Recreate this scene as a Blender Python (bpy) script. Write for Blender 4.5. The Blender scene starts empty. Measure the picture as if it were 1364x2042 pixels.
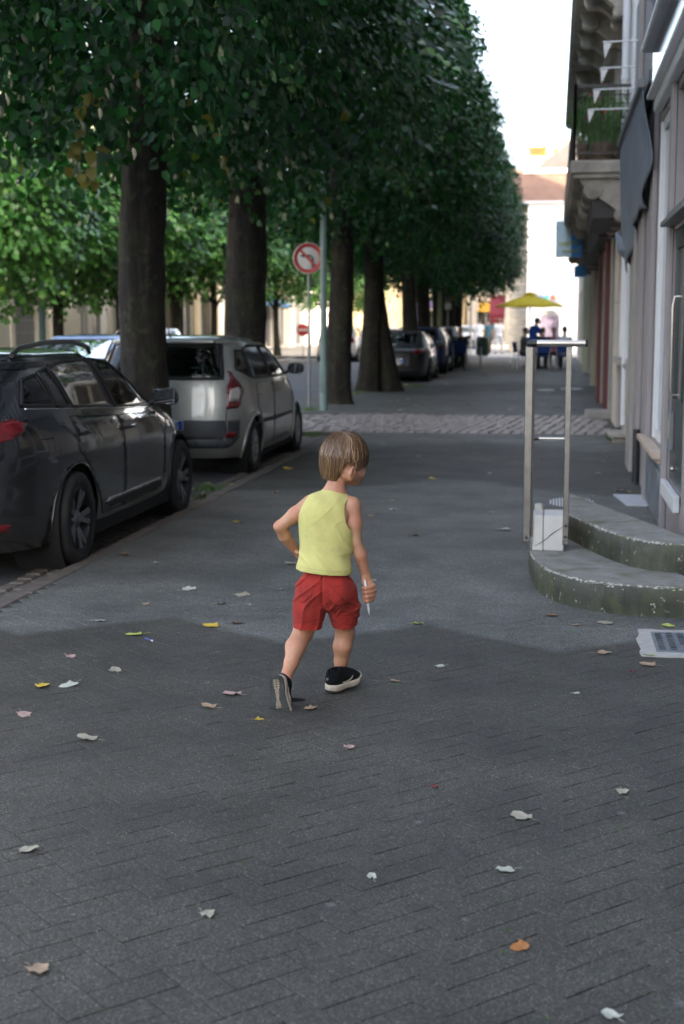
import bpy, bmesh, math, random
import numpy as np
from mathutils import Vector, Matrix, noise as mnoise

R = math.radians
rng = random.Random(7)
nr = np.random.RandomState(7)
S = bpy.context.scene
COL = S.collection

# ------------------------------------------------------------------ camera, sky, sun, exposure
EYE = 1.58
FPX = 2836.0
PITCH = math.atan(373/FPX)
YAW = math.atan(422*math.cos(PITCH)/FPX)
camd = bpy.data.cameras.new('camera'); cam = bpy.data.objects.new('camera', camd); COL.objects.link(cam)
cam.location = (0, 0, EYE)
cam.rotation_euler = (math.pi/2-PITCH, 0, YAW)
camd.sensor_fit = 'VERTICAL'; camd.sensor_height = 36.0; camd.sensor_width = 24.0
camd.lens = 36.0*FPX/2042.0
camd.clip_end = 2000
camd.dof.use_dof = True
camd.dof.focus_distance = 5.75
camd.dof.aperture_fstop = 3.2
camd.dof.aperture_blades = 9
S.camera = cam

SUN_EL, SUN_AZ = 21.5, 44.0           # sun behind the camera, over the right-hand roofs
world = bpy.data.worlds.new('World'); S.world = world; world.use_nodes = True
wn = world.node_tree; wn.nodes.clear()
sky = wn.nodes.new('ShaderNodeTexSky'); sky.sky_type = 'NISHITA'; sky.sun_disc = False
sky.sun_elevation = R(SUN_EL); sky.sun_rotation = R(180-SUN_AZ)
sky.air_density = .8; sky.dust_density = 5.0; sky.ozone_density = .5
bg = wn.nodes.new('ShaderNodeBackground'); bg.inputs['Strength'].default_value = 0.15
wo = wn.nodes.new('ShaderNodeOutputWorld')
hs = wn.nodes.new('ShaderNodeHueSaturation'); hs.inputs['Saturation'].default_value = .70   # sky desaturated against the blue cast, in place of white balance
wn.links.new(sky.outputs[0], hs.inputs['Color']); wn.links.new(hs.outputs[0], bg.inputs['Color']); wn.links.new(bg.outputs[0], wo.inputs['Surface'])
sd = bpy.data.lights.new('sun', 'SUN'); sd.energy = 3.0; sd.angle = R(0.53); sd.color = (1.0, .80, .56)
sun = bpy.data.objects.new('sun', sd); COL.objects.link(sun)
sdir = Vector((math.sin(R(SUN_AZ))*math.cos(R(SUN_EL)), -math.cos(R(SUN_AZ))*math.cos(R(SUN_EL)), math.sin(R(SUN_EL))))
sun.rotation_euler = sdir.to_track_quat('Z', 'Y').to_euler()
S.view_settings.view_transform = 'Standard'; S.view_settings.look = 'None'
S.view_settings.exposure = 3.2; S.view_settings.gamma = 1.0
try: S.view_settings.use_curve_mapping = False
except Exception: pass
S.cycles.use_denoising = True
S.cycles.max_bounces = 8; S.cycles.transparent_max_bounces = 16; S.cycles.glossy_bounces = 4
S.cycles.caustics_reflective = False; S.cycles.caustics_refractive = False
S.cycles.sample_clamp_indirect = 6.0

# where a sight line of the survey photograph meets a real plane (used to measure positions)
_fw = np.array([-math.sin(YAW)*math.cos(PITCH), math.cos(YAW)*math.cos(PITCH), -math.sin(PITCH)])
_rt = np.array([math.cos(YAW), math.sin(YAW), 0.0]); _up = np.cross(_rt, _fw); _C = np.array([0, 0, EYE])
def _ray(x, y): return _fw*FPX+_rt*(x-682)-_up*(y-1021)
def at_z(x, y, z=0.0): r = _ray(x, y); return _C+r*((z-EYE)/r[2])
def at_x(x, y, X): r = _ray(x, y); return _C+r*(X/r[0])
def at_y(x, y, Y): r = _ray(x, y); return _C+r*(Y/r[1])
def V3(p): return Vector((float(p[0]), float(p[1]), float(p[2])))

# ------------------------------------------------------------------ helpers: objects
def tag(o, label=None, cat=None, group=None, kind=None):
    if label: o['label'] = label
    if cat: o['category'] = cat
    if group: o['group'] = group
    if kind: o['kind'] = kind
    return o
def thing(name, label, cat, loc=(0, 0, 0), rz=0.0, group=None):
    o = bpy.data.objects.new(name, None); COL.objects.link(o); o.empty_display_size = .1
    o.location = loc; o.rotation_euler = (0, 0, rz)
    return tag(o, label, cat, group)
def link(name, me, parent=None):
    o = bpy.data.objects.new(name, me); COL.objects.link(o)
    if parent is not None: o.parent = parent
    return o
def kids(o, table={}):
    return [c for c in o.children]
def copy_tree(o, parent=None):
    c = o.copy(); COL.objects.link(c)
    if parent is not None: c.parent = parent
    for ch in kids(o): copy_tree(ch, c)
    return c
def fast_mesh(name, V, F, mats, smooth=False, midx=None):
    V = np.asarray(V, np.float32); F = np.asarray(F, np.int32)
    me = bpy.data.meshes.new(name); n, k = F.shape
    me.vertices.add(len(V)); me.vertices.foreach_set('co', V.ravel())
    me.loops.add(n*k); me.loops.foreach_set('vertex_index', F.ravel())
    me.polygons.add(n); me.polygons.foreach_set('loop_start', np.arange(0, n*k, k, dtype=np.int32))
    try: me.polygons.foreach_set('loop_total', np.full(n, k, np.int32))
    except Exception: pass
    if smooth: me.polygons.foreach_set('use_smooth', np.ones(n, bool))
    for m in (mats if isinstance(mats, (list, tuple)) else [mats]): me.materials.append(m)
    if midx is not None: me.polygons.foreach_set('material_index', np.asarray(midx, np.int32))
    me.update(calc_edges=True); me.validate()
    return me

class MB:
    """collects simple solids; build() links them as ONE mesh object"""
    def __init__(s): s.v = []; s.f = []; s.m = []; s.s = []; s.mi = 0; s.sm = False
    def _add(s, vs, fs, smooth=None):
        b = len(s.v); s.v += [tuple(map(float, v)) for v in vs]
        for f in fs: s.f.append(tuple(b+i for i in f)); s.m.append(s.mi); s.s.append(s.sm if smooth is None else smooth)
        return s
    def mat(s, i): s.mi = i; return s
    def box(s, x0, x1, y0, y1, z0, z1, bev=0.0, M=None):
        if bev <= 0:
            vs = [(x, y, z) for x in (x0, x1) for y in (y0, y1) for z in (z0, z1)]
            fs = [(0, 1, 3, 2), (4, 6, 7, 5), (0, 4, 5, 1), (2, 3, 7, 6), (0, 2, 6, 4), (1, 5, 7, 3)]
        else:
            b = min(bev, (x1-x0)*.45, (y1-y0)*.45, (z1-z0)*.45)
            c = ((x0+x1)/2, (y0+y1)/2, (z0+z1)/2); h = ((x1-x0)/2, (y1-y0)/2, (z1-z0)/2)
            vs = []; idx = {}
            for sx in (-1, 1):
                for sy in (-1, 1):
                    for sz in (-1, 1):
                        for a in range(3):
                            p = [sx*(h[0]-b), sy*(h[1]-b), sz*(h[2]-b)]
                            p[a] = (sx, sy, sz)[a]*h[a]
                            idx[(sx, sy, sz, a)] = len(vs); vs.append((c[0]+p[0], c[1]+p[1], c[2]+p[2]))
            fs = []
            q = [(-1, -1), (1, -1), (1, 1), (-1, 1)]
            for a in range(3):
                o1, o2 = [(1, 2), (2, 0), (0, 1)][a]
                for sg in (-1, 1):
                    L = []
                    for (p1, p2) in q:
                        k = [0, 0, 0]; k[a] = sg; k[o1] = p1; k[o2] = p2; L.append(idx[(*k, a)])
                    fs.append(tuple(L if sg > 0 else L[::-1]))
            for a in range(3):
                o1, o2 = [(1, 2), (2, 0), (0, 1)][a]
                for p1 in (-1, 1):
                    for p2 in (-1, 1):
                        k0 = [0, 0, 0]; k1 = [0, 0, 0]; k0[a] = -1; k1[a] = 1
                        for k in (k0, k1): k[o1] = p1; k[o2] = p2
                        L = [idx[(*k0, o1)], idx[(*k1, o1)], idx[(*k1, o2)], idx[(*k0, o2)]]
                        fs.append(tuple(L if p1*p2 < 0 else L[::-1]))
            for sx in (-1, 1):
                for sy in (-1, 1):
                    for sz in (-1, 1):
                        L = [idx[(sx, sy, sz, a)] for a in range(3)]
                        fs.append(tuple(L if sx*sy*sz > 0 else L[::-1]))
        if M is not None: vs = [M @ Vector(v) for v in vs]
        return s._add(vs, fs)
    def bar(s, a, b, w, h=None, bev=0.0, up=(0, 0, 1)):
        a = Vector(a); b = Vector(b); d = b-a; L = d.length; d.normalize(); u = Vector(up)
        if abs(d.dot(u)) > .98: u = Vector((0, 1, 0))
        x = d.cross(u).normalized(); z = x.cross(d); h = h or w
        M = Matrix((( x.x, d.x, z.x, a.x), (x.y, d.y, z.y, a.y), (x.z, d.z, z.z, a.z), (0, 0, 0, 1)))
        return s.box(-w/2, w/2, 0, L, -h/2, h/2, bev, M)
    def tube(s, pts, r, n=10, cap=True, smooth=True):
        pts = [Vector(p) for p in pts]; k = len(pts)
        rs = list(r) if isinstance(r, (list, tuple)) else [r]*k
        vs = []; up = Vector((0.137, .31, 1)).normalized(); x = None
        for i, p in enumerate(pts):
            t = (pts[min(i+1, k-1)]-pts[max(i-1, 0)]).normalized()
            if x is None:
                x = t.cross(up)
                if x.length < .2: x = t.cross(Vector((1, 0, 0)))
            x = (x-t*x.dot(t)).normalized(); y = t.cross(x)
            for j in range(n):
                a = 2*math.pi*j/n; vs.append(p+(x*math.cos(a)+y*math.sin(a))*rs[i])
        fs = [(i*n+j, i*n+(j+1) % n, (i+1)*n+(j+1) % n, (i+1)*n+j) for i in range(k-1) for j in range(n)]
        s._add(vs, fs, smooth)
        if cap: s._add(vs[:n], [tuple(range(n))[::-1]], False); s._add(vs[-n:], [tuple(range(n))], False)
        return s
    def lathe(s, prof, n=24, M=None, smooth=True, closed=False):
        """prof: (r, z) round local z"""
        vs = [(r*math.cos(2*math.pi*j/n), r*math.sin(2*math.pi*j/n), z) for r, z in prof for j in range(n)]
        k = len(prof)
        fs = [(i*n+j, i*n+(j+1) % n, (i+1)*n+(j+1) % n, (i+1)*n+j) for i in range(k-1) for j in range(n)]
        if M is not None: vs = [M @ Vector(v) for v in vs]
        return s._add(vs, fs, smooth)
    def prism(s, poly, z0, z1, M=None, axis='z', smooth=False):
        """polygon (u, v) extruded; axis x: (y, z) polygon, axis y: (x, z)"""
        def P(u, v, w):
            return {'z': (u, v, w), 'x': (w, u, v), 'y': (u, w, v)}[axis]
        n = len(poly); vs = [P(u, v, z0) for u, v in poly]+[P(u, v, z1) for u, v in poly]
        A = sum(poly[i][0]*poly[(i+1) % n][1]-poly[(i+1) % n][0]*poly[i][1] for i in range(n))
        fl = (A < 0) ^ (axis == 'y') ^ (z1 < z0)
        fs = [(i, (i+1) % n, n+(i+1) % n, n+i) for i in range(n)]+[tuple(range(n))[::-1], tuple(range(n, 2*n))]
        if fl: fs = [f[::-1] for f in fs]
        if M is not None: vs = [M @ Vector(v) for v in vs]
        return s._add(vs, fs, smooth)
    def quad(s, a, b, c, d): return s._add([a, b, c, d], [(0, 1, 2, 3)])
    def sphere(s, c, r, n=10, k=7, sc=(1, 1, 1)):
        vs = [(c[0]+r*sc[0]*math.sin(math.pi*i/k)*math.cos(2*math.pi*j/n), c[1]+r*sc[1]*math.sin(math.pi*i/k)*math.sin(2*math.pi*j/n),
               c[2]+r*sc[2]*math.cos(math.pi*i/k)) for i in range(k+1) for j in range(n)]
        fs = [(i*n+j, (i+1)*n+j, (i+1)*n+(j+1) % n, i*n+(j+1) % n) for i in range(k) for j in range(n)]
        return s._add(vs, fs, True)
    def mesh(s, name, mats):
        me = bpy.data.meshes.new(name); me.from_pydata(s.v, [], s.f)
        for m in (mats if isinstance(mats, (list, tuple)) else [mats]): me.materials.append(m)
        me.polygons.foreach_set('material_index', s.m); me.polygons.foreach_set('use_smooth', s.s)
        me.update(); return me
    def build(s, name, mats, parent=None): return link(name, s.mesh(name, mats), parent)

# ------------------------------------------------------------------ helpers: materials
def newmat(name):
    m = bpy.data.materials.new(name); m.use_nodes = True; nt = m.node_tree
    return m, nt, nt.nodes['Principled BSDF'], nt.nodes['Material Output']
def N(nt, t, **kw):
    n = nt.nodes.new(t)
    for k, v in kw.items():
        if k.startswith('_'): setattr(n, k[1:], v)
        else:
            key = int(k[1:]) if k[0] == 'i' and k[1:].isdigit() else k
            n.inputs[key].default_value = v
    return n
def noise_tex(nt, vec, scale, detail=4, rough=.6):
    n = N(nt, 'ShaderNodeTexNoise'); n.inputs['Scale'].default_value = scale; n.inputs['Detail'].default_value = detail
    n.inputs['Roughness'].default_value = rough; nt.links.new(vec, n.inputs['Vector']); return n
def ramp(nt, src, stops):
    r = N(nt, 'ShaderNodeValToRGB'); e = r.color_ramp.elements
    while len(e) < len(stops): e.new(.5)
    for el, (p, c) in zip(e, stops):
        el.position = p; el.color = (c if isinstance(c, tuple) else (c, c, c))+(1,)
    nt.links.new(src, r.inputs[0]); return r
def mixc(nt, fac, a, b, mode='MIX'):
    n = N(nt, 'ShaderNodeMix'); n.data_type = 'RGBA'; n.blend_type = mode
    for s, k in ((fac, 0), (a, 6), (b, 7)):
        if hasattr(s, 'links') or isinstance(s, bpy.types.NodeSocket): nt.links.new(s, n.inputs[k])
        elif k == 0: n.inputs[0].default_value = s
        else: n.inputs[k].default_value = tuple(s)+(1,)
    return n.outputs[2]
def coords(nt, world_space=True):
    if world_space: return N(nt, 'ShaderNodeNewGeometry').outputs['Position']
    return N(nt, 'ShaderNodeTexCoord').outputs['Object']
def bump(nt, p, h, strength=.3, dist=.01):
    b = N(nt, 'ShaderNodeBump'); b.inputs['Strength'].default_value = strength; b.inputs['Distance'].default_value = dist
    nt.links.new(h, b.inputs['Height']); nt.links.new(b.outputs[0], p.inputs['Normal']); return b
MATS = {}
def M_(name, col, rough=.6, var=.15, scale=6.0, bmp=.15, bscale=60.0, metal=0.0, spec=.5, dirt=None, dirtamt=.4, coat=0.0, space=False, emit=None, bdist=.004):
    """plain paint / stone / metal with two scales of colour variation, fine relief and optional dirt"""
    if name in MATS: return MATS[name]
    m, nt, p, o = newmat(name)
    c = coords(nt, space)
    n1 = noise_tex(nt, c, scale, 5, .6)
    lo = tuple(x*(1-var) for x in col); hi = tuple(min(1, x*(1+var)) for x in col)
    r = ramp(nt, n1.outputs[0], [(.3, lo), (.7, hi)])
    out = r.outputs[0]
    if dirt:
        n2 = noise_tex(nt, c, scale*.37+.3, 6, .7)
        f = ramp(nt, n2.outputs[0], [(.5, 0.0), (.72, dirtamt)])
        out = mixc(nt, f.outputs[0], out, dirt)
    nt.links.new(out, p.inputs['Base Color'])
    p.inputs['Roughness'].default_value = rough; p.inputs['Metallic'].default_value = metal
    p.inputs['Specular IOR Level'].default_value = spec; p.inputs['Coat Weight'].default_value = coat
    p.inputs['Coat Roughness'].default_value = .04
    if bmp:
        n3 = noise_tex(nt, c, bscale, 4, .6); bump(nt, p, n3.outputs[0], bmp, bdist)
    if emit:
        p.inputs['Emission Color'].default_value = tuple(col)+(1,); p.inputs['Emission Strength'].default_value = emit
    MATS[name] = m; return m
def glass_mat(name, tint=(.55, .62, .6), refl=1.0, rough=.02):
    if name in MATS: return MATS[name]
    m, nt, p, o = newmat(name); nt.nodes.remove(p)
    t = N(nt, 'ShaderNodeBsdfTransparent'); t.inputs[0].default_value = tint+(1,)
    g = N(nt, 'ShaderNodeBsdfGlossy'); g.inputs['Roughness'].default_value = rough; g.inputs['Color'].default_value = (refl, refl, refl, 1)
    fr = N(nt, 'ShaderNodeFresnel'); fr.inputs['IOR'].default_value = 1.55
    mx = N(nt, 'ShaderNodeMixShader')
    nt.links.new(fr.outputs[0], mx.inputs[0]); nt.links.new(t.outputs[0], mx.inputs[1]); nt.links.new(g.outputs[0], mx.inputs[2])
    nt.links.new(mx.outputs[0], o.inputs['Surface']); MATS[name] = m; return m
def dark_glass(name, col=(.02, .022, .02)):
    if name in MATS: return MATS[name]
    m, nt, p, o = newmat(name); c = coords(nt)
    n = noise_tex(nt, c, 3, 2); r = ramp(nt, n.outputs[0], [(.3, tuple(x*.7 for x in col)), (.7, tuple(x*1.3 for x in col))])
    nt.links.new(r.outputs[0], p.inputs['Base Color']); p.inputs['Roughness'].default_value = .03; p.inputs['Specular IOR Level'].default_value = .8
    n2 = noise_tex(nt, c, 1.6, 1); bump(nt, p, n2.outputs[0], .05, .01)
    MATS[name] = m; return m

def gz(y):
    """the pavement climbs a little towards the far end"""
    t = min(1.0, max(0.0, (y-20)/26.0)); return .13*t*t*(3-2*t)
# ================================================================== GROUND
KERB_X = -3.03
LZ = -.045      # parking lane level: the kerb is worn almost flush
def attr_hash(nt):   # per-object random
    return N(nt, 'ShaderNodeObjectInfo').outputs['Random']

def paving_material(name, joints):
    m, nt, p, o = newmat(name); c = coords(nt); L = nt.links
    sep = N(nt, 'ShaderNodeSeparateXYZ'); L.new(c, sep.inputs[0])
    # colour areas of the paving: brown pavers near, grey band, brown band, grey again (edges zigzag with the laying pattern)
    def math_(op, a, b=None, c_=None):
        n = N(nt, 'ShaderNodeMath', _operation=op)
        for i, s in enumerate((a, b, c_)):
            if s is None: continue
            if isinstance(s, (int, float)): n.inputs[i].default_value = s
            else: L.new(s, n.inputs[i])
        return n.outputs[0]
    X, Y = sep.outputs[0], sep.outputs[1]
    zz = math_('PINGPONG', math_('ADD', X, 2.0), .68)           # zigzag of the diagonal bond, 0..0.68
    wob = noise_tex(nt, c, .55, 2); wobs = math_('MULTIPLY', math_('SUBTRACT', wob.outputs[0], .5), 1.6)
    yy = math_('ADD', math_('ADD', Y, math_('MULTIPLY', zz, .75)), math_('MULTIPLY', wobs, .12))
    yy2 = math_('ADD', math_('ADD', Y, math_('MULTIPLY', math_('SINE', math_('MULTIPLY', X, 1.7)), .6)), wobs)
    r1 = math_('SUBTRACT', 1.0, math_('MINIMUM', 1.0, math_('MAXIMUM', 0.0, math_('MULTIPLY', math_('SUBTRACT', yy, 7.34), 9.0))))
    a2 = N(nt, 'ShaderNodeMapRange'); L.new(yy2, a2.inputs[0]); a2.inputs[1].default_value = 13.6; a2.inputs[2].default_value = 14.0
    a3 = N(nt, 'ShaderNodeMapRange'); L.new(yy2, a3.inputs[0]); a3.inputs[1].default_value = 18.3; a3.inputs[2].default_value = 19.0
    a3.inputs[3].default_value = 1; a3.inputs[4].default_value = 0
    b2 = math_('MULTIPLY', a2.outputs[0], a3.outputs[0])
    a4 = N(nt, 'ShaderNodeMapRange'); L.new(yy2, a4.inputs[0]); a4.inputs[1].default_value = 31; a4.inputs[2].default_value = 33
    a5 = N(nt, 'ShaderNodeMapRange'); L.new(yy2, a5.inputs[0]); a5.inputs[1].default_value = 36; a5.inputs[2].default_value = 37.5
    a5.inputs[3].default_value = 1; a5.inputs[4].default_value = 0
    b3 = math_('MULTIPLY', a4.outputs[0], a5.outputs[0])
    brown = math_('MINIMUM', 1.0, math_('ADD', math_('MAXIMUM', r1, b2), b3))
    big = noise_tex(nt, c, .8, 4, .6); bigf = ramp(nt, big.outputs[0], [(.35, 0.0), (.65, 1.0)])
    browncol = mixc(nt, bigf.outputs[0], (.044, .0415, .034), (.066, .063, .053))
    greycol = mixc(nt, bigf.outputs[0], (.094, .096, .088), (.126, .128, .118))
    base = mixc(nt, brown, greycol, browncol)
    # exposed aggregate: pale, dark and ochre chips
    v = N(nt, 'ShaderNodeTexVoronoi'); v.inputs['Scale'].default_value = 250; L.new(c, v.inputs['Vector'])
    vb = N(nt, 'ShaderNodeRGBToBW'); L.new(v.outputs['Color'], vb.inputs[0])
    chip = ramp(nt, vb.outputs[0], [(.0, (.30, .30, .30)), (.35, (.75, .75, .75)), (.62, (1.15, 1.15, 1.16)), (.80, (1.9, 1.87, 1.8)), (.90, (3.8, 3.7, 3.5))])
    base = mixc(nt, .85, base, chip.outputs[0], 'MULTIPLY')
    n2 = noise_tex(nt, c, 60, 3, .7); g2 = ramp(nt, n2.outputs[0], [(.3, (.72, .72, .73)), (.7, (1.28, 1.27, 1.25))])
    base = mixc(nt, .8, base, g2.outputs[0], 'MULTIPLY')
    # worn / damp patches
    n3 = noise_tex(nt, c, 1.9, 5, .65); g3 = ramp(nt, n3.outputs[0], [(.36, (.66, .65, .66)), (.60, (1.12, 1.12, 1.12))])
    base = mixc(nt, .8, base, g3.outputs[0], 'MULTIPLY')
    # pale specks (chewing gum, dried drops)
    vg = N(nt, 'ShaderNodeTexVoronoi'); vg.inputs['Scale'].default_value = 3.4; L.new(c, vg.inputs['Vector'])
    sp = ramp(nt, vg.outputs['Distance'], [(.0, .40), (.040, .30), (.060, 0.0)])
    base = mixc(nt, sp.outputs[0], base, (.26, .26, .25))
    if joints:   # beyond the modelled pavers: faint diagonal joints
        rot = N(nt, 'ShaderNodeMapping'); rot.inputs['Rotation'].default_value = (0, 0, R(45)); L.new(c, rot.inputs[0])
        br = N(nt, 'ShaderNodeTexBrick'); br.inputs['Scale'].default_value = 1.0; br.inputs['Brick Width'].default_value = .2; br.inputs['Row Height'].default_value = .1
        br.inputs['Mortar Size'].default_value = .003; L.new(rot.outputs[0], br.inputs['Vector'])
        jn = noise_tex(nt, c, 1.5, 3); jr = ramp(nt, jn.outputs[0], [(.35, .15), (.65, .7)])
        base = mixc(nt, math_('MULTIPLY', br.outputs['Fac'], jr.outputs[0]), base, (.035, .04, .025))
    L.new(base, p.inputs['Base Color']); p.inputs['Roughness'].default_value = .72; p.inputs['Specular IOR Level'].default_value = .45
    n4 = noise_tex(nt, c, 220, 3, .7)
    hh = math_('ADD', math_('MULTIPLY', vb.outputs[0], .5), n4.outputs[0]); bump(nt, p, hh, .55, .003)
    return m
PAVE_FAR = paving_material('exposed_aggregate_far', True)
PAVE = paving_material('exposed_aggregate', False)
JOINT = M_('mossy_joint', (.042, .043, .030), .95, .4, 14, .5, 90, dirt=(.06, .11, .02), dirtamt=.9, space=True)
ASPH = M_('lane_asphalt', (.05, .05, .052), .85, .25, 3, .6, 130, dirt=(.10, .09, .075), dirtamt=.6, space=True)
ROAD = M_('road_asphalt', (.085, .085, .088), .75, .2, .8, .5, 90, dirt=(.06, .06, .06), dirtamt=.4, space=True)
KERBM = M_('kerb_granite', (.125, .105, .09), .8, .3, 9, .4, 120, dirt=(.08, .09, .05), dirtamt=.6, space=True)
COBM = M_('cobble_granite', (.32, .285, .265), .65, .3, 3.2, .45, 60, dirt=(.22, .19, .16), dirtamt=.7, space=True)

def sheet(name, xs, ys, zf, mat, kind='structure'):
    V = [(x, y, zf(x, y)) for y in ys for x in xs]; nx = len(xs)
    F = [(j*nx+i, j*nx+i+1, (j+1)*nx+i+1, (j+1)*nx+i) for j in range(len(ys)-1) for i in range(nx-1)]
    o = link(name, fast_mesh(name, V, F, mat, True)); o['kind'] = kind; return o
# terrain to the horizon, below everything
sheet('ground', [-900, -60, 60, 900], [-300, -30, 120, 1500], lambda x, y: -.16, ROAD)
road = sheet('road', [-12.0, -8, -5.2], list(range(-24, 72, 6)), lambda x, y: -.10+gz(y), ROAD)
lane = sheet('parking_lane', [-5.199, -4.2, KERB_X-.12], [-24, -10]+[y for y in range(0, 21, 4)]+[20.9], lambda x, y: LZ+gz(y), ASPH)
lane2 = sheet('parking_lane', [-5.199, -4.2, KERB_X-.12], [35.9]+list(range(38, 67, 4)), lambda x, y: LZ+gz(y), ASPH)
farpave = sheet('opposite_pavement', [-17.0, -14, -12.15], list(range(-24, 72, 6)), lambda x, y: .02+gz(y), PAVE_FAR)
plaza = sheet('plaza', [-40, -20, -8, 0, 14], [66.0, 80, 100, 125], lambda x, y: gz(y)-.002, M_('plaza_stone', (.30, .28, .25), .8, .15, .7, .3, 30, space=True))
# pavement: bed sheet under the modelled pavers, plain sheet elsewhere
Y_CUT = 8.2
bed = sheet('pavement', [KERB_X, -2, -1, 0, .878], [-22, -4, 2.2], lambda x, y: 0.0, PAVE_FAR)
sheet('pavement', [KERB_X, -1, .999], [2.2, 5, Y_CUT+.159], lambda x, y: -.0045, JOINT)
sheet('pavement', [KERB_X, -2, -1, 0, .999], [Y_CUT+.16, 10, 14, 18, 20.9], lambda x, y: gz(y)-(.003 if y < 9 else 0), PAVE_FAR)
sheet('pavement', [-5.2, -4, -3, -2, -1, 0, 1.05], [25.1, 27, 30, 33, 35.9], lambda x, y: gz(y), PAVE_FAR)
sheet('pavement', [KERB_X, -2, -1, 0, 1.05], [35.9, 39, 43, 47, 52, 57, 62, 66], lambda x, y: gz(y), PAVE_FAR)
# herringbone pavers 0.2 x 0.1 laid at 45 degrees
def paver_mesh(bm_seed, L, W):
    r = random.Random(bm_seed); g = .0015; b = .0016
    mb = MB(); mb.box(-L/2+g, L/2-g, -W/2+g, W/2-g, -.03, 0, b)
    return mb
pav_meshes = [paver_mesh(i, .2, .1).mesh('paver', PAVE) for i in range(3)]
pv = []
u = .1
c45, s45 = math.cos(R(45)), math.sin(R(45))
for i in range(-140, 140):
    for j in range(-140, 140):
        k = (i-j) % 4           # herringbone: horizontal brick at k==0, vertical at k==2... on a 4-cycle
        if k == 0: cx, cy, rz = (i+1.0)*u, (j+.5)*u, 0
        elif k == 3: cx, cy, rz = (i+.5)*u, (j+1.0)*u, 90
        else: continue
        X = cx*c45-cy*s45-1.0; Y = cx*s45+cy*c45+5.0
        pv.append((X, Y, rz))
vis = []; rest = []
for (X, Y, rz) in pv:
    if not (2.3 < Y < Y_CUT+.28 and KERB_X+.0 < X < .86): continue
    px = 682+FPX*np.dot(np.array([X, Y, 0])-_C, _rt)/np.dot(np.array([X, Y, 0])-_C, _fw)
    (vis if (-20 < px < 1384 and Y > 2.9) else rest).append((X, Y, rz))
vis.sort(key=lambda t: t[1])
rest += vis[300:]; vis = vis[:300]
pavroot = link('pavement_paving', MB().box(-.01, .01, -.01, .01, -.02, -.015).mesh('bed_marker', JOINT)); pavroot['kind'] = 'structure'; pavroot.location = (-1, 5, 0)
def pz(X, Y):
    if Y > 8.1: return -.001
    return (mnoise.noise(Vector((X*1.3, Y*1.3, 3)))*.002+rng.uniform(-.0005, .0005))
for (X, Y, rz) in vis:
    o = link('paver', pav_meshes[rng.randrange(3)], pavroot)
    o.location = (X+1, Y-5, pz(X, Y)); o.rotation_euler = (rng.uniform(-.006, .006), rng.uniform(-.006, .006), R(rz+45))
mb = MB()
for (X, Y, rz) in rest:
    M = Matrix.Translation((X+1, Y-5, pz(X, Y))) @ Matrix.Rotation(R(rz+45), 4, 'Z') @ Matrix.Rotation(rng.uniform(-.004, .004), 4, 'X')
    mb.box(-.0988, .0988, -.0488, .0488, -.03, 0, .0012, M)
o = mb.build('paver', PAVE, pavroot); o['kind'] = 'stuff'
# tufts of moss and grass in the joints
MOSS = M_('moss_green', (.07, .16, .02), .9, .5, 40, 0, space=True)
mb = MB()
for _ in range(300):
    X = rng.uniform(-2.6, .8); Y = rng.choice([rng.uniform(3, 9), rng.uniform(5.5, 8)])
    if rng.random() < .45: X = rng.uniform(-.2, .8)
    # snap onto a joint line of the bond
    a = R(45) if rng.random() < .5 else R(-45)
    L = rng.uniform(.01, .035)
    for t in range(rng.randint(2, 5)):
        q = Vector((X+math.cos(a)*rng.uniform(-L, L), Y+math.sin(a)*rng.uniform(-L, L), .0)); w = rng.uniform(.001, .003); h = rng.uniform(.002, .006)
        mb._add([q+Vector((-w, 0, 0)), q+Vector((w, 0, 0)), q+Vector((rng.uniform(-w, w), rng.uniform(-w, w), h))], [(0, 1, 2)])
o = mb.build('moss', MOSS); tag(o, 'green moss tufts growing in the joints of the paving', 'moss', kind='stuff')

# kerb: stones one by one
kerb = link('kerb', MB().box(KERB_X-.119, KERB_X-.001, -22, 3.0, -.25, -.002, .01).mesh('kerb_back', KERBM)); kerb['kind'] = 'structure'
ks = [MB().box(-.06, .06, -.49, .49, -.25, .002, .012).mesh('kerb_stone', KERBM)]
def kerb_run(x, y0, y1, parent=kerb):
    n = int((y1-y0)/.99)
    for i in range(n):
        o = link('kerb_stone', ks[0], parent); y = y0+.5+i*.99
        o.location = (x+rng.uniform(-.006, .006), y, gz(y)+rng.uniform(-.004, .006)); o.rotation_euler = (rng.uniform(-.006, .006), rng.uniform(-.02, .02), rng.uniform(-.008, .008))
kerb_run(KERB_X-.06, 3.0, 20.9); kerb_run(KERB_X-.06, 36, 66)
mb = MB().box(-5.30, -5.201, 20.9, 36, -.25, .03, .01).box(-5.2, KERB_X-.12, 20.78, 20.9, -.25, .01, .01).box(-5.2, KERB_X-.12, 35.9, 36.0, -.25, .10, .01)
o = mb.build('kerb', KERBM); o['kind'] = 'structure'
mb = MB().box(-12.15, -12.0, -22, 72, -.3, .06, .02); o = mb.build('kerb', M_('kerb_pale', (.42, .38, .34), .8, .2, 4, .3, 80, space=True)); o['kind'] = 'structure'

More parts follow.
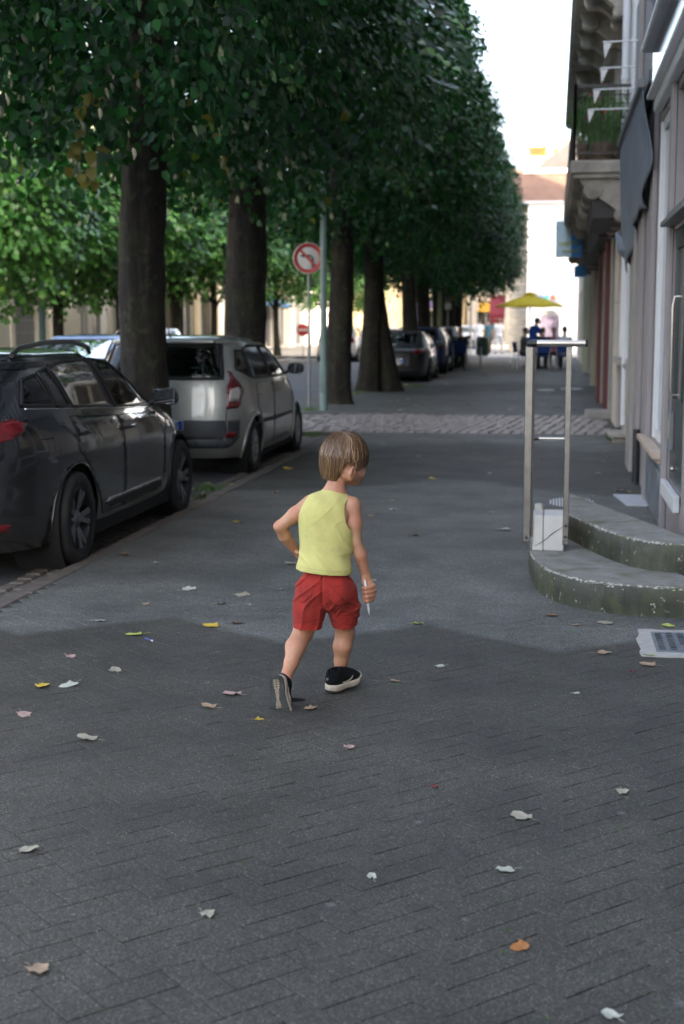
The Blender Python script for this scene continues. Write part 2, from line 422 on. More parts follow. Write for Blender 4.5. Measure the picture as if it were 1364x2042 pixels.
# cobbled vehicle crossing
cobroot = sheet('cobbled_crossing', [-5.2, -3, -1, 1.0], [20.9, 23, 25.1], lambda x, y: gz(y)-.010, M_('cobble_joint', (.10, .095, .07), .9, .3, 6, .4, 60, space=True))
cms = []
for i in range(5):
    r = random.Random(i); mb = MB(); mb.box(-.069, .069, -.33, .33, -.06, .012, .018); cms.append(mb.mesh('cobble', COBM))
cells = []
Yr = 20.95
row = 0
while Yr < 24.6:
    Lr = .60+.10*((row*37) % 3)/2
    for ci in range(int(4.75/.155)):
        cells.append((-3.75+.08*(row % 2)+ci*.155+(Yr-21)*.0, Yr+Lr/2, Lr))
    Yr += Lr+.02; row += 1
cells.sort(key=lambda c: c[1]); extra = MB()
for i, (X, Y, Lr) in enumerate(cells):
    z = gz(Y)+rng.uniform(-.006, .008)
    if i < 300:
        o = link('cobble', cms[rng.randrange(5)], cobroot); o.location = (X, Y, z); o.scale = (rng.uniform(.92, 1.05), Lr/.68*rng.uniform(.9, 1.0), 1)
        o.rotation_euler = (rng.uniform(-.03, .03), rng.uniform(-.06, .06), rng.uniform(-.04, .04)-.10)
# setts left of the crossing where it meets the gutter
for i in range(170):
    X = rng.uniform(-5.1, -3.85); Y = rng.uniform(21, 25)
    extra.box(-.06, .06, -.08, .08, -.06, .01, .015, Matrix.Translation((X, Y, gz(Y)-.01+rng.uniform(-.01, .005))) @ Matrix.Rotation(rng.uniform(-.3, .3), 4, 'Z'))
o = extra.build('cobble', COBM, cobroot); o['kind'] = 'stuff'
# gutter setts along the kerb in the parking lane between the cars
gut = MB()
y = 6.0
while y < 20.7:
    gut.box(KERB_X-.36, KERB_X-.25, y, y+.13, -.16, LZ+.012+rng.uniform(-.006, .006), .012)
    gut.box(KERB_X-.24, KERB_X-.135, y+.05, y+.19, -.16, LZ+.010+rng.uniform(-.006, .006), .012); y += .145
o = gut.build('gutter_sett', KERBM, lane); o['kind'] = 'stuff'
# weeds by tree 3/4 and gutter
mb = MB()
for (cx, cy, rr, n) in [(-3.3, 13.6, .18, 60), (-3.5, 20.6, .25, 60), (-3.3, 34.6, .35, 80), (-4.4, 25.8, .3, 50), (.80, 20.1, .05, 25), (-3.25, 12.9, .1, 30), (-4.3, 31.5, .5, 60)]:
    for _ in range(n):
        a = rng.uniform(0, 6.28); d = rr*rng.random(); q = Vector((cx+d*math.cos(a), cy+d*math.sin(a), gz(cy)-(.045 if cy < 20.9 and cx < -3 else 0)))
        h = rng.uniform(.03, .12); w = .006; l = Vector((rng.uniform(-.04, .04), rng.uniform(-.04, .04), h))
        mb._add([q+Vector((-w, 0, 0)), q+Vector((w, 0, 0)), q+l], [(0, 1, 2)])
o = mb.build('weeds', MOSS); tag(o, 'low green weeds sprouting along the kerb and tree bases', 'weeds', kind='stuff')
# ================================================================== STEPS, HANDRAIL
def step_material():
    m, nt, p, o = newmat('step_concrete'); c = coords(nt); L = nt.links
    geo = N(nt, 'ShaderNodeNewGeometry'); sn = N(nt, 'ShaderNodeSeparateXYZ'); L.new(geo.outputs['Normal'], sn.inputs[0])
    n1 = noise_tex(nt, c, 7, 5, .65); base = ramp(nt, n1.outputs[0], [(.3, (.17, .165, .15)), (.7, (.29, .28, .255))]).outputs[0]
    n5 = noise_tex(nt, c, 160, 2, .8); sp = ramp(nt, n5.outputs[0], [(.35, (.62, .62, .62)), (.5, (1, 1, 1)), (.66, (1.5, 1.5, 1.5))])
    base = mixc(nt, .8, base, sp.outputs[0], 'MULTIPLY')
    # vertical faces: dark algae streaks, broken by peeled pale patches
    mp = N(nt, 'ShaderNodeMapping'); mp.inputs['Scale'].default_value = (14, 14, 1.6); L.new(c, mp.inputs[0])
    n2 = noise_tex(nt, mp.outputs[0], 1.0, 5, .7); st = ramp(nt, n2.outputs[0], [(.30, 1.0), (.75, .80)])
    n2b = noise_tex(nt, c, 4.5, 4, .6); alg = ramp(nt, n2b.outputs[0], [(.3, (.016, .018, .009)), (.55, (.040, .043, .022)), (.8, (.10, .095, .07))])
    sub = N(nt, 'ShaderNodeMath', _operation='SUBTRACT'); sub.inputs[0].default_value = 1.0; L.new(sn.outputs[2], sub.inputs[1])
    side = N(nt, 'ShaderNodeMath', _operation='MULTIPLY'); L.new(sub.outputs[0], side.inputs[0]); L.new(st.outputs[0], side.inputs[1]); side.use_clamp = True
    col = mixc(nt, side.outputs[0], base, alg.outputs[0])
    n3 = noise_tex(nt, c, 17.0, 6, .75); pt = ramp(nt, n3.outputs[0], [(.63, 0.0), (.65, .9)])
    pm = N(nt, 'ShaderNodeMath', _operation='MULTIPLY'); L.new(pt.outputs[0], pm.inputs[0]); L.new(sub.outputs[0], pm.inputs[1]); pm.use_clamp = True
    col = mixc(nt, pm.outputs[0], col, (.55, .52, .42))
    # moss on the flat near the block
    n4 = noise_tex(nt, c, 5, 4, .6); mo = ramp(nt, n4.outputs[0], [(.52, 0.0), (.7, .7)])
    col = mixc(nt, mo.outputs[0], col, (.085, .095, .03))
    L.new(col, p.inputs['Base Color']); p.inputs['Roughness'].default_value = .85
    n6 = noise_tex(nt, c, 120, 4, .7); bump(nt, p, n6.outputs[0], .5, .004)
    return m
STEPM = step_material()
CHIPM = M_('chipped_edge', (.50, .48, .42), .8, .35, 30, .4, 80, space=True)
steps = thing('door_steps', 'two curved grey concrete steps with green algae before the doorway', 'steps', (.3, 9.2, 0))
def curved_step(pts, z0, z1, name, parent):
    """pts: plan outline of the rounded front (open), closed against the wall"""
    P = []
    for i in range(len(pts)-1):
        p0 = pts[max(i-1, 0)]; p1 = pts[i]; p2 = pts[i+1]; p3 = pts[min(i+2, len(pts)-1)]
        for t in np.linspace(0, 1, 6, endpoint=False):
            P.append(tuple(.5*(2*p1[k]+(p2[k]-p0[k])*t+(2*p0[k]-5*p1[k]+4*p2[k]-p3[k])*t*t+(3*p1[k]-p0[k]-3*p2[k]+p3[k])*t**3) for k in (0, 1)))
    P.append(pts[-1])
    bm = bmesh.new(); n = len(P); rows = []
    c = (.86, 9.4)
    prof = [(0, z0), (0, z0+(z1-z0)*.5), (0, z1-.012), (.004, z1-.004), (.014, z1)]
    for (ins, z) in prof:
        r = []
        for (x, y) in P:
            d = math.hypot(x-c[0], y-c[1]); k = ins/d
            w = mnoise.noise(Vector((x*6, y*6, z*9)))*.006+mnoise.noise(Vector((x*30, y*30, z*30)))*.004
            r.append(bm.verts.new((x+(c[0]-x)*(k+w/d), y+(c[1]-y)*(k+w/d), z+(mnoise.noise(Vector((x*22, y*22, 5)))*.004 if z > z1-.02 else 0))))
        rows.append(r)
    for a, b in zip(rows[:-1], rows[1:]):
        for i in range(n-1): f = bm.faces.new((a[i], a[i+1], b[i+1], b[i])); f.smooth = True
    bm.faces.new(rows[-1])
    bmesh.ops.recalc_face_normals(bm, faces=bm.faces)
    me = bpy.data.meshes.new(name); bm.to_mesh(me); bm.free(); me.materials.append(STEPM)
    o = link(name, me, parent); o.matrix_parent_inverse = Matrix.Translation(-parent.location); return o, P
lo, P1 = curved_step([(-.13, 10.7), (-.135, 9.6), (-.13, 9.3), (-.10, 8.72), (-.01, 8.28), (.15, 7.98), (.37, 7.83), (.62, 7.78), (.874, 7.78)], -.03, .17, 'lower_step', steps)
up, P2 = curved_step([(.115, 10.7), (.115, 9.75), (.12, 9.5), (.17, 9.3), (.24, 9.05), (.33, 8.76), (.48, 8.42), (.66, 8.25), (.874, 8.22)], .168, .34, 'upper_step', steps)
# flaked nosing: small pale chips along both edges
ch = MB()
for P, z in ((P1, .17), (P2, .34)):
    for i in range(len(P)-1):
        a = Vector((P[i][0], P[i][1], z)); b = Vector((P[i+1][0], P[i+1][1], z))
        L = (b-a).length
        for _ in range(int(L/.0055)):
            if mnoise.noise(Vector((a.x*3, a.y*3, 9)))+rng.uniform(-.35, .35) < -.12: continue
            q = a.lerp(b, rng.random()); s = rng.uniform(.002, .0085); dz = -abs(rng.gauss(0, .007))
            n = Vector((q.x-.86, q.y-9.4, 0)).normalized()
            q = q+n*(.0015)+Vector((0, 0, dz-.001)); t = (b-a).normalized()
            vs = [q-t*s*1.6, q+t*s*1.2, q+t*s*.6+Vector((0, 0, s*rng.uniform(.6, 1.6))), q+n*.004]
            ch._add(vs, [(0, 1, 2), (0, 3, 1), (1, 3, 2), (2, 3, 0)])
o = ch.build('nosing_chips', CHIPM, steps); o.matrix_parent_inverse = Matrix.Translation(-steps.location); o['kind'] = 'stuff'

# pale stone block at the far end of the lower step
BLOCKM = M_('white_marble_block', (.56, .54, .50), .6, .12, 6, .25, 60, dirt=(.20, .22, .10), dirtamt=.55, space=True)
t = thing('stone_block', 'cracked white stone block at the end of the lower step under the rail', 'block', (0, 8.96, .171))
mb = MB().box(-.105, -.040, -.03, .30, 0, .222, .006); o = mb.build('block_slab', BLOCKM, t)
mb = MB().box(-.037, .090, -.03, .30, 0, .222, .006); o = mb.build('block_slab', BLOCKM, t)
DK = M_('crack_dark', (.05, .05, .04), .9, .2, 20, 0)
cr = MB(); pts = [(-.09, -.0315, .03), (-.05, -.0315, .055), (-.02, -.0315, .075), (.01, -.0315, .105), (.045, -.0315, .13), (.08, -.0315, .155)]
cr.tube(pts, [.001, .0022, .0025, .003, .002, .001], 4); cr.build('crack', DK, t)
mb = MB().box(-.10, -.045, .302, .40, 0, .25, .01); mb.build('block_end', BLOCKM, t)

STEEL = M_('brushed_steel', (.50, .47, .42), .32, .08, 30, .12, 200, metal=1.0, space=True)
POSTM = M_('worn_steel', (.27, .268, .26), .26, .15, 18, .12, 200, metal=.9, space=True, dirt=(.20, .18, .15), dirtamt=.3)
RUBB = M_('black_plastic', (.015, .015, .016), .45, .1, 20, .05)
t = thing('handrail', 'stainless steel handrail with two flat posts beside the curved steps', 'handrail', (0, 8.93, 0))
for (x0, x1, z0, nm) in ((-.168, -.120, .225, 'a'), (.080, .116, .215, 'b')):
    mb = MB().box(x0, x1, -.022, .022, z0, 1.447, .004); po = mb.build('post', POSTM, t)
    for dz in ((.05, .12) if nm == 'b' else (.03,)):
        s = MB(); s.lathe([(0, .004), (.007, .004), (.009, 0), (.009, -.004)], 12, Matrix.Translation(((x0+x1)/2, -.0235, z0+dz)) @ Matrix.Rotation(R(90), 4, 'X')); s.build('bolt', RUBB, po)
mb = MB().box(-.119, -.108, -.014, .016, .26, 1.44, .003); mb.build('post_shade_strip', M_('post_shade', (.10, .085, .07), .5, .2, 15, .1), t)  # dark strip standing in for the shadow along the left post
mb = MB(); mb.tube([(-.10, 0, 1.468), (.195, 0, 1.468)], .0205, 20); bar = mb.build('top_bar', STEEL, t)
mb = MB(); mb.tube([(-.163, -.0, 1.464), (-.152, -.0, 1.4675), (-.0995, 0, 1.468)], [.018, .0225, .0232], 20); mb.tube([(.195, 0, 1.468), (.206, 0, 1.468), (.210, 0, 1.468)], [.0225, .0225, .017], 20); mb.build('end_cap', RUBB, bar)
mb = MB(); mb.tube([(-.078, 0, .878), (.081, 0, .878)], .0095, 14); cb = mb.build('cross_bar', STEEL, t)
mb = MB(); mb.tube([(-.121, 0, .875), (-.077, 0, .878)], .0115, 14); mb.build('cross_bar_socket', RUBB, cb)

# ------------------------------------------------------------------ small things in the paving
FRAMEC = M_('pale_mortar', (.42, .41, .38), .85, .15, 20, .5, 90, space=True)
PLATE = M_('worn_iron_plate', (.17, .19, .21), .5, .2, 12, .3, 70, metal=.4, space=True)
t = thing('utility_cover', 'blue-grey iron cover plate with raised lettering set in pale mortar', 'cover plate', (.60, 7.13, 0))
pts = [(-.145+rng.uniform(-.012, .012), y) for y in np.linspace(-.3, .3, 9)]+[(x, .30+rng.uniform(-.015, .015)) for x in np.linspace(-.1, .3, 6)]+[(.3, -.3)]+[(x, -.30+rng.uniform(-.015, .015)) for x in np.linspace(.25, -.1, 6)]
mb = MB().prism(pts, -.005, .0065); mb.build('mortar_surround', FRAMECM if False else FRAMEC, t)
mb = MB().box(-.075, .25, -.225, .225, .001, .011, .003); pl = mb.build('plate', PLATE, t)
LET = M_('cover_letters', (.05, .055, .06), .5, .1, 30, 0)
mb = MB(); 
for r_ in range(3):
    x = -.060+r_*.055
    for k in range(12):
        y = -.19+k*.033; a = rng.choice('OIUCSX')
        if r_ == 2 and k < 4: continue
        def b(x0, x1, y0, y1): mb.box(x+x0, x+x1, y+y0, y+y1, .0109, .0142)
        b(0, .032, 0, .0055)
        if a in 'OU': b(0, .032, .016, .0215); b(.0, .006, .0055, .016)
        if a in 'OC': b(.0265, .032, .0055, .016)
        if a in 'SX': b(.013, .019, .0055, .018); b(.0, .006, .0055, .018)
mb.build('raised_lettering', LET, pl)
GAL = M_('galvanised_lid', (.50, .52, .55), .45, .1, 20, .2, 60, metal=.3, space=True)
t = thing('hatch_lid', 'flat pale galvanised lid on the pavement against the shop base', 'hatch', (.71, 13.0, 0))
mb = MB(); mb.prism([(-.13, .42), (.13, .42), (.155, -.34), (-.045, -.34)], -.004, .014); mb.build('lid', GAL, t)
mb = MB(); mb.prism([(.01, .40), (.014, .40), (.06, -.32), (.056, -.32)], .0138, .0165); mb.build('lid_rib', GAL, t)
GRM = M_('pale_grate', (.55, .56, .56), .5, .12, 30, .2, 60, metal=.2, space=True)
for (X, Y, w, l, lab) in ((.19, 12.8, .20, .34, 'pale oval drain grate in the pavement behind the steps'), (.03, 19.8, .14, .22, 'small pale drain grate near the cobbled crossing'),
                          (.45, 34.2, .25, .5, 'pale worn grate on the pavement beyond the cobbles'), (-.15, 33.6, .2, .4, 'pale worn grate between the cobbles and cafe')):
    z = gz(Y)
    t = thing('drain_grate', lab, 'grate', (X, Y, z), 0, 'drain grates in the pavement')
    mb = MB(); mb.prism([(w*math.cos(a), l*math.sin(a)) for a in np.linspace(0, 2*math.pi, 28, endpoint=False)], -.004, .004); fr = mb.build('grate_base', M_('grate_dark', (.12, .12, .12), .8, .2, 20, .2), t)
    mb = MB(); n = 15
    for k in range(n):
        x = -w+w*2*(k+.5)/n; yy = l*math.sqrt(max(0, 1-(x/w)**2))
        mb.box(x-w/n*.55, x+w/n*.55, -yy*.96, -.02, .0, .011, .002); mb.box(x-w/n*.55, x+w/n*.55, .02, yy*.96, .0, .011, .002)
    mb.build('grate_bars', GRM, t)
t = thing('stone_doorstep', 'small low pale stone doorstep slab below the second shop window', 'doorstep', (.84, 19.9, 0))
mb = MB().box(-.07, .16, -.45, .42, .07, .125, .01); mb.build('slab', M_('doorstep_stone', (.36, .33, .29), .8, .2, 9, .4, 60, space=True), t)
mb = MB().box(-.02, .16, -.36, .36, -.01, .069, .006); mb.build('riser', MATS['doorstep_stone'], t)

# ------------------------------------------------------------------ fallen leaves
LFM = {}
for nm, c in dict(pale=(.34, .31, .23), white=(.47, .48, .39), yellow=(.60, .42, .05), tan=(.36, .25, .16), brown=(.17, .11, .08), green=(.40, .45, .10), pink=(.42, .28, .24), red=(.30, .03, .03), orange=(.42, .17, .05)).items():
    LFM[nm] = M_('leaf_'+nm, c, .7, .25, 30, .3, 120)
def ground_leaf(seed, s, flat=.4):
    r = random.Random(seed); n = 14; vs = [(0, 0, .002)]; P = []
    for i in range(n):
        a = 2*math.pi*i/n; rr = s*(.5+.14*math.cos(a)+.09*math.cos(3*a+1)+(.10 if i % 2 else -.07)*r.random()+r.uniform(-.05, .05))
        x = rr*math.cos(a); y = rr*math.sin(a)*.8
        z = .003+flat*(abs(y)*.28+.22*x*x/s*r.uniform(.3, 1.6))+r.uniform(0, .007)*(i % 3 == 0)
        P.append((x, y, z))
    vs += P; fs = [(0, 1+i, 1+(i+1) % n) for i in range(n)]
    mb = MB(); mb._add(vs, fs, True)
    mb.tube([(-s*.45, 0, .003), (-s*.70, s*.05, .004), (-s*.9, s*.02, .003)], [.0010, .0008, .0006], 4)
    return mb
LEAVES = [
 (372, 1176, .075, 'white', 'large pale leaf lying left of the running boy'), (487, 1187, .085, 'pale', 'pale long-stalked leaf lying just left of the shorts'),
 (272, 1266, .075, 'green', 'yellow-green crumpled leaf beside the blue pen cap'), (196, 1239, .06, 'white', 'whitish curled leaf on the grey paving left'),
 (425, 1249, .075, 'yellow', 'yellow and white leaf on the edge of the brown paving'), (474, 1243, .06, 'brown', 'dark brown leaf beside the yellow and white one'),
 (139, 1310, .05, 'pink', 'pinkish dry leaf above the bright yellow leaf'), (230, 1339, .06, 'pale', 'half grey folded leaf right of the pinkish leaf'),
 (82, 1368, .065, 'yellow', 'bright yellow leaf beside the big white oval leaf'), (141, 1366, .075, 'white', 'big white oval leaf beside the bright yellow leaf'),
 (465, 1385, .075, 'pink', 'pink-brown leaf with long stalk left of the raised shoe'), (420, 1411, .055, 'tan', 'small tan curled leaf below the pink-brown leaf'),
 (46, 1425, .065, 'pink', 'pink and white leaf nearest the left edge of the paving'), (180, 1475, .065, 'pale', 'pale triangular leaf below the white oval leaf'),
 (515, 1436, .03, 'yellow', 'tiny yellow fragment just left of the rear shoe'), (622, 1413, .05, 'tan', 'tan leaf lying between the two shoes'),
 (696, 1492, .045, 'pink', 'lone pinkish leaf below the front shoe'), (575, 935, .09, 'yellow', 'yellow leaf beside the kerb left of the boy\'s head'),
 (440, 1205, .05, 'tan', 'small tan leaf above the yellow and white one'), (880, 1329, .04, 'white', 'small white oval spot leaf right of the front shoe'),
 (1044, 1631, .06, 'pale', 'pale cupped leaf in the right foreground'), (1012, 1736, .05, 'white', 'small frilled white leaf below the pale cupped leaf'),
 (1240, 1580, .045, 'pale', 'pale crumpled leaf far right of the foreground paving'), (1040, 1889, .045, 'orange', 'narrow orange-tan leaf at the lower right'),
 (51, 1698, .05, 'pale', 'thin pale folded leaf in the left foreground'), (72, 1935, .055, 'tan', 'tan curled leaf in the bottom left corner'),
 (1296, 1327, .065, 'tan', 'tan curled leaf just below the iron cover plate'), (1100, 1228, .06, 'orange', 'thin orange leaf in front of the lower step'),
 (1220, 2028, .05, 'white', 'white leaf at the very bottom edge right'), (866, 1570, .025, 'red', 'small dark red petal in the middle foreground'),
 (790, 1360, .04, 'tan', 'thin tan leaf right of the front shoe'), (560, 1176, .035, 'pale', 'small pale leaf beside the left side of the shorts'),
 (497, 1208, .03, 'pale', 'tiny pale scrap below the long-stalked leaf'), (1262, 1340, .02, 'red', 'small crimson petal near the iron cover plate'),
 (1148, 1384, .025, 'white', 'small white scrap below the iron cover plate'), (742, 1751, .03, 'white', 'small round whitish spot leaf in the centre foreground'),
 (412, 1824, .04, 'pale', 'pale grey-green scrap in the lower left foreground'), (1185, 1165, .06, 'pale', 'pale dry leaf on the lower step tread'),
 (1235, 979, .09, 'pale', 'pale leaf by the galvanised lid'), (1255, 981, .04, 'green', 'small yellow-green leaf beside the galvanised lid'),
 (1210, 1243, .07, 'pale', 'long whitish twig-like leaf before the steps'), (1150, 1247, .04, 'tan', 'thin tan leaf strip in front of the steps'),
 (1335, 1250, .06, 'green', 'yellow-green leaf above the iron cover plate'), (740, 1158, .045, 'white', 'white leaf right beside the hand with the marker'),
 (830, 1245, .05, 'green', 'green-white curled leaf right of the marker'), (1200, 1303, .06, 'tan', 'thin brown-green leaf left of the iron plate'),
 (1290, 1306, .07, 'green', 'thin green leaf along the front of the iron plate'), (1180, 990, .05, 'pale', 'small pale scrap beside the oval grate'),
 (600, 1285, .03, 'pale', 'small pale leaf behind the raised heel'), (290, 1205, .05, 'tan', 'tan leaf between the white curled and large pale leaves')]
for i, (px, py, s, c, lab) in enumerate(LEAVES):
    z = .17 if 'lower step tread' in lab else 0.0
    q = at_z(px, py, z)
    s *= 1.12
    mb = ground_leaf(100+i, s, .2 if c == 'white' else rng.uniform(.2, .6))
    o = mb.build('fallen_leaf', LFM[c]); tag(o, lab, 'leaf', 'fallen leaves on the pavement')
    o.location = (q[0], q[1], q[2]+.001); o.rotation_euler = (rng.uniform(-.12, .12), rng.uniform(-.12, .12), rng.uniform(0, 6.28))
far_mesh = [ground_leaf(k, .075, .6).mesh('fallen_leaf', LFM[c]) for k, c in enumerate(('pale', 'white', 'tan', 'yellow', 'brown', 'pale'))]
far_spots = [(-1.42, 12.67), (-1.33, 12.08), (-1.47, 11.63), (-1.58, 17.1), (-1.0, 10.6), (-.5, 12.0), (-.65, 15.2), (-1.9, 10.2), (-2.3, 16.4), (-2.5, 11.1), (-.9, 17.6), (-2.2, 18.7), (-1.1, 19.4),
             (-.35, 11.0), (-2.6, 13.2), (-1.2, 14.6), (-.1, 16.9), (-1.7, 9.2), (.5, 15.4), (.62, 16.7), (.70, 17.4), (.66, 18.1), (-2.9, 9.4), (-2.6, 9.1)]
for i, (X, Y) in enumerate(far_spots):
    o = link('fallen_leaf', far_mesh[i % 6]); o.location = (X, Y, .002); o.rotation_euler = (0, 0, rng.uniform(0, 6)); o.scale = (rng.uniform(.7, 1.2),)*3
    cn = ('pale', 'whitish', 'tan', 'yellow', 'dark brown', 'beige')[i % 6]; wh = ('near the middle of' if -2 < X < -.3 else ('along the kerb side of' if X < -1.9 else 'on the shop side of'))
    tag(o, 'small %s dry leaf %s the pavement %s' % (cn, wh, 'just beyond the boy' if Y < 12.8 else 'before the cobbled crossing'), 'leaf', 'small dry leaves before the cobbles')
for i in range(34):
    X = rng.uniform(-3.4, .6) if i % 3 else rng.uniform(-4.6, -2.6); Y = rng.choice([rng.uniform(25.5, 34), rng.uniform(26, 50)])
    o = link('fallen_leaf', far_mesh[i % 6]); o.location = (X, Y, gz(Y)+.004); o.rotation_euler = (0, 0, rng.uniform(0, 6)); o.scale = (rng.uniform(1.1, 1.9),)*3
    cn = ('pale', 'whitish', 'tan', 'yellow', 'dark brown', 'beige')[i % 6]; wh = 'under the tree row' if X < -3 else ('in the middle' if X < -.9 else 'near the shopfronts')
    tag(o, '%s leaf on the far pavement beyond the cobbles %s' % (cn, wh), 'leaf', 'leaves beyond the cobbles')
for i in range(16):
    X = rng.uniform(-3.55, -3.2); Y = rng.uniform(6.4, 8) if i < 5 else rng.uniform(12.5, 14.6)
    o = link('fallen_leaf', far_mesh[(2, 3, 2, 4)[i % 4]]); o.location = (X, Y, LZ+.018); o.rotation_euler = (0, 0, rng.uniform(0, 6))
    tag(o, '%s leaf in the gutter %s' % (('tan', 'yellow', 'tan', 'dark brown')[i % 4], 'by the rear of the dark estate car' if Y < 9 else 'between the two nearest parked cars'), 'leaf', 'leaves in the gutter')
# blue pen cap
t = at_z(297, 1277); mb = MB(); mb.tube([(-.03, .03, .005), (.02, -.02, .005)], .0035, 8); mb.mat(1); mb.tube([(.02, -.02, .005), (.026, -.026, .005)], .0045, 8)
o = mb.build('pen_cap', [M_('blue_plastic', (.04, .06, .30), .3, .1, 20, 0), M_('white_plastic', (.8, .8, .8), .35, .04, 20, 0)]); o.location = (t[0], t[1], 0); tag(o, 'blue and white pen cap beside the yellow-green leaf', 'pen cap')
# ================================================================== BUILDINGS
STONE = M_('limestone', (.44, .40, .33), .85, .12, 1.3, .35, 25, dirt=(.22, .20, .17), dirtamt=.5)
STONE_G = M_('grey_stone', (.34, .33, .31), .85, .15, 1.6, .4, 30, dirt=(.14, .13, .12), dirtamt=.6)
MAUVE = M_('mauve_render', (.31, .285, .285), .7, .08, 2, .2, 60)
CREAM = M_('cream_render', (.76, .69, .57), .8, .08, 1.0, .2, 40, dirt=(.45, .40, .33), dirtamt=.35)
PALE = M_('pale_render', (.78, .74, .67), .8, .05, .8, .2, 40)
GOLD = M_('golden_stone', (.56, .44, .27), .85, .12, .9, .3, 20)
WHITEW = M_('white_render', (.82, .82, .80), .8, .03, .8, .15, 40)
WHT = M_('white_frame_paint', (.78, .80, .82), .35, .04, 9, .05)
GREYP = M_('grey_paint', (.16, .17, .175), .45, .12, 4, .15, 50)
BASEP = M_('slate_blue_panel', (.13, .15, .175), .5, .22, 5, .25, 40, dirt=(.3, .33, .36), dirtamt=.35)
BLACKP = M_('black_fascia', (.018, .018, .02), .5, .2, 5, .15)
MAROON = M_('maroon_paint', (.11, .018, .022), .4, .15, 6, .1)
TILE = M_('brown_roof_tile', (.105, .062, .048), .85, .2, 2.5, .5, 18)
SLATE = M_('dark_slate', (.06, .055, .058), .7, .2, 2, .4, 16)
ZINC = M_('zinc', (.42, .43, .45), .5, .1, 3, .1)
TANW = M_('tan_sill', (.48, .38, .29), .5, .12, 6, .2, 60)
DG = dark_glass('window_glass')
DGG = dark_glass('shop_glass', (.012, .02, .016))
IRON = M_('wrought_iron', (.03, .032, .035), .45, .2, 10, .1)

def wall_panel(mb, org, u, nrm, W, H, ops, depth=.2):
    """flat wall with real openings. ops: (u0,u1,v0,v1)"""
    org = Vector(org); u = Vector(u); nv = Vector(nrm); z = Vector((0, 0, 1))
    us = sorted({0.0, W}|{a for o in ops for a in o[:2]}); vs = sorted({0.0, H}|{a for o in ops for a in o[2:4]})
    flip = u.cross(z).dot(nv) < 0
    def P(a, b, d=0.0): return org+u*a+z*b-nv*d
    def q(a, b, c, d): mb.quad(*((d, c, b, a) if flip else (a, b, c, d)))
    for i in range(len(us)-1):
        for j in range(len(vs)-1):
            cu = (us[i]+us[i+1])/2; cv = (vs[j]+vs[j+1])/2
            if any(o[0] < cu < o[1] and o[2] < cv < o[3] for o in ops): continue
            q(P(us[i], vs[j]), P(us[i+1], vs[j]), P(us[i+1], vs[j+1]), P(us[i], vs[j+1]))
    for (a, b, c, d) in [o[:4] for o in ops]:
        q(P(a, c), P(a, d), P(a, d, depth), P(a, c, depth)); q(P(b, d), P(b, c), P(b, c, depth), P(b, d, depth))
        q(P(a, d), P(b, d), P(b, d, depth), P(a, d, depth)); q(P(b, c), P(a, c), P(a, c, depth), P(b, c, depth))
        q(P(a, c, depth), P(b, c, depth), P(b, d, depth), P(a, d, depth))
def frame_of(org, u, nrm):
    u = Vector(u); n = Vector(nrm); z = Vector((0, 0, 1)); o = Vector(org)
    return Matrix(((u.x, n.x, z.x, o.x), (u.y, n.y, z.y, o.y), (u.z, n.z, z.z, o.z), (0, 0, 0, 1)))
def window(parent, Mx, a, b, c, d, depth=.2, fr=WHT, gl=DG, mull=1, bars=0, sill=True, fw=.055, stone=STONE, shutters=None, name='window'):
    """casement in an opening: frame (part) with pane and sill as sub-parts"""
    mb = MB(); y0, y1 = -depth+.012, -depth+.07
    mb.box(a+.004, a+fw, y0, y1, c+.004, d-.004, 0, Mx); mb.box(b-fw, b-.004, y0, y1, c+.004, d-.004, 0, Mx)
    mb.box(a+fw, b-fw, y0, y1, c+.004, c+fw, 0, Mx); mb.box(a+fw, b-fw, y0, y1, d-fw, d-.004, 0, Mx)
    for i in range(mull):
        x = a+(b-a)*(i+1)/(mull+1); mb.box(x-fw*.5, x+fw*.5, y0, y1-.005, c+fw, d-fw, 0, Mx)
    for i in range(bars):
        z = c+(d-c)*(i+1)/(bars+1); mb.box(a+fw, b-fw, y0, y1-.015, z-.015, z+.015, 0, Mx)
    f = mb.build(name, fr, parent)
    g = MB().box(a+fw*.5, b-fw*.5, y0+.006, y0+.022, c+fw*.5, d-fw*.5, 0, Mx); g.build('pane', gl, f)
    if sill: MB().box(a-.06, b+.06, .003, .09, c-.08, c-.004, .01, Mx).box(a-.0, b+.0, -depth+.08, .0028, c-.05, c+.012, 0, Mx).build('sill', stone, f)
    if shutters:
        for sx in (-1, 1):
            x0 = a-.05-(b-a)*.5 if sx < 0 else b+.05; x1 = x0+(b-a)*.5
            MB().box(x0, x1, .004, .045, c, d, .005, Mx).build('shutter', shutters, parent)
    return f
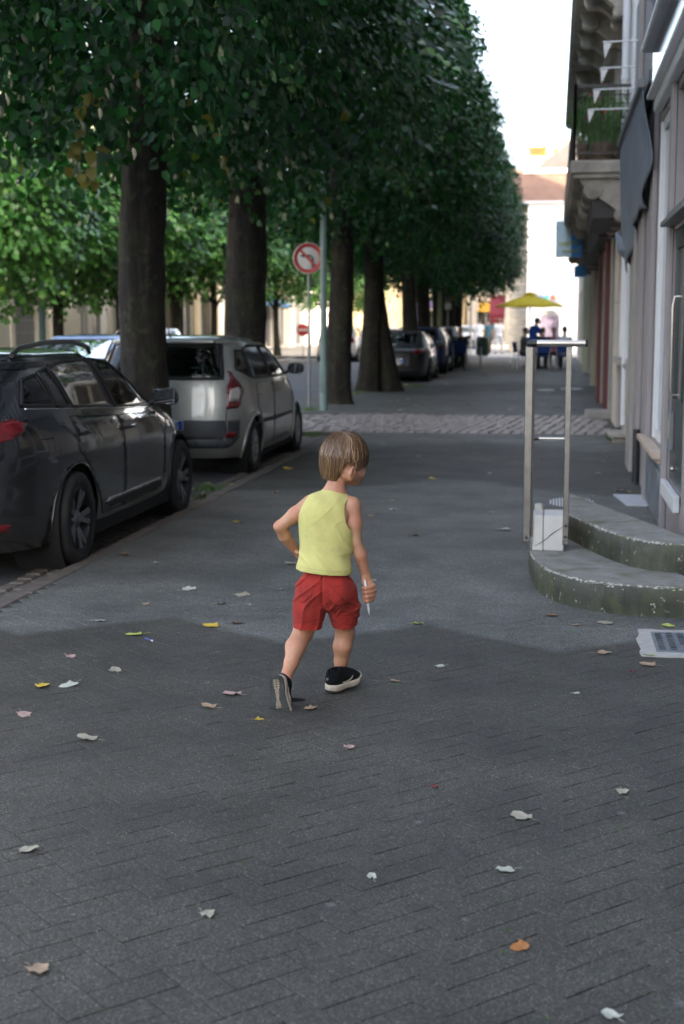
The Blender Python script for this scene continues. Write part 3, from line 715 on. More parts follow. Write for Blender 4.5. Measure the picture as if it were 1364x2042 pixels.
def building(name, label, org, u, nrm, W, H, T, wallm, ops, roofm=TILE, roof=None, cornice=True, win=None, z0=0.0, depth=.2, cat='building', rail=False):
    """box building whose street side is a wall_panel; ops -> windows"""
    Mx = frame_of(org, u, nrm); rt = thing(name, label, cat)
    mb = MB(); wall_panel(mb, org, u, nrm, W, H, ops, depth)
    n = Vector(nrm); o = Vector(org); uu = Vector(u); z = Vector((0, 0, 1))
    A = o; B = o+uu*W; C = B-n*T; D_ = A-n*T; h = z*H
    for (p, q) in ((B, C), (C, D_), (D_, A)): mb.quad(p, q, q+h, p+h)
    mb.quad(A+h, B+h, C+h, D_+h)
    mb.build('wall', wallm, rt)
    for i, op in enumerate(ops):
        k = dict(win or {}); k.update(op[4] if len(op) > 4 else {})
        if k.get('skip'): continue
        k.pop('skip', None)
        window(rt, Mx, *op[:4], depth=depth, **k)
    if cornice: MB().box(-.1, W+.1, .003, .28, H-.32, H-.18, .02, Mx).box(-.16, W+.16, .003, .42, H-.178, H+.02, .03, Mx).build('cornice', STONE, rt)
    if roof:
        mb = MB(); e = .25
        if roof == 'gable_u':      # ridge along u
            mb.prism([(e, H+.02), (-T/2, H+T*.42), (-T-e, H+.02)], -e, W+e, Mx, 'x')
        elif roof == 'mansard':
            mb.prism([(e*.3, H+.02), (-.9, H+1.9), (-T/2, H+2.9), (-T+.9, H+1.9), (-T, H+.02)], 0, W, Mx, 'x')
        mb.build('roof', roofm, rt)
    return rt, Mx

# ---------- right side, near building (door, sign, shop window)
XA, XB = .88, 1.06
u_, n_ = (0, 1, 0), (-1, 0, 0)
YA0, YA1 = -26.0, 16.5
def uA(y): return y-YA0
opsA = [(uA(9.35), uA(11.05), .42, 2.28, dict(skip=True)), (uA(9.35), uA(11.05), 2.42, 3.30, dict(sill=False, mull=1)),
        (uA(11.35), uA(12.85), .60, 3.30, dict(skip=True))]
for y in (-22, -18, -14, -10, -6, -2, 2, 5.6): opsA.append((uA(y), uA(y+1.9), .5, 3.0, dict(mull=1, sill=False)))
for y in (-23, -19, -15, -11, -7, -3, 1, 5, 9.6, 13.2):
    for z in (4.75, 8.3): opsA.append((uA(y), uA(y+1.2), z, z+2.0, dict(mull=1, bars=2)))
bA, MA = building('shop_building', 'near mauve-grey rendered building with a glossy shopfront and tall door', (XA, YA0, 0), u_, n_, YA1-YA0, 12.6, 11, MAUVE, opsA, TILE, 'gable_u', depth=.22)
# shop window: white aluminium frame, tall reflecting pane, tan sill, slate blue stall riser
mb = MB(); a, b, c, d = uA(11.35), uA(12.85), .60, 3.30
mb.box(a+.004, a+.06, -.06, -.003, c+.004, d-.004, 0, MA); mb.box(b-.30, b-.235, -.05, -.01, c+.004, d-.004, .004, MA); mb.box(b-.16, b-.06, -.06, .004, c+.004, d-.004, .004, MA)
mb.box(a+.06, b-.30, -.06, -.01, c+.004, c+.09, 0, MA); mb.box(a+.06, b-.30, -.06, -.01, d-.09, d-.004, 0, MA)
f = mb.build('window', WHT, bA); MB().box(a+.05, b-.07, -.045, -.030, c+.06, d-.06, 0, MA).build('pane', DGG, f)
MB().box(a+.05, b-.29, -.219, -.21, c+.06, d-.06, 0, MA).build('window_back', M_('shop_curtain', (.10, .095, .09), .9, .2, 3, 0), f)
MB().box(uA(11.30), uA(13.42), .003, .10, .535, .585, .008, MA).box(uA(11.34), uA(13.40), .003, .055, .50, .533, .004, MA).build('sill', TANW, f)
mb = MB(); mb.box(uA(11.30), uA(13.4), .002, .030, .0, .495, .004, MA); mb.box(uA(11.42), uA(12.3), .0302, .042, .06, .44, .004, MA); mb.box(uA(12.42), uA(13.28), .0302, .042, .06, .44, .004, MA); mb.build('stall_riser', BASEP, bA)
# pilasters
for (y0, y1, pr) in ((12.95, 13.40, .045), (14.5, 15.15, .04), (11.07, 11.30, .04), (8.9, 9.3, .05)):
    MB().box(uA(y0), uA(y1), .002, pr, .0, 3.44, .006, MA).build('pilaster', MAUVE, bA)
MB().box(uA(15.6), uA(16.35), .002, .05, 0, 5.0, .01, MA).build('pilaster', M_('grey_pilaster', (.33, .31, .29), .8, .1, 3, .3, 40), bA)
# fascia, cornice ledges and blind box above the shopfront
mb = MB(); mb.box(uA(8.6), uA(12.6), .002, .08, 3.36, 3.46, .01, MA); mb.box(uA(8.6), uA(12.6), .002, .14, 3.462, 3.50, .008, MA); mb.build('fascia_ledge', WHT, bA)
MB().box(uA(8.6), uA(12.55), .002, .10, 3.502, 3.86, .01, MA).build('fascia_board', M_('gloss_black_fascia', (.015, .016, .018), .12, .1, 5, .02), bA)
MB().box(uA(8.5), uA(12.7), .002, .19, 3.862, 3.92, .015, MA).box(uA(8.5), uA(12.7), .002, .12, 3.922, 4.0, .02, MA).build('fascia_cornice', WHT, bA)
mb = MB()
for k in range(6): mb.box(uA(9.0+.6*k), uA(9.36+.6*k), .003, .02, 4.25, 5.6, .004, MA)
mb.build('window_glare_panel', M_('gloss_white_glare', (.75, .77, .80), .15, .05, 5, .02), bA)  # white strips painting the bright reflection of the first-floor windows
# door: dark green-grey, glazed, long pull handle, letter box, paper notice, little canopy
DOORG = M_('dark_green_door', (.035, .048, .048), .28, .2, 6, .08)
a, b, c, d = uA(9.35), uA(11.05), .42, 2.28
mb = MB(); mb.box(a+.004, b-.004, -.07, -.012, c+.004, c+.62, .004, MA); mb.box(a+.004, a+.12, -.07, -.012, c+.622, d-.004, .004, MA); mb.box(b-.12, b-.004, -.07, -.012, c+.622, d-.004, .004, MA)
mb.box(a+.12, b-.12, -.07, -.012, d-.14, d-.004, .004, MA); mb.box((a+b)/2-.05, (a+b)/2+.05, -.07, -.008, c+.622, d-.14, .004, MA)
dr = mb.build('door', DOORG, bA)
MB().box(a+.1, b-.1, -.045, -.03, c+.6, d-.12, 0, MA).build('pane', DGG, dr)
mb = MB(); mb.box(b-.36, b-.12, -.0118, .020, c+.24, c+.52, .006, MA); mb.mat(1); mb.box(b-.28, b-.22, -.0202+.0404, .025, c+.32, c+.47, 0, MA)
mb.build('letter_box', [GREYP, M_('aged_brass', (.45, .40, .30), .4, .1, 20, .1, metal=.6)], dr)
mb = MB(); hx = (a+b)/2+.28
mb.tube([MA @ Vector(p) for p in ((hx, -.02, c+.66), (hx, .03, c+.66), (hx, .04, c+.70), (hx, .04, c+1.30), (hx, .03, c+1.36), (hx, -.02, c+1.36))], .010, 8); mb.build('handle', STEEL, dr)
MB().box(a+.35, b-.75, -.0298, -.024, c+1.05, c+1.45, 0, MA).build('paper_notice', M_('paper', (.72, .72, .68), .8, .03, 9, 0), dr)
mb = MB(); mb.lathe([(.0, .03), (.014, .03), (.02, .018), (.012, 0)], 14, MA @ Matrix.Translation((b-.5, -.011, c+.12)) @ Matrix.Rotation(R(-90), 4, 'X')); mb.build('door_stop', STEEL, dr)
MB().box(a-.12, b+.10, .002, .10, 2.31, 2.345, .004, MA).box(a-.06, b+.05, .002, .06, 2.347, 2.40, .004, MA).build('door_canopy', GREYP, bA)
MB().box(uA(9.36), uA(11.04), -.215, .0, .342, .418, .004, MA).box(uA(9.9), uA(11.06), .003, .05, .30, .415, .005, MA).build('threshold', M_('threshold_marble', (.60, .61, .62), .6, .08, 8, .2, 40), bA)
# meter cable / dark pipe at the pilaster foot
mb = MB(); mb.tube([MA @ Vector(p) for p in ((uA(14.42), .045, .02), (uA(14.42), .045, .55))], .035, 8); mb.build('drain_foot', BLACKP, bA)

# ---------- second building: light stone piers, white-framed windows, awning
YB0, YB1 = 16.5, 24.0
def uB(y): return y-YB0
STONE_L = M_('light_stone_pier', (.52, .49, .44), .8, .1, 2.2, .3, 50, dirt=(.25, .23, .2), dirtamt=.4)
opsB = [(uB(17.35), uB(18.8), 1.12, 3.45, dict(mull=0, sill=False, fw=.09)), (uB(20.35), uB(22.3), 1.12, 3.45, dict(mull=0, sill=False, fw=.09))]
for y in (17.3, 20.2, 22.3):
    for z in (4.6, 8.1): opsB.append((uB(y), uB(y+1.1), z, z+2.1, dict(mull=1, bars=2)))
bB, MB_ = building('stone_building', 'light stone building with white framed shop windows behind the grey awning', (XB, YB0, 0), u_, n_, YB1-YB0, 12.0, 11, STONE_L, opsB, SLATE, 'gable_u', depth=.24)
for y0, y1, pr in ((16.52, 17.2, .10), (18.95, 20.2, .07), (22.45, 23.9, .09)):
    MB().box(uB(y0), uB(y1), .002, pr, 0, 3.7, .01, MB_).build('pier', STONE_L, bB)
    MB().box(uB(y0)-.02, uB(y1)+.02, .002, pr+.012, 1.92, 1.935, .004, MB_).build('joint_line', STONE_G, bB)
for y in (17.28, 18.86, 20.28):
    MB().box(uB(y)-.035, uB(y)+.035, .002, .15, 1.14, 3.5, .006, MB_).build('white_jamb', WHT, bB)
for y0, y1 in ((17.22, 18.93), (20.22, 22.43)):
    MB().box(uB(y0), uB(y1), .002, .16, 1.02, 1.09, .012, MB_).build('stone_sill', STONE_G, bB)
    MB().box(uB(y0)+.06, uB(y1)-.06, .002, .035, .06, .98, .008, MB_).build('panel', GREYP, bB)
for y in (18.2, 21.0):
    mb = MB(); mb.tube([MB_ @ Vector((uB(y), .12, z)) for z in (4.0, 11.8)], .06, 10)
    for z in (5, 7, 9, 11): mb.tube([MB_ @ Vector((uB(y), .12, z)), MB_ @ Vector((uB(y), .12, z+.05))], .072, 10)
    mb.build('downpipe', WHT, bB)
mb = MB(); mb.tube([MB_ @ Vector((uB(19.4), .12, z)) for z in (.25, 2.3)], .035, 8); mb.build('downpipe', WHT, bB)

# ---------- third building: maroon shopfront, black fascia, long balcony above
YC0, YC1 = 24.0, 44.0
def uC(y): return y-YC0
opsC = [(uC(25.2), uC(28.8), .12, 2.95, dict(mull=2, fr=MAROON, sill=False, fw=.10, gl=DGG)), (uC(29.3), uC(31.0), .12, 2.95, dict(mull=0, fr=MAROON, sill=False, fw=.10, gl=DGG)),
        (uC(32.2), uC(35.5), .3, 2.8, dict(mull=1, fr=TANW, sill=False)), (uC(37), uC(40), .3, 2.8, dict(mull=1, fr=GREYP, sill=False)), (uC(41), uC(43), .3, 2.8, dict(mull=1, fr=GREYP, sill=False))]
for y in (25.2, 28.6, 32, 35.4, 38.8, 41.8):
    for z in (3.95, 7.25): opsC.append((uC(y), uC(y+1.2), z+.0, z+2.3, dict(mull=1, bars=2)))
bC, MC = building('balcony_building', 'stone building with maroon shopfront under a long balcony and scroll corbels', (XB, YC0, 0), u_, n_, YC1-YC0, 12.4, 11, STONE, opsC, SLATE, 'gable_u', depth=.26)
for y in (24.6, 29.05, 31.6, 36.2): MB().box(uC(y)-.28, uC(y)+.28, .002, .12, 0, 3.3, .012, MC).build('pier', STONE_G if y < 30 else STONE, bC)
for y in (25.15, 28.88): MB().box(uC(y)-.05, uC(y)+.05, .002, .20, .02, 3.0, .008, MC).build('shopfront_post', MAROON, bC)
MB().box(uC(24.05), uC(36.0), .002, .38, 3.02, 3.62, .02, MC).build('shop_fascia', BLACKP, bC)
MB().box(uC(24.3), uC(25.0), .002, .5, .0, .14, .02, MC).build('stone_step', STONE_G, bC)
def scroll_corbel(parent, Mx, u0, wid, z, proj, h, mat, name='corbel'):
    """S-shaped console with two volutes"""
    pts = []
    for k in range(25):
        t = k/24; x = proj*(1-t)**.9*(1-.0*t)+.03; x += .05*math.sin(t*math.pi*2.2)*(1-t*.4); pts.append((max(.02, x), z-h*t))
    poly = [(.002, z)]+pts+[(.002, z-h)]
    mb = MB()
    mb.prism([(p[0], p[1]) for p in poly], u0, u0+wid, Mx, 'x')
    for (cx, cz, r) in ((proj*.78, z-h*.24, h*.22), (proj*.20+.03, z-h*.82, h*.14)):
        for s in (1,):
            M2 = Mx @ Matrix.Translation((u0-.02, cx, cz)) @ Matrix.Rotation(R(90), 4, 'Y')
            mb.lathe([(0, -.0), (r*.25, -.02), (r*.35, 0), (r*.55, -.018), (r*.68, .004), (r*.9, -.014), (r, .0), (r, wid+.04), (0, wid+.04)], 20, M2)
    return mb.build(name, mat, parent)
BALC = M_('balcony_stone', (.40, .375, .325), .85, .2, 5, .4, 50, dirt=(.1, .1, .085), dirtamt=.6)
def balcony(parent, Mx, u0, u1, z, proj, rail=True, slabh=.17, corb=(), railm=IRON):
    mb = MB().box(u0, u1, .003, proj, z-slabh, z, .02, Mx); mb.box(u0+.04, u1-.04, .003, proj-.05, z-slabh-.06, z-slabh-.001, .01, Mx); s = mb.build('balcony_slab', BALC, parent)
    for uc in corb: scroll_corbel(s, Mx, uc, .22, z-slabh-.062, proj*.8, .62, BALC)
    if rail:
        mb = MB(); H = 1.0; y = proj-.06
        def run(p, q, n):
            for zz, w in ((z+H, .04), (z+H-.12, .015), (z+.10, .02)): mb.bar(Mx @ Vector((*p, zz)), Mx @ Vector((*q, zz)), w)
            for k in range(n+1):
                t = k/n; X = p[0]+(q[0]-p[0])*t; Y = p[1]+(q[1]-p[1])*t; wv = .022
                if k in (0, n): mb.bar(Mx @ Vector((X, Y, z)), Mx @ Vector((X, Y, z+H+.03)), .04)
                else:
                    pp = [Mx @ Vector((X, Y, z+.1+(H-.1)*s)) for s in (0, .5, 1)]; mb.tube(pp, .008, 5, False)
                    if k % 2: # little scrolls
                        dx = (q[0]-p[0])/n*.5; dy = (q[1]-p[1])/n*.5
                        mb.tube([Mx @ Vector((X+dx*math.cos(a)*.9, Y+dy*math.cos(a)*.9, z+.55+.13*math.sin(a))) for a in np.linspace(0, 5.2, 9)], .006, 4, False)
        run((u0+.03, .02), (u0+.03, y), 9); run((u0+.03, y), (u1-.03, y), int((u1-u0)/.12)); run((u1-.03, y), (u1-.03, .02), 8)
        mb.build('balcony_railing', railm, parent)
    return s
# the near balcony starts above the awning end on the second building
balB = balcony(bB, MB_, uB(20.5), uB(23.98), 3.85, .88, True, .18, (uB(20.62), uB(22.2), uB(23.6)))
balC = balcony(bC, MC, uC(24.03), uC(43.5), 3.85, .88, True, .18, [uC(y) for y in (24.3, 27, 30, 33, 36, 39, 42)])
balB2 = balcony(bB, MB_, uB(22.7), uB(23.98), 7.1, .86, True, .22, (uB(22.8), uB(23.6)))
balC2 = balcony(bC, MC, uC(24.03), uC(40.0), 7.1, .86, True, .22, [uC(y) for y in (25.3, 26.9, 28.6, 31, 34, 37)])
MB().box(uB(20.7), uB(23.98), .003, .55, 3.05, 3.60, .02, MB_).build('shop_fascia', BLACKP, bB)

# ---------- fourth building and the corner
YD0, YD1 = 44.0, 66.5
opsD = []
for y in (45, 48.5, 52, 55.5, 59, 62.8): opsD.append((y-YD0, y-YD0+2.4, .3, 2.9, dict(mull=1, fr=GREYP, sill=False)))
for y in (45.3, 48.8, 52.3, 55.8, 59.3, 63.0):
    for z in (4.2, 7.4): opsD.append((y-YD0, y-YD0+1.1, z, z+1.9, dict(mull=1, bars=2, shutters=WHT)))
bD, MD = building('cafe_building', 'pale cafe building at the far end of the right-hand pavement', (XB, YD0, 0), u_, n_, YD1-YD0, 12.0, 11, PALE, opsD, TILE, 'gable_u', depth=.2)
MB().box(.3, .75, .002, .18, .12, 3.4, .01, MD).build('pilaster', M_('pistachio_paint', (.52, .55, .40), .6, .06, 4, .1), bD)
MB().box(.9, 1.4, .002, .10, .12, 3.4, .01, MD).build('pilaster', STONE, bD)

# ---------- awning (slack grey-blue cloth on the second building)
AWN = M_('grey_awning_cloth', (.17, .20, .24), .75, .1, 5, .2, 220)
t = thing('awning', 'slack grey-blue cloth awning hanging over the second shopfront', 'awning')
AX = .71
p_near = at_x(1286, 112, AX); p_far = at_x(1236, 288, AX)
Yn, Zn, Yf, Zf = p_near[1], p_near[2], p_far[1], p_far[2]
Yn = max(Yn, 12.75)
mb = MB(); mb.bar((AX, Yn, Zf), (AX, Yf, Zf), .06, .08, .01); mb.build('front_bar', GREYP, t)
nx, ny = 28, 16; V = []
for j in range(ny+1):
    for i in range(nx+1):
        s = i/nx; v = j/ny
        Y = Yn+(Yf-Yn)*s
        drop = .62+.75*s**.8+.08*math.sin(s*9)            # hangs lowest at the far end
        X = AX+(.14+.05*math.sin(s*17+v*3)*v)*v*(1-.3*v)+.02*math.sin(s*31)*v
        V.append((X-.02*math.sin(v*3.14), Y, Zf-.03-drop*v+.03*math.sin(s*23)*v))
F = [(j*(nx+1)+i, j*(nx+1)+i+1, (j+1)*(nx+1)+i+1, (j+1)*(nx+1)+i) for j in range(ny) for i in range(nx)]
me = fast_mesh('cloth', V, F, AWN, True); o = link('cloth', me, t); md = o.modifiers.new('s', 'SOLIDIFY'); md.thickness = .004
# bunched cloth and folding arm at the far lower corner
mb = MB()
for k in range(5): mb.tube([(AX+.03*k, Yf-.1*k, Zf-1.0-.05*k), (AX+.04+.02*k, Yf-.12-.1*k, Zf-1.2), (.88, Yf-.3-.06*k, Zf-1.38+.04*k)], [.03, .05, .02], 7)
mb.build('bunched_cloth', AWN, t)
mb = MB(); mb.bar((AX, Yf-.05, Zf-.05), (.98, Yf-.2, Zf-1.25), .025); mb.bar((.98, Yf-.25, Zf-1.25), (XB-.02, Yf-.5, Zf-.9), .03); mb.build('folding_arm', IRON, t)
mb = MB(); mb.bar((.82, Yn+.1, Zf+.08), (.82, Yf-.1, Zf+.08), .1, .12, .01); mb.build('cassette', GREYP, t)

# ---------- bracket poles with white pennants
PENN = M_('white_pennant', (.80, .80, .78), .8, .04, 20, .1)
for k, (px, py, Y) in enumerate(((1203, 84, 15.9), (1197, 136, 17.0), (1183, 179, 18.1), (1172, 219, 19.2), (1140, 414, 33.0), (1140, 440, 36.5))):
    q = at_y(px, py, Y); xw = XB-.003
    lab = ['white pole and pennant nearest on the right facade, topmost', 'second white pole with pennant below the topmost', 'third white pole with pennant above the balcony plants', 'fourth white pole with pennant before the balcony flowers',
           'short white bracket with pennant in the dark under the balcony', 'lower short white bracket with pennant under the balcony'][k]
    t = thing('pennant_pole', lab, 'pennant', (0, 0, 0), 0, 'pennant poles along the right facade')
    mb = MB(); mb.tube([(q[0], Y, q[2]), (xw, Y, q[2]+.01)], .010, 6); mb.build('pole', WHT, t)
    mb = MB(); w = .055 if k < 4 else .07; h = .17 if k < 4 else .2
    mb.prism([(q[0]-.0, q[2]-.012), (q[0]+w*1.6, q[2]-.012), (q[0]+w*.35, q[2]-h)], Y-.003, Y+.003, None, 'y'); mb.build('pennant', PENN, t)

# ---------- hanging shop signs
BLUE = M_('sign_blue', (.01, .30, .78), .35, .08, 4, 0); LBL = M_('sign_pale_blue', (.52, .72, .82), .4, .1, 2, 0); YEL = M_('sign_yellow', (.70, .62, .10), .5, .1, 6, 0)
t = thing('shop_sign', 'pale blue hanging sign with yellow lettering and a bright blue rounded end', 'sign')
a = at_y(1109, 440, 31.0); b = at_y(1160, 513, 31.0)
x0, x1, z1, z0 = a[0], b[0], a[2], b[2]
MB().box(x0, x0+(x1-x0)*.60, 30.98, 31.04, z0, z1, .008).build('sign_panel', LBL, t)
pl = [(x0+(x1-x0)*.602, z0), (x1, z0), (x1, z0+(z1-z0)*.55)]+[(x1-.07+.07*math.cos(k), z0+(z1-z0)*.62+.09*math.sin(k)) for k in np.linspace(0, 2.6, 7)]+[(x0+(x1-x0)*.602, z0+(z1-z0)*.6)]
MB().prism(pl, 30.985, 31.045, None, 'y').build('sign_end', BLUE, t)
mb = MB()
for (fx, fz, s) in ((.2, .36, 1), (.33, .38, .8), (.44, .36, 1), (.55, .38, .9), (.70, .40, 1.2), (.82, .38, 1), (.3, .16, .7), (.42, .16, .7), (.55, .16, .7), (.68, .17, .7), (.8, .17, .7), (.55, .80, 1.0), (.5, .68, .8)):
    X = x0+(x1-x0)*fx; Z = z0+(z1-z0)*fz; r = .028*s
    mb.tube([(X+r*math.cos(k), 30.970, Z+r*1.2*math.sin(k)) for k in np.linspace(.4, 4.6, 7)], .008, 4)
    mb.bar((X+r, 30.968, Z-r*1.2), (X+r, 30.968, Z+r*1.2), .012)
mb.build('sign_lettering', YEL, t)
mb = MB(); mb.bar((x1, 31.01, z1-.12), (XB-.0, 31.01, z1-.12), .03); mb.bar((x1, 31.01, z0+.1), (XB-.0, 31.01, z0+.1), .03); mb.build('bracket', IRON, t)
t = thing('small_sign', 'small plain blue square sign hanging below the larger shop sign', 'sign')
a = at_y(1145, 530, 35); b = at_y(1168, 553, 35); MB().box(a[0], b[0], 34.97, 35.03, b[2], a[2], .01).build('sign_panel', BLUE, t); MB().box(b[0]+.001, XB, 34.99, 35.01, a[2]-.1, a[2]-.07).build('bracket', IRON, t)

# ---------- balcony plants: window boxes with leafy plant and red flowers
PLG = M_('balcony_leaf', (.13, .28, .07), .5, .4, 5, 0); PLR = M_('red_petals', (.45, .015, .06), .5, .2, 9, 0); WICK = M_('wicker', (.16, .12, .085), .8, .3, 30, .6, 60)
def balcony_plant(x, y, z, w, h, seed, label, red):
    r = random.Random(seed); t = thing('potted_plant', label, 'plant', (x, y, z), 0, 'plants on the near balcony')
    mb = MB(); mb.lathe([(.0, 0), (w*.55, 0), (w*.7, .24), (w*.74, .26), (w*.64, .26), (w*.6, .2), (0, .2)], 16)
    for k in range(4): mb.lathe([(w*(.57+.035*k), .03+.055*k), (w*(.60+.035*k), .045+.055*k), (w*(.58+.035*k), .06+.055*k)], 16)
    mb.build('pot', WICK, t)
    mb = MB(); fl = MB()
    for s in range(int(70*w/.2)):
        a = r.uniform(0, 6.28); rr = w*1.15*r.random()**.5; base = Vector((rr*.5*math.cos(a), rr*.5*math.sin(a), .22)); top = Vector((rr*1.5*math.cos(a), rr*1.5*math.sin(a), .3+h*r.uniform(.35, 1)))
        mb.tube([base, (base+top)/2+Vector((0, 0, .05)), top], .003, 3, False)
        for _ in range(9):
            q = base.lerp(top, r.uniform(.25, 1)); d = Vector((r.gauss(0, 1), r.gauss(0, 1), r.gauss(.3, .6))).normalized(); L = r.uniform(.04, .09); sd = d.cross(Vector((r.random(), r.random(), 1))).normalized()*L*.16
            mb._add([q, q+d*L*.5+sd, q+d*L, q+d*L*.5-sd], [(0, 1, 2, 3)])
        if red and r.random() < .16:
            for _ in range(7): d = Vector((r.gauss(0, 1), r.gauss(0, 1), r.gauss(0, 1))).normalized()*.022; e = d.orthogonal().normalized()*.016; fl._add([top, top+d+e, top+d*1.5, top+d-e], [(0, 1, 2, 3)])
    o = mb.build('foliage', PLG, t); o['kind'] = 'stuff'
    if red: o = fl.build('flowers', PLR, t); o['kind'] = 'stuff'
balcony_plant(XB-.42, 20.78, 3.85, .22, .78, 1, 'wicker pot of long leafy stems with red flowers at the balcony end', True)
balcony_plant(XB-.70, 20.95, 3.85, .13, .66, 2, 'smaller leafy plant at the outer corner of the balcony', False)
balcony_plant(XB-.22, 21.3, 3.85, .16, .7, 3, 'potted plant with red flowers standing against the balcony wall', True)
balcony_plant(XB-.55, 21.9, 3.85, .2, .7, 4, 'leafy pot deeper along the balcony behind the front pots', True)

# ================================================================== OPPOSITE SIDE (left)
def leftb(name, label, y0, y1, H, wm, gf, upper, roof='gable_u', roofm=TILE, win=None):
    ops = []
    for (a, b, c, d, k) in gf: ops.append((y1-b, y1-a, c, d, k))
    y = y0+1.0
    while upper and y < y1-1.6:
        for z in upper: ops.append((y1-y-1.2, y1-y, z, z+1.9, dict(mull=1, bars=2)))
        y += 2.6
    return building(name, label, (-17.0, y1, 0.02), (0, -1, 0), (1, 0, 0), y1-y0, H, 9, wm, ops, roofm, roof, depth=.25)
GARM = M_('garage_grey', (.20, .20, .21), .6, .1, 3, .15)
b1, M1 = leftb('house', 'cream rendered house with a wide grey garage door across the road', 38, 50, 8.5, CREAM, [(43.6, 46.0, .1, 2.55, dict(skip=True)), (40.2, 41.6, 1.0, 2.4, dict(shutters=None))], (4.2,))
mb = MB()
for k in range(6): mb.box(50-46.0+.02, 50-43.6-.02, -.23, -.20+.012*(k % 2), .1+.40*k+.01, .1+.40*(k+1), .005, M1)
mb.build('garage_door', GARM, b1)
MB().box(50-46.25, 50-43.35, .003, .16, 2.6, 2.78, .02, M1).build('door_lintel', PALE, b1)
for y in (46.15, 43.45): MB().box(50-y-.15, 50-y+.15, .003, .07, .02, 2.58, .01, M1).build('door_pier', CREAM, b1)
MB().box(50-47.9, 50-46.9, .003, .09, .02, 3.3, .01, M1).build('wall_pier', CREAM, b1)
b2, M2 = leftb('house', 'pale grey rendered house with stone piers and a tall shop window across the road', 50, 60, 9.5, PALE, [(51.6, 53.2, .4, 2.9, {}), (54.4, 56.0, .1, 2.9, dict(fr=GREYP)), (57, 59, .4, 2.9, {})], (4.4, 7.2))
for y in (50.4, 53.8, 56.5, 59.6): MB().box(60-y-.2, 60-y+.2, .003, .12, .02, 3.4, .01, M2).build('pier', STONE, b2)
b3, M3 = leftb('house', 'warm stone house with wide openings across the road', 60, 72, 10, GOLD, [(61, 63.4, .1, 3, dict(fr=GREYP)), (64.6, 67, .1, 3, {}), (68.2, 70.8, .1, 3, dict(fr=GREYP))], (4.4, 7.4))
b4, M4 = leftb('shop_house', 'bright cream shop house with blue awnings across the road', 72, 92, 8, CREAM, [(73.5, 76, .2, 2.8, {}), (78, 81, .2, 2.8, {}), (83.0, 86.5, .2, 2.8, {}), (88, 91, .2, 2.8, {})], (4.6,))
BLAW = M_('blue_awning', (.10, .22, .42), .7, .1, 4, .1)
for (y0, y1) in ((78, 81), (83.0, 86.5)):
    MB().prism([(.003, 3.35), (1.1, 2.75), (1.1, 2.6), (.003, 3.2)], 92-y1, 92-y0, M4, 'x').build('shop_awning', BLAW, b4)
b5, M5 = leftb('house', 'tall cream corner house beyond the blue awnings', 92, 112, 9.5, PALE, [(94, 97, .2, 3, {}), (100, 103, .2, 3, {}), (106, 109, .2, 3, {})], (4.6, 7.2))
b6, M6 = leftb('house', 'low cream house at the left edge across the road', 18, 38, 7.5, PALE, [(20, 22, .9, 2.5, {}), (26, 28, .9, 2.5, {}), (32, 34, .9, 2.5, {})], (4.2,))

# ================================================================== FAR END
# white building closing the pavement, with stone edge, dormer-less tiled roof and gable
fx0 = at_y(1052, 500, 76)[0]; ex0 = at_y(1016, 500, 76)[0]
opsE = [(1.05, 2.25, .05, 2.3, dict(skip=True))]
EW = 9.0
bE, ME = building('white_building', 'white rendered building closing the far end of the street', (fx0, 76, .13), (1, 0, 0), (0, -1, 0), EW, 7.7, 9, WHITEW, [(.72, 1.72, .02, 2.25, dict(skip=True)), (4.5, 5.7, 4, 5.8, {})], TILE, None, cornice=False, depth=.35)
# arched doorway
mb = MB(); arch = [(.72, 2.0)]+[(1.22-.5*math.cos(k), 2.0+.5*math.sin(k)) for k in np.linspace(.1, math.pi-.1, 9)]+[(1.72, 2.0)]
mb.prism([(.72, 2.256), (.72, 1.9)]+[(1.22-.5*math.cos(k), 1.75+.5*math.sin(k)) for k in np.linspace(0, math.pi, 11)]+[(1.72, 1.9), (1.72, 2.256)], -.02, .0, ME, 'y'); mb.build('door_arch', WHITEW, bE)
MB().box(.74, 1.70, -.33, -.27, .03, 1.95, .01, ME).build('door', M_('poster_door', (.35, .28, .36), .5, .5, 3, 0), bE)
mb = MB(); mb.prism([(.12, 7.82), (-.9, 9.35), (-5, 9.4), (-9, 7.82)], -.6, EW, ME, 'x'); mb.build('roof', TILE, bE)
MB().box(-.65, EW, .0, .22, 7.70, 7.81, .01, ME).build('gutter', ZINC, bE)
MB().box(-.3, EW, -1.1, -.78, 9.33, 9.55, .01, ME).build('ridge_flashing', WHITEW, bE)
x1g = at_y(1125, 300, 77.5)[0]-fx0; x0g = at_y(1058, 343, 77.5)[0]-fx0
mb = MB(); mb.prism([(x0g, 9.5), (x1g+3.2, 9.5), (x1g+1.2, 11.35), (x1g+.4, 11.2)], -2.0, -6, ME, 'y'); mb.build('upper_roof', SLATE, bE)
# cream side strip (stone quoins)
W2 = fx0-ex0-.02
bF, MF = building('stone_building', 'narrow cream ashlar building beside the white wall', (ex0, 76.4, .13), (1, 0, 0), (0, -1, 0), W2, 7.3, 9, CREAM, [], TILE, None, cornice=False)
q = MB()
for k in range(16): q.box(.0, W2-.02, .003, .05, .45*k+.03, .45*k+.42, .012, MF)
q.build('ashlar_courses', STONE, bF)
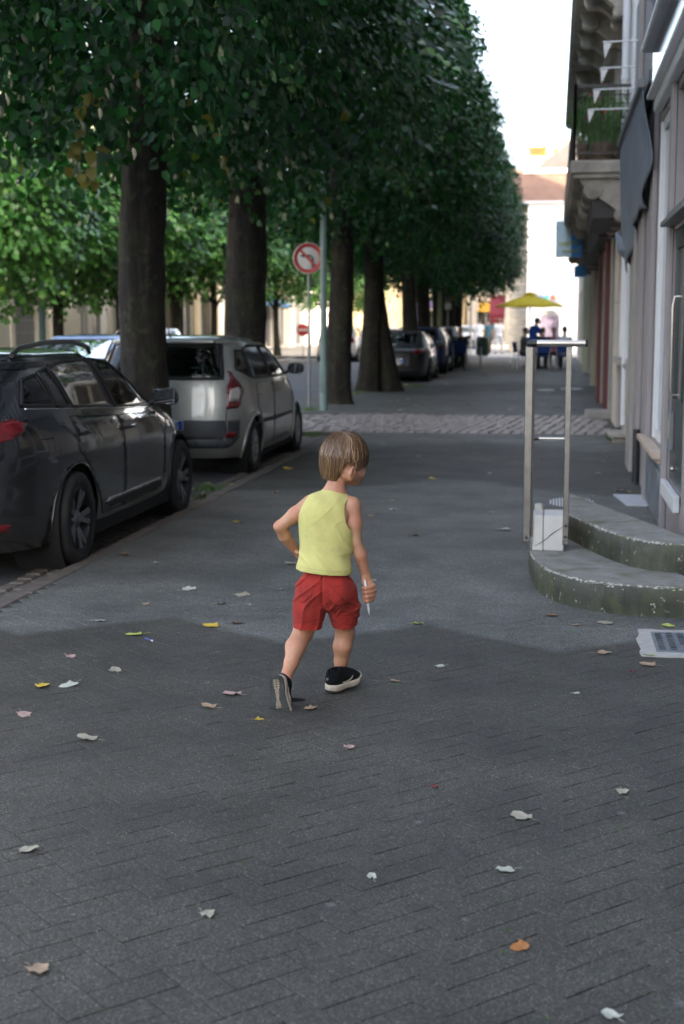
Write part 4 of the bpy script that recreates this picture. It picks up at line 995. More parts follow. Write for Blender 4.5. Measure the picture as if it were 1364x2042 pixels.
# posters / shop board on the white wall
t = thing('poster_board', 'grey notice board with coloured discs on the white far wall', 'board')
q = ME @ Vector((1.2, .0, 0)); o_ = at_y(1070, 583, 75.9); o2 = at_y(1122, 602, 75.9)
MB().box(o_[0], o2[0], 75.86, 75.95, o2[2], o_[2], .01).build('board', M_('board_grey', (.40, .42, .45), .6, .1, 3, 0), t)
for i, (px, c) in enumerate(((1079, (.02, .15, .5)), (1090, (.02, .4, .3)), (1103, (.6, .12, .03)))):
    c_ = at_y(px, 594, 75.85); mb = MB(); mb.lathe([(0, .0), (.12, 0), (.12, -.02)], 14, Matrix.Translation((c_[0], 75.855, c_[2])) @ Matrix.Rotation(R(90), 4, 'X')); mb.build('disc', M_('disc%d' % i, c, .5, .1, 3, 0), t)
# golden sunlit chimneys behind
SUNY = M_('yellow_sandstone', (.62, .50, .27), .85, .1, 1, .3, 10)
t = thing('far_house', 'sunlit golden house with tall chimneys rising behind the tiled roof', 'building')
Yc = 100
a = at_y(1058, 345, Yc); b_ = at_y(1150, 345, Yc)
MB().box(a[0], b_[0]+6, Yc, Yc+8, .1, at_y(1058, 312, Yc)[2]).build('wall', SUNY, t)
c_ = at_y(1090, 272, Yc); d_ = at_y(1126, 312, Yc)
rf = MB().prism([(a[0]-.2, at_y(0, 312, Yc)[2]), (a[0]+.6, at_y(0, 306, Yc)[2]), (a[0]+.9, at_y(0, 300, Yc)[2]), (a[0]+1.2, at_y(0, 306, Yc)[2]), (a[0]+2.2, at_y(0, 312, Yc)[2])], Yc, Yc+6, None, 'y').build('roof', SUNY, t)
mb = MB(); mb.box(c_[0], c_[0]+.45, Yc-.2, Yc+.8, d_[2]-.2, c_[2]-.35, .02); mb.box(c_[0]+.75, c_[0]+1.5, Yc-.2, Yc+.8, d_[2]-.2, c_[2]-.35, .02); mb.box(c_[0]-.1, c_[0]+1.6, Yc-.3, Yc+.9, c_[2]-.34, c_[2]-.2, .02); mb.box(c_[0]+.451, c_[0]+.749, Yc-.1, Yc+.7, d_[2]+.5, c_[2]-.36); ch_ = mb.build('chimney', SUNY, t)
mb = MB()
for k in range(4): mb.lathe([(.09, 0), (.10, .05), (.07, .3), (.09, .34)], 10, Matrix.Translation((c_[0]+.1+.4*k, Yc+.2, c_[2]-.2)))
mb.build('chimney_pot', M_('terracotta', (.42, .16, .07), .8, .15, 6, .2), ch_)
# distant row closing the view on the left of the white building
def farb(label, x0, x1, y, H, wm, seed, awn=None, roof='gable_u', low=False):
    r = random.Random(seed); ops = []; x = .8; W = x1-x0
    while x < W-2.0:
        ops.append((x, x+1.5, .1, 2.7, dict(sill=False, fr=r.choice([WHT, GREYP, MAROON]))))
        for z in np.arange(4.2, H-2.2, 3.1): ops.append((x+.2, x+1.3, float(z), float(z)+1.8, dict(mull=1, bars=1, shutters=r.choice([WHT, None]))))
        x += 2.9
    b, Mx = building('far_house', label, (x0, y, .1), (1, 0, 0), (0, -1, 0), W, H, 9, wm, ops, TILE, roof)
    if awn: MB().prism([(.003, 3.3), (1.3, 2.7), (1.3, 2.55), (.003, 3.15)], 1.0, W-1.0, Mx, 'x').build('shop_awning', awn, b)
    return b, Mx
REDAW = M_('dark_red_awning', (.24, .02, .03), .7, .1, 4, .1); YELAW = M_('orange_awning', (.75, .42, .05), .7, .1, 4, .1)
farb('tall golden stone house with white shutters at the end of the avenue', -19, -11.6, 118, 12.5, GOLD, 1)
bP, MP = farb('golden house with a purple shopfront seen between the tree trunks', -11.5, -7.2, 116, 9.5, GOLD, 2)
MB().box(.2, 4.1, .003, .25, 2.8, 3.6, .02, MP).box(.3, 1.1, .003, .12, .1, 2.78, .02, MP).build('purple_fascia', M_('purple_paint', (.05, .035, .12), .5, .1, 3, 0), bP)
farb('sunny cream house with an orange awning far along the avenue', -7.1, -3.6, 119, 11, CREAM, 3, YELAW)
farb('pale house with a dark red awning right beside the white building', -3.5, -1.9, 112, 10, PALE, 4)
farb('cream house far left at the end of the road', -34, -19.1, 120, 11, CREAM, 5)
farb('golden house behind the white building', -1.8, 14, 122, 9, GOLD, 6)
t = thing('cafe_awning', 'dark red cafe awning near the far corner', 'awning')
a = at_y(978, 632, 80); b_ = at_y(1008, 600, 80)
MB().prism([(80, b_[2]+.3), (78.6, a[2]+.15), (78.6, a[2]-.1), (80, b_[2])], a[0], b_[0], None, 'x').build('canopy', REDAW, t)
MB().box(a[0]+.1, b_[0]-.05, 78.62, 78.66, a[2]-.35, a[2]-.12).build('valance', REDAW, t)
mb = MB(); 
for x in (a[0]+.06, b_[0]-.06): mb.bar((x, 78.66, .1), (x, 78.66, a[2]), .05)
mb.build('post', IRON, t)
# ================================================================== CARS
def carpaint(name, col, metal=.5, rough=.32):
    if name in MATS: return MATS[name]
    m, nt, p, o = newmat(name); c = coords(nt, False)
    n1 = noise_tex(nt, c, 2.5, 4); r = ramp(nt, n1.outputs[0], [(.3, tuple(x*.9 for x in col)), (.7, tuple(x*1.1 for x in col))])
    # road dust on the lower body
    sep = N(nt, 'ShaderNodeSeparateXYZ'); nt.links.new(c, sep.inputs[0])
    mr = N(nt, 'ShaderNodeMapRange'); nt.links.new(sep.outputs[2], mr.inputs[0]); mr.inputs[1].default_value = .75; mr.inputs[2].default_value = .15; mr.inputs[4].default_value = .22
    out = mixc(nt, mr.outputs[0], r.outputs[0], (.10, .09, .075))
    nt.links.new(out, p.inputs['Base Color']); p.inputs['Metallic'].default_value = metal; p.inputs['Roughness'].default_value = rough
    p.inputs['Coat Weight'].default_value = 1.0; p.inputs['Coat Roughness'].default_value = .05
    n2 = noise_tex(nt, c, 3.5, 2); bump(nt, p, n2.outputs[0], .06, .02)
    MATS[name] = m; return m
TYRE = M_('tyre_rubber', (.018, .018, .018), .85, .25, 12, .3, 70, dirt=(.07, .065, .055), dirtamt=.5)
ALLOY = M_('alloy', (.42, .42, .43), .35, .08, 8, .05, metal=.85); DALLOY = M_('dark_alloy', (.03, .03, .032), .4, .1, 8, .05, metal=.6)
GLASS = glass_mat('car_glass', (.34, .40, .38)); PRIV = glass_mat('privacy_glass', (.10, .11, .11))
TRIM = M_('black_trim', (.016, .016, .017), .5, .15, 14, .1); SATIN = M_('satin_chrome', (.55, .55, .56), .25, .05, 8, 0, metal=1.0)
GPLAS = M_('grey_bumper_plastic', (.055, .060, .066), .55, .12, 8, .15)
REDL = M_('red_lens', (.15, .003, .006), .12, .25, 14, .1, 200, coat=1.0); CLRL = M_('clear_lens', (.55, .50, .50), .12, .2, 20, .2, 120, coat=1.0); ORL = M_('orange_lens', (.5, .12, .01), .15, .1, 20, 0)
SEATM = M_('seat_fabric', (.03, .03, .032), .9, .2, 9, .2); UNDER = M_('underbody_black', (.006, .006, .006), .95, .2, 9, 0)
PLATEW = M_('plate_white', (.62, .64, .66), .4, .03, 4, 0); PLATEB = M_('plate_blue', (.01, .07, .45), .4, .03, 4, 0)

class Body:
    """stack of plan outlines (superellipses) from sill to roof; rows: z, rear y, front y, half width, rear exponent, front exponent"""
    def __init__(s, rows, zr, zt, yc, nlev=64, ns=150):
        A = np.array(rows, float); z = np.concatenate([np.linspace(A[0, 0], zr, nlev)])
        T = np.stack([np.interp(z, A[:, 0], A[:, k]) for k in range(1, 6)], 1)
        for _ in range(2):
            T[1:-1] = .25*T[:-2]+.5*T[1:-1]+.25*T[2:]
        s.zr = zr; s.yc = yc; s.ns = ns; s.lev = []
        for zz, t in zip(z, T): s.lev.append((zz, *t))
        yr, yf, hw, a, b = T[-1]
        ym = (yr+yf)/2
        for th in np.linspace(0, math.pi/2, 12)[1:]:
            c = math.cos(th)**.75; s.lev.append((zr+(zt-zr)*math.sin(th), ym+(yr-ym)*c, ym+(yf-ym)*c, max(.002, hw*c), a, b))
        s.L = np.array(s.lev); s.zt = zt
        s.sf = np.linspace(0, 1, ns); s.cache = {}
        s.G = np.stack([s.outline(*r[1:]) for r in s.L])          # (nlev, ns, 2)
    def outline(s, yr, yf, hw, a, b):
        yc = (yr+yf)/2 if not (yr < s.yc < yf) else s.yc
        ph = np.linspace(0, 1, 900)**1.0*math.pi/2
        def q(n, hl):   # from axis (x=0) to side (y=yc)
            return np.stack([hw*np.sin(ph)**(2/n), hl*np.cos(ph)**(2/n)], 1)
        rear = q(a, yr-yc); front = q(b, yf-yc)[::-1]
        P = np.concatenate([rear, front[1:]]); P[:, 1] += yc
        d = np.concatenate([[0], np.cumsum(np.hypot(*np.diff(P, axis=0).T))]); d /= d[-1]
        return np.stack([np.interp(s.sf, d, P[:, 0]), np.interp(s.sf, d, P[:, 1])], 1)
    def _z(s, z):
        zs = s.L[:, 0]; i = int(np.clip(np.searchsorted(zs, z)-1, 0, len(zs)-2)); t = (z-zs[i])/(zs[i+1]-zs[i]); return i, min(1, max(0, t))
    def row(s, z): i, t = s._z(z); return s.G[i]*(1-t)+s.G[i+1]*t
    def pt(s, sf, z):
        r = s.row(z); return np.array([np.interp(sf, s.sf, r[:, 0]), np.interp(sf, s.sf, r[:, 1]), z])
    def tosf(s, kind, v, z):
        r = s.row(z); k = np.argmax(r[:, 0])
        if kind == 'y': return float(np.interp(v, r[:, 1], s.sf))
        if kind == 'r': return float(np.interp(v, r[:k+1, 0], s.sf[:k+1]))
        return float(np.interp(-v, -r[k:, 0], s.sf[k:]))
    def nrm(s, sf, z):
        e = .004; a = s.pt(min(1, sf+e), z)-s.pt(max(0, sf-e), z); b = s.pt(sf, z+.01)-s.pt(sf, z-.01)
        n = np.cross(a, b); l = np.linalg.norm(n); n = n/l if l > 1e-9 else np.array([1., 0, 0])
        return n if n[0] >= -1e-6 or sf < .1 else -n
    def shell(s, mb, wheels, ra, holes=()):
        G = s.G; n, m, _ = G.shape; Z = s.L[:, 0]
        for sx in (1, -1):
            V = np.zeros((n, m, 3)); V[..., 0] = G[..., 0]*sx; V[..., 1] = G[..., 1]; V[..., 2] = Z[:, None]
            keep = []
            C = (V[:-1, :-1]+V[1:, :-1]+V[:-1, 1:]+V[1:, 1:])/4
            bad = np.zeros(C.shape[:2], bool)
            side = (np.abs(C[..., 0]) > .5)
            for wy, wz in wheels: bad |= side & (np.hypot(C[..., 1]-wy, C[..., 2]-wz) < ra)
            for hf in holes:
                for i, j in zip(*np.where(~bad)):
                    if hf((s.sf[j]+s.sf[j+1])/2, (Z[i]+Z[i+1])/2, C[i, j]): bad[i, j] = True
            # pull vertices near the arch onto its circle
            for wy, wz in wheels:
                d = np.hypot(V[..., 1]-wy, V[..., 2]-wz); mk = (np.abs(V[..., 0]) > .5) & (abs(d-ra) < .035) & (V[..., 2] > .22)
                k = ra/np.maximum(d, 1e-6)
                V[..., 1] = np.where(mk, wy+(V[..., 1]-wy)*k, V[..., 1]); V[..., 2] = np.where(mk, wz+(V[..., 2]-wz)*k, V[..., 2])
            idx = np.arange(n*m).reshape(n, m); fs = []
            for i, j in zip(*np.where(~bad)):
                f = (idx[i, j], idx[i, j+1], idx[i+1, j+1], idx[i+1, j]); fs.append(f if sx > 0 else f[::-1])
            mb._add(V.reshape(-1, 3), fs, True)
    def patch(s, poly, off, parent, name, mat, both=True, grid=.045, rim=True, sides=(1, -1), one=True):
        """poly: list of (kind, v, z) with kind 'y' side, 'r' rear, 'f' front, 's' raw; conforming panel proud of the shell"""
        pts = []; n = len(poly)
        for i in range(n):
            k0, v0, z0 = poly[i]; k1, v1, z1 = poly[(i+1) % n]
            m = 10 if k0 == k1 else 8
            if k0 == k1:
                for t in np.linspace(0, 1, m, endpoint=False):
                    v = v0+(v1-v0)*t; z = z0+(z1-z0)*t; pts.append((s.tosf(k0, v, z) if k0 != 's' else v, z))
            else:
                a = s.tosf(k0, v0, z0) if k0 != 's' else v0; b = s.tosf(k1, v1, z1) if k1 != 's' else v1
                for t in np.linspace(0, 1, m, endpoint=False): pts.append((a+(b-a)*t, z0+(z1-z0)*t))
        out = []
        for sx in sides:
            bm = bmesh.new(); Ls = 6.0
            vs = [bm.verts.new((p[0]*Ls, p[1], 0)) for p in pts]
            f = bm.faces.new(vs)
            bmesh.ops.triangulate(bm, faces=[f])
            a0 = min(p[0] for p in pts)*Ls; a1 = max(p[0] for p in pts)*Ls; b0 = min(p[1] for p in pts); b1 = max(p[1] for p in pts)
            x = a0+grid
            while x < a1: bmesh.ops.bisect_plane(bm, geom=bm.verts[:]+bm.edges[:]+bm.faces[:], plane_co=(x, 0, 0), plane_no=(1, 0, 0)); x += grid
            y = b0+grid
            while y < b1: bmesh.ops.bisect_plane(bm, geom=bm.verts[:]+bm.edges[:]+bm.faces[:], plane_co=(0, y, 0), plane_no=(0, 1, 0)); y += grid
            if rim:
                be = [e for e in bm.edges if e.is_boundary]
                r = bmesh.ops.extrude_edge_only(bm, edges=be); nv = {v for v in r['geom'] if isinstance(v, bmesh.types.BMVert)}
                for v in nv: v.co.z = -1
            P = {}
            for v in bm.verts:
                sf = min(1, max(0, v.co.x/Ls)); z = v.co.y; p = s.pt(sf, z)+s.nrm(sf, z)*(off if v.co.z > -.5 else -.004)
                P[v] = (p[0]*sx, p[1], p[2])
            for v, p in P.items(): v.co = p
            for f in bm.faces: f.smooth = True
            bmesh.ops.recalc_face_normals(bm, faces=bm.faces)
            out.append(bm)
        if one:
            me = bpy.data.meshes.new(name); b0 = out[0]
            for b in out[1:]:
                tmp = bpy.data.meshes.new('t'); b.to_mesh(tmp); b0.from_mesh(tmp); bpy.data.meshes.remove(tmp)
            b0.to_mesh(me); me.materials.append(mat); return link(name, me, parent)
        res = []
        for b in out:
            me = bpy.data.meshes.new(name); b.to_mesh(me); me.materials.append(mat); res.append(link(name, me, parent))
        return res
    def ribbon(s, pts, w, off, mb, sides=(1, -1)):
        """thin line lying on the body: pts as (kind, v, z)"""
        P = []
        for i in range(len(pts)-1):
            a, b = pts[i], pts[i+1]
            for t in np.linspace(0, 1, 9, endpoint=(i == len(pts)-2)):
                z = a[2]+(b[2]-a[2])*t
                sf = s.tosf(a[0], a[1]+(b[1]-a[1])*t, z) if a[0] == b[0] else s.tosf(*a)*(1-t)+s.tosf(*b)*t
                P.append(s.pt(sf, z)+s.nrm(sf, z)*off)
        for sx in sides: mb.tube([(p[0]*sx, p[1], p[2]) for p in P], w, 5, False)

def inpoly(poly):
    P = [(a, b) for a, b in poly]
    def f(x, y):
        c = False; n = len(P); j = n-1
        for i in range(n):
            if (P[i][1] > y) != (P[j][1] > y) and x < (P[j][0]-P[i][0])*(y-P[i][1])/(P[j][1]-P[i][1])+P[i][0]: c = not c
            j = i
        return c
    return f
def shrink(poly, d):
    cx = sum(p[0] for p in poly)/len(poly); cy = sum(p[1] for p in poly)/len(poly)
    return [(p[0]-np.sign(p[0]-cx)*d, p[1]-np.sign(p[1]-cy)*d) for p in poly]

def make_wheel(parent, x, y, r, w, style, rimm, spm, side, steer=0.0):
    M = Matrix.Translation((x, y, r)) @ Matrix.Rotation(R(steer), 4, 'Z') @ Matrix.Rotation(R(90*side), 4, 'Y')
    mb = MB(); rr = r*.70
    mb.lathe([(rr, -w/2+.01), (r-.035, -w/2), (r-.008, -w/2+.02), (r, -w/2+.05), (r, w/2-.05), (r-.008, w/2-.02), (r-.035, w/2), (rr+.01, w/2-.005), (rr, w/2-.012), (rr, -w/2+.01)], 40, M)
    ty = mb.build('tyre', TYRE)
    wt = ty; wt.name = 'wheel'; wt.parent = parent
    ri = MB(); ri.lathe([(rr+.002, w/2-.014), (rr-.012, w/2-.004), (rr-.022, w/2-.02), (rr-.03, w/2-.09), (.001, w/2-.10)], 40, M)
    ri.build('rim', rimm, wt)
    sp = MB(); R0 = rr-.022; zf = w/2-.012
    if style == 'twin':
        for k in range(5):
            for da in (-.20, .20):
                a = 2*math.pi*k/5+.3
                p0 = Vector((math.cos(a+da*.35)*.055, math.sin(a+da*.35)*.055, zf-.035)); p1 = Vector((math.cos(a+da)*R0, math.sin(a+da)*R0, zf-.008))
                sp.bar(M @ p0, M @ p1, .040, .022, .004, up=tuple(M.to_3x3() @ Vector((0, 0, 1))))
    else:
        for k in range(9):
            a = 2*math.pi*k/9
            p0 = Vector((math.cos(a)*.05, math.sin(a)*.05, zf-.01)); p1 = Vector((math.cos(a+.08)*R0, math.sin(a+.08)*R0, zf-.01))
            sp.bar(M @ p0, M @ p1, .042, .016, .005, up=tuple(M.to_3x3() @ Vector((0, 0, 1))))
        sp.lathe([(R0+.002, zf-.015), (R0-.01, zf), (R0-.03, zf-.004), (R0-.035, zf-.02)], 32, M)
    sp.lathe([(.065, zf-.06), (.062, zf-.022), (.045, zf-.012), (0, zf-.01)], 20, M)
    sp.build('spokes', spm, wt)
    return wt

def make_car(name, label, loc, kind, paint, spec, group, wheelstyle='twin', rimm=DALLOY, spm=ALLOY, rz=0.0, cat='car', lowd=False, glass=GLASS, lamp='red'):
    wb, tr = spec['wb'], spec['tr']; rw = spec.get('rw', .32); ra = spec.get('ra', .375)
    B = Body(spec['rows'], spec['zr'], spec['zt'], spec['yc'], nlev=(36 if lowd else 72), ns=(80 if lowd else 170))
    root = thing(name, label, cat, loc, rz, group)
    wheels = ((0, rw), (wb, rw))
    holes = []
    for wpoly in spec['side_glass']:
        f = inpoly(shrink(wpoly, .035)); holes.append(lambda sf, z, c, f=f: abs(c[0]) > .35 and f(c[1], z))
    rg = spec['rear_glass']; x1, z0, z1, x2 = rg
    holes.append(lambda sf, z, c: c[1] < spec['yc']-.3 and sf < .4 and z0+.03 < z < z1-.03 and abs(c[0]) < x1+(x2-x1)*(z-z0)/(z1-z0)-.04 and c[1] < B.row(z)[0, 1]+.16)
    wg = spec['wind']; a1, b0, b1, a2 = wg
    holes.append(lambda sf, z, c: c[1] > spec['yc']+.3 and sf > .6 and b0+.03 < z < b1-.03 and abs(c[0]) < a1+(a2-a1)*(z-b0)/(b1-b0)-.04 and c[1] > B.row(z)[-1, 1]-.3)
    mb = MB(); B.shell(mb, wheels, ra, holes); body = mb.build('body', paint, root)
    # wheel wells, arch lips, underbody
    mb = MB(); hw = spec['hw']
    for wy, wz in wheels:
        for sx in (1, -1):
            M = Matrix.Translation((sx*(hw-.30), wy, wz)) @ Matrix.Rotation(R(90*sx), 4, 'Y')
            mb.lathe([(0, -.08), (ra-.005, -.08), (ra+.002, .262)], 32, M)
    mb.box(-hw+.28, hw-.28, spec['rows'][0][1]+.14, -ra+.02, .19, .50); mb.box(-hw+.04, hw-.04, ra, wb-ra, .17, .42); mb.box(-hw+.28, hw-.28, wb+ra-.02, spec['rows'][0][2]-.2, .19, .50); mb.box(-hw+.34, hw-.34, -ra, wb+ra, .2, .55)
    mb.build('underbody', UNDER, root)
    for wy, wz in wheels:
        for sx in (1, -1):
            lip = MB()
            P = []
            for a in np.linspace(R(-22), R(202), 40):
                y = wy+(ra+.008)*math.cos(a); z = wz+(ra+.008)*math.sin(a); z = max(z, spec['rows'][0][0]+.005); sf = B.tosf('y', y, z); p = B.pt(sf, z); P.append((sx*(p[0]+.002), y, z))
            lip.tube(P, spec.get('lip', .007), 6); lip.build('wheel_arch', spec.get('lipm', paint), root)
    for (y, fr) in ((0, 0), (wb, 1)):
        for sx in (1, -1): make_wheel(root, sx*(tr), y, rw, .215, wheelstyle, rimm, spm, sx)
    # glazing
    for i, wpoly in enumerate(spec['side_glass']):
        gs = B.patch([('y', *p) for p in wpoly], .003, root, 'side_window', spec.get('sideg', [glass]*9)[i], one=False)
    for wpoly in spec['side_glass']:
        for sx in (1, -1): fm = MB(); B.ribbon([('y', *p) for p in wpoly]+[('y', *wpoly[0])], .013, .003, fm, (sx,)); fm.build('window_seal', TRIM, root)
    P = [('r', 0, z0), ('r', x1, z0), ('r', x2, z1), ('r', 0, z1)]
    B.patch(P, .004, root, 'rear_window', glass); fm = MB(); B.ribbon([P[0], P[1], P[2], P[3]], .020, .002, fm); fm.build('window_seal', TRIM, root)
    P = [('f', 0, b0), ('f', a1, b0), ('f', a2, b1), ('f', 0, b1)]
    B.patch(P, .004, root, 'windscreen', glass); fm = MB(); B.ribbon([P[0], P[1], P[2], P[3]], .02, .002, fm); fm.build('window_seal', TRIM, root)
    # doors: conforming panels
    for dpoly in spec['doors']:
        ds = B.patch([('y', *p) for p in dpoly], .0035, root, 'door', paint, one=False, grid=.06)
    for line in [[('y', *p) for p in dpoly]+[('y', *dpoly[0])] for dpoly in spec['doors']]+spec.get('gaps', []):
        for sx in (1, -1): gm = MB(); B.ribbon(line, .0042, .0008, gm, (sx,)); gm.build('panel_gap', TRIM, root)
    for (y, z) in spec['handles']:
        for sx in (1, -1):
            p = B.pt(B.tosf('y', y, z), z); X = p[0]
            mb = MB(); mb.tube([(sx*(X+.002), y-.09, z-.004), (sx*(X+.035), y-.07, z), (sx*(X+.040), y+.03, z+.004), (sx*(X+.004), y+.07, z)], [.010, .013, .013, .010], 8); mb.build('door_handle', spec.get('handlem', paint), root)
    for nm, poly, off, mat in spec['panels']: B.patch(poly, off, root, nm, mat, one=any(q_[1] == 0 and q_[0] in 'rf' for q_ in poly))
    # mirrors
    my, mz = spec['mirror']
    for sx in (1, -1):
        X = B.pt(B.tosf('y', my, mz), mz)[0]
        mb = MB(); mb.tube([(sx*(X-.02), my, mz-.02), (sx*(X+.06), my+.0, mz+.02)], .022, 8)
        M = Matrix.Translation((sx*(X+.145), my+.01, mz+.055)) @ Matrix.Rotation(R(-8*sx), 4, 'Z')
        vs = []; fs = []
        mb.sphere((0, 0, 0), 1, 14, 9); nv = 14*10
        b = len(mb.v)-nv
        for k in range(nv):
            v = Vector(mb.v[b+k]); v = Vector((math.copysign(abs(v.x)**.7, v.x)*.105, (max(v.y, -.35) if v.y < 0 else v.y)*.10, math.copysign(abs(v.z)**.7, v.z)*.072)); mb.v[b+k] = tuple(M @ v)
        mm = mb.build('mirror', spec.get('mirrorm', paint), root)
        g = MB(); g.box(-.088, .088, -.0425, -.0375, -.058, .058, .01, M); g.build('mirror_glass', M_('mirror_silver', (.7, .72, .74), .03, .02, 3, 0, metal=1.0), mm)
    # plate
    if 'plate' in spec:
        y, z = spec['plate']; w = .26
        mb = MB(); mb.box(-w, w, y-.012, y, z-.055, z+.055, .004); mb.mat(1); mb.box(-w+.005, -w+.05, y-.0155, y-.0125, z-.05, z+.05); mb.box(w-.05, w-.005, y-.0155, y-.0125, z-.05, z+.05); mb.build('number_plate', [PLATEW, PLATEB], root)
        mb = MB(); r = random.Random(3)
        for k in range(7):
            x = -.19+k*.058+(.012 if k > 1 else 0)+(.012 if k > 4 else 0)
            mb.box(x, x+.009, y-.0150, y-.0122, z-.032, z+.032); mb.box(x+.024, x+.033, y-.0150, y-.0122, z-.032 if k % 2 else z, z+.032); mb.box(x+.009, x+.024, y-.0150, y-.0122, z+.023, z+.032)
            if k % 3: mb.box(x+.009, x+.024, y-.0150, y-.0122, z-.004, z+.004)
        mb.build('plate_characters', TRIM, root)
    # interior
    it = MB(); fl = .38; hwi = hw-.16
    it.box(-hwi, hwi, spec['rows'][0][1]+.25, wb-.15, fl, fl+.05); bz = spec['belt']
    yb = spec['seats']
    for (y, n) in yb:
        for k in range(n):
            x = (-.36+.72*k/(n-1)) if n == 2 else -.42+.42*k
            it.box(x-.23, x+.23, y, y+.5, fl+.12, fl+.28, .05)
            M = Matrix.Translation((x, y+.02, fl+.2)) @ Matrix.Rotation(R(14), 4, 'X'); it.box(-.22, .22, -.07, .07, 0, .58, .06, M); it.box(-.12, .12, -.05, .05, .62, .80, .045, M); it.box(-.05, .05, -.01, .01, .55, .66, 0, M)
    it.box(-hwi, hwi, wb-.55, wb-.15, fl+.3, bz-.03, .05)
    st = []
    it.tube([(-.36+.18*math.cos(a), wb-.72+.06*math.sin(a), bz-.02+.17*math.sin(a)) for a in np.linspace(0, 2*math.pi, 20)], .014, 6, False)
    it.build('seats', SEATM, root)
    for q_ in (-hwi, hwi-.03): it = MB(); it.box(q_, q_+.03, -.2, wb-.4, fl, bz-.04); it.build('door_lining', SEATM, root)
    return root, B

# dark metallic estate -------------------------------------------------
est_rows = [(.20, -.80, 3.38, .84, 5, 4.5), (.28, -.93, 3.47, .868, 4.6, 4), (.40, -.985, 3.53, .888, 4.2, 3.6), (.50, -1.0, 3.545, .893, 4.0, 3.4), (.62, -.99, 3.53, .897, 4.0, 3.3),
            (.74, -.965, 3.49, .900, 4.2, 3.1), (.82, -.945, 3.38, .898, 4.4, 3.0), (.88, -.93, 3.20, .885, 4.6, 3.0), (.93, -.92, 2.92, .868, 4.8, 3.2), (.97, -.91, 2.60, .850, 5, 3.6), (1.00, -.90, 2.33, .838, 5, 4.2),
            (1.06, -.87, 2.13, .812, 5, 4.6), (1.15, -.80, 1.92, .775, 5, 5), (1.25, -.70, 1.66, .738, 5, 5), (1.34, -.58, 1.38, .692, 5, 5), (1.41, -.44, 1.08, .645, 5, 5)]
est = dict(rows=est_rows, zr=1.41, zt=1.47, yc=1.25, wb=2.70, tr=.787, rw=.325, ra=.372, hw=.90, belt=.98,
    side_glass=[[(-.54, 1.115), (-.16, 1.095), (-.22, 1.30), (-.40, 1.27)], [(-.12, 1.092), (.10, 1.078), (-.03, 1.335), (-.16, 1.315)],
                [(.13, 1.076), (.92, 1.035), (.80, 1.38), (.28, 1.375), (.02, 1.34)], [(1.0, 1.03), (2.0, .99), (1.80, 1.09), (1.22, 1.35), (.90, 1.38)]],
    sideg=[PRIV, PRIV, GLASS, GLASS],
    rear_glass=(.60, 1.02, 1.33, .50), wind=(.70, 1.03, 1.36, .56),
    doors=[[(.02, 1.02), (.93, .975), (.99, .60), (.97, .30), (.52, .30), (.42, .45), (.20, .68), (.02, .80)], [(.975, .972), (1.98, .935), (2.12, .72), (2.10, .40), (2.02, .30), (1.01, .30), (1.03, .60)]],
    gaps=[[('y', 2.30, .86), ('y', 2.16, .74), ('y', 2.14, .42)], [('y', -.50, .90), ('y', -.34, .90), ('y', -.34, .82)], [('f', .78, .86), ('y', 2.9, .86), ('y', 2.2, .93)], [('r', .40, .98), ('r', .56, .80), ('r', .60, .52), ('r', 0, .52)]],
    handles=[(.16, .90), (1.13, .875)], mirror=(1.93, 1.0), plate=(-1.006, .60), seats=[(.35, 3), (1.3, 2)],
    panels=[('tail_light', [('r', .42, 1.0), ('r', .70, 1.035), ('y', -.72, 1.035), ('y', -.58, 1.01), ('y', -.66, .94), ('y', -.84, .89), ('r', .55, .875), ('r', .42, .90)], .010, REDL),
            ('reflector', [('r', .58, .34), ('r', .68, .34), ('r', .69, .39), ('r', .60, .39)], .008, REDL),
            ('sill_trim', [('y', .50, .33), ('y', 2.02, .33), ('y', 1.98, .385), ('y', .56, .375)], .010, TRIM),
            ('chrome_strip', [('y', .56, .378), ('y', 1.98, .388), ('y', 1.96, .408), ('y', .62, .398)], .014, SATIN),
            ('belt_chrome', [('y', -.52, 1.090), ('y', 1.98, .966), ('y', 1.98, .976), ('y', -.52, 1.100)], .006, SATIN),
            ('head_light', [('f', .52, .70), ('f', .70, .66), ('y', 3.20, .68), ('y', 2.95, .80), ('y', 3.05, .83), ('f', .60, .80)], .008, CLRL),
            ('grille', [('f', 0, .40), ('f', .45, .40), ('f', .50, .62), ('f', 0, .60)], .006, TRIM)], mirrorm=M_('mirror_black', (.012, .012, .013), .2, .1, 6, 0, coat=1.0))
DARKP = carpaint('anthracite_paint', (.012, .013, .016), .35, .26)
CARG = 'cars parked along the kerb'
estate, EB = make_car('parked_car', 'dark anthracite estate car with roof rails and twin-spoke wheels parked nearest', (-4.02, 9.16, LZ), 'estate', DARKP, est, CARG, 'twin', DALLOY, M_('smoked_alloy', (.20, .20, .21), .35, .08, 8, .05, metal=.85))
for sx in (1, -1):
    mb = MB(); P = [(sx*.57, -.36, 1.43), (sx*.58, -.26, 1.475), (sx*.595, .2, 1.507), (sx*.595, .75, 1.505), (sx*.58, 1.12, 1.465), (sx*.57, 1.2, 1.42)]
    pp = []
    for i in range(len(P)-1):
        for t in np.linspace(0, 1, 5, endpoint=False): pp.append(Vector(P[i]).lerp(Vector(P[i+1]), t))
    pp.append(Vector(P[-1])); mb.tube(pp, .017, 10); mb.build('roof_rail', SATIN if False else M_('rail_dark', (.05, .05, .055), .3, .1, 8, 0, metal=.7, coat=.6), estate)
mb = MB(); mb.box(-.5, .5, -.66, -.40, 1.40, 1.43, .012); mb.build('roof_spoiler', DARKP, estate)
silver_scale = .945

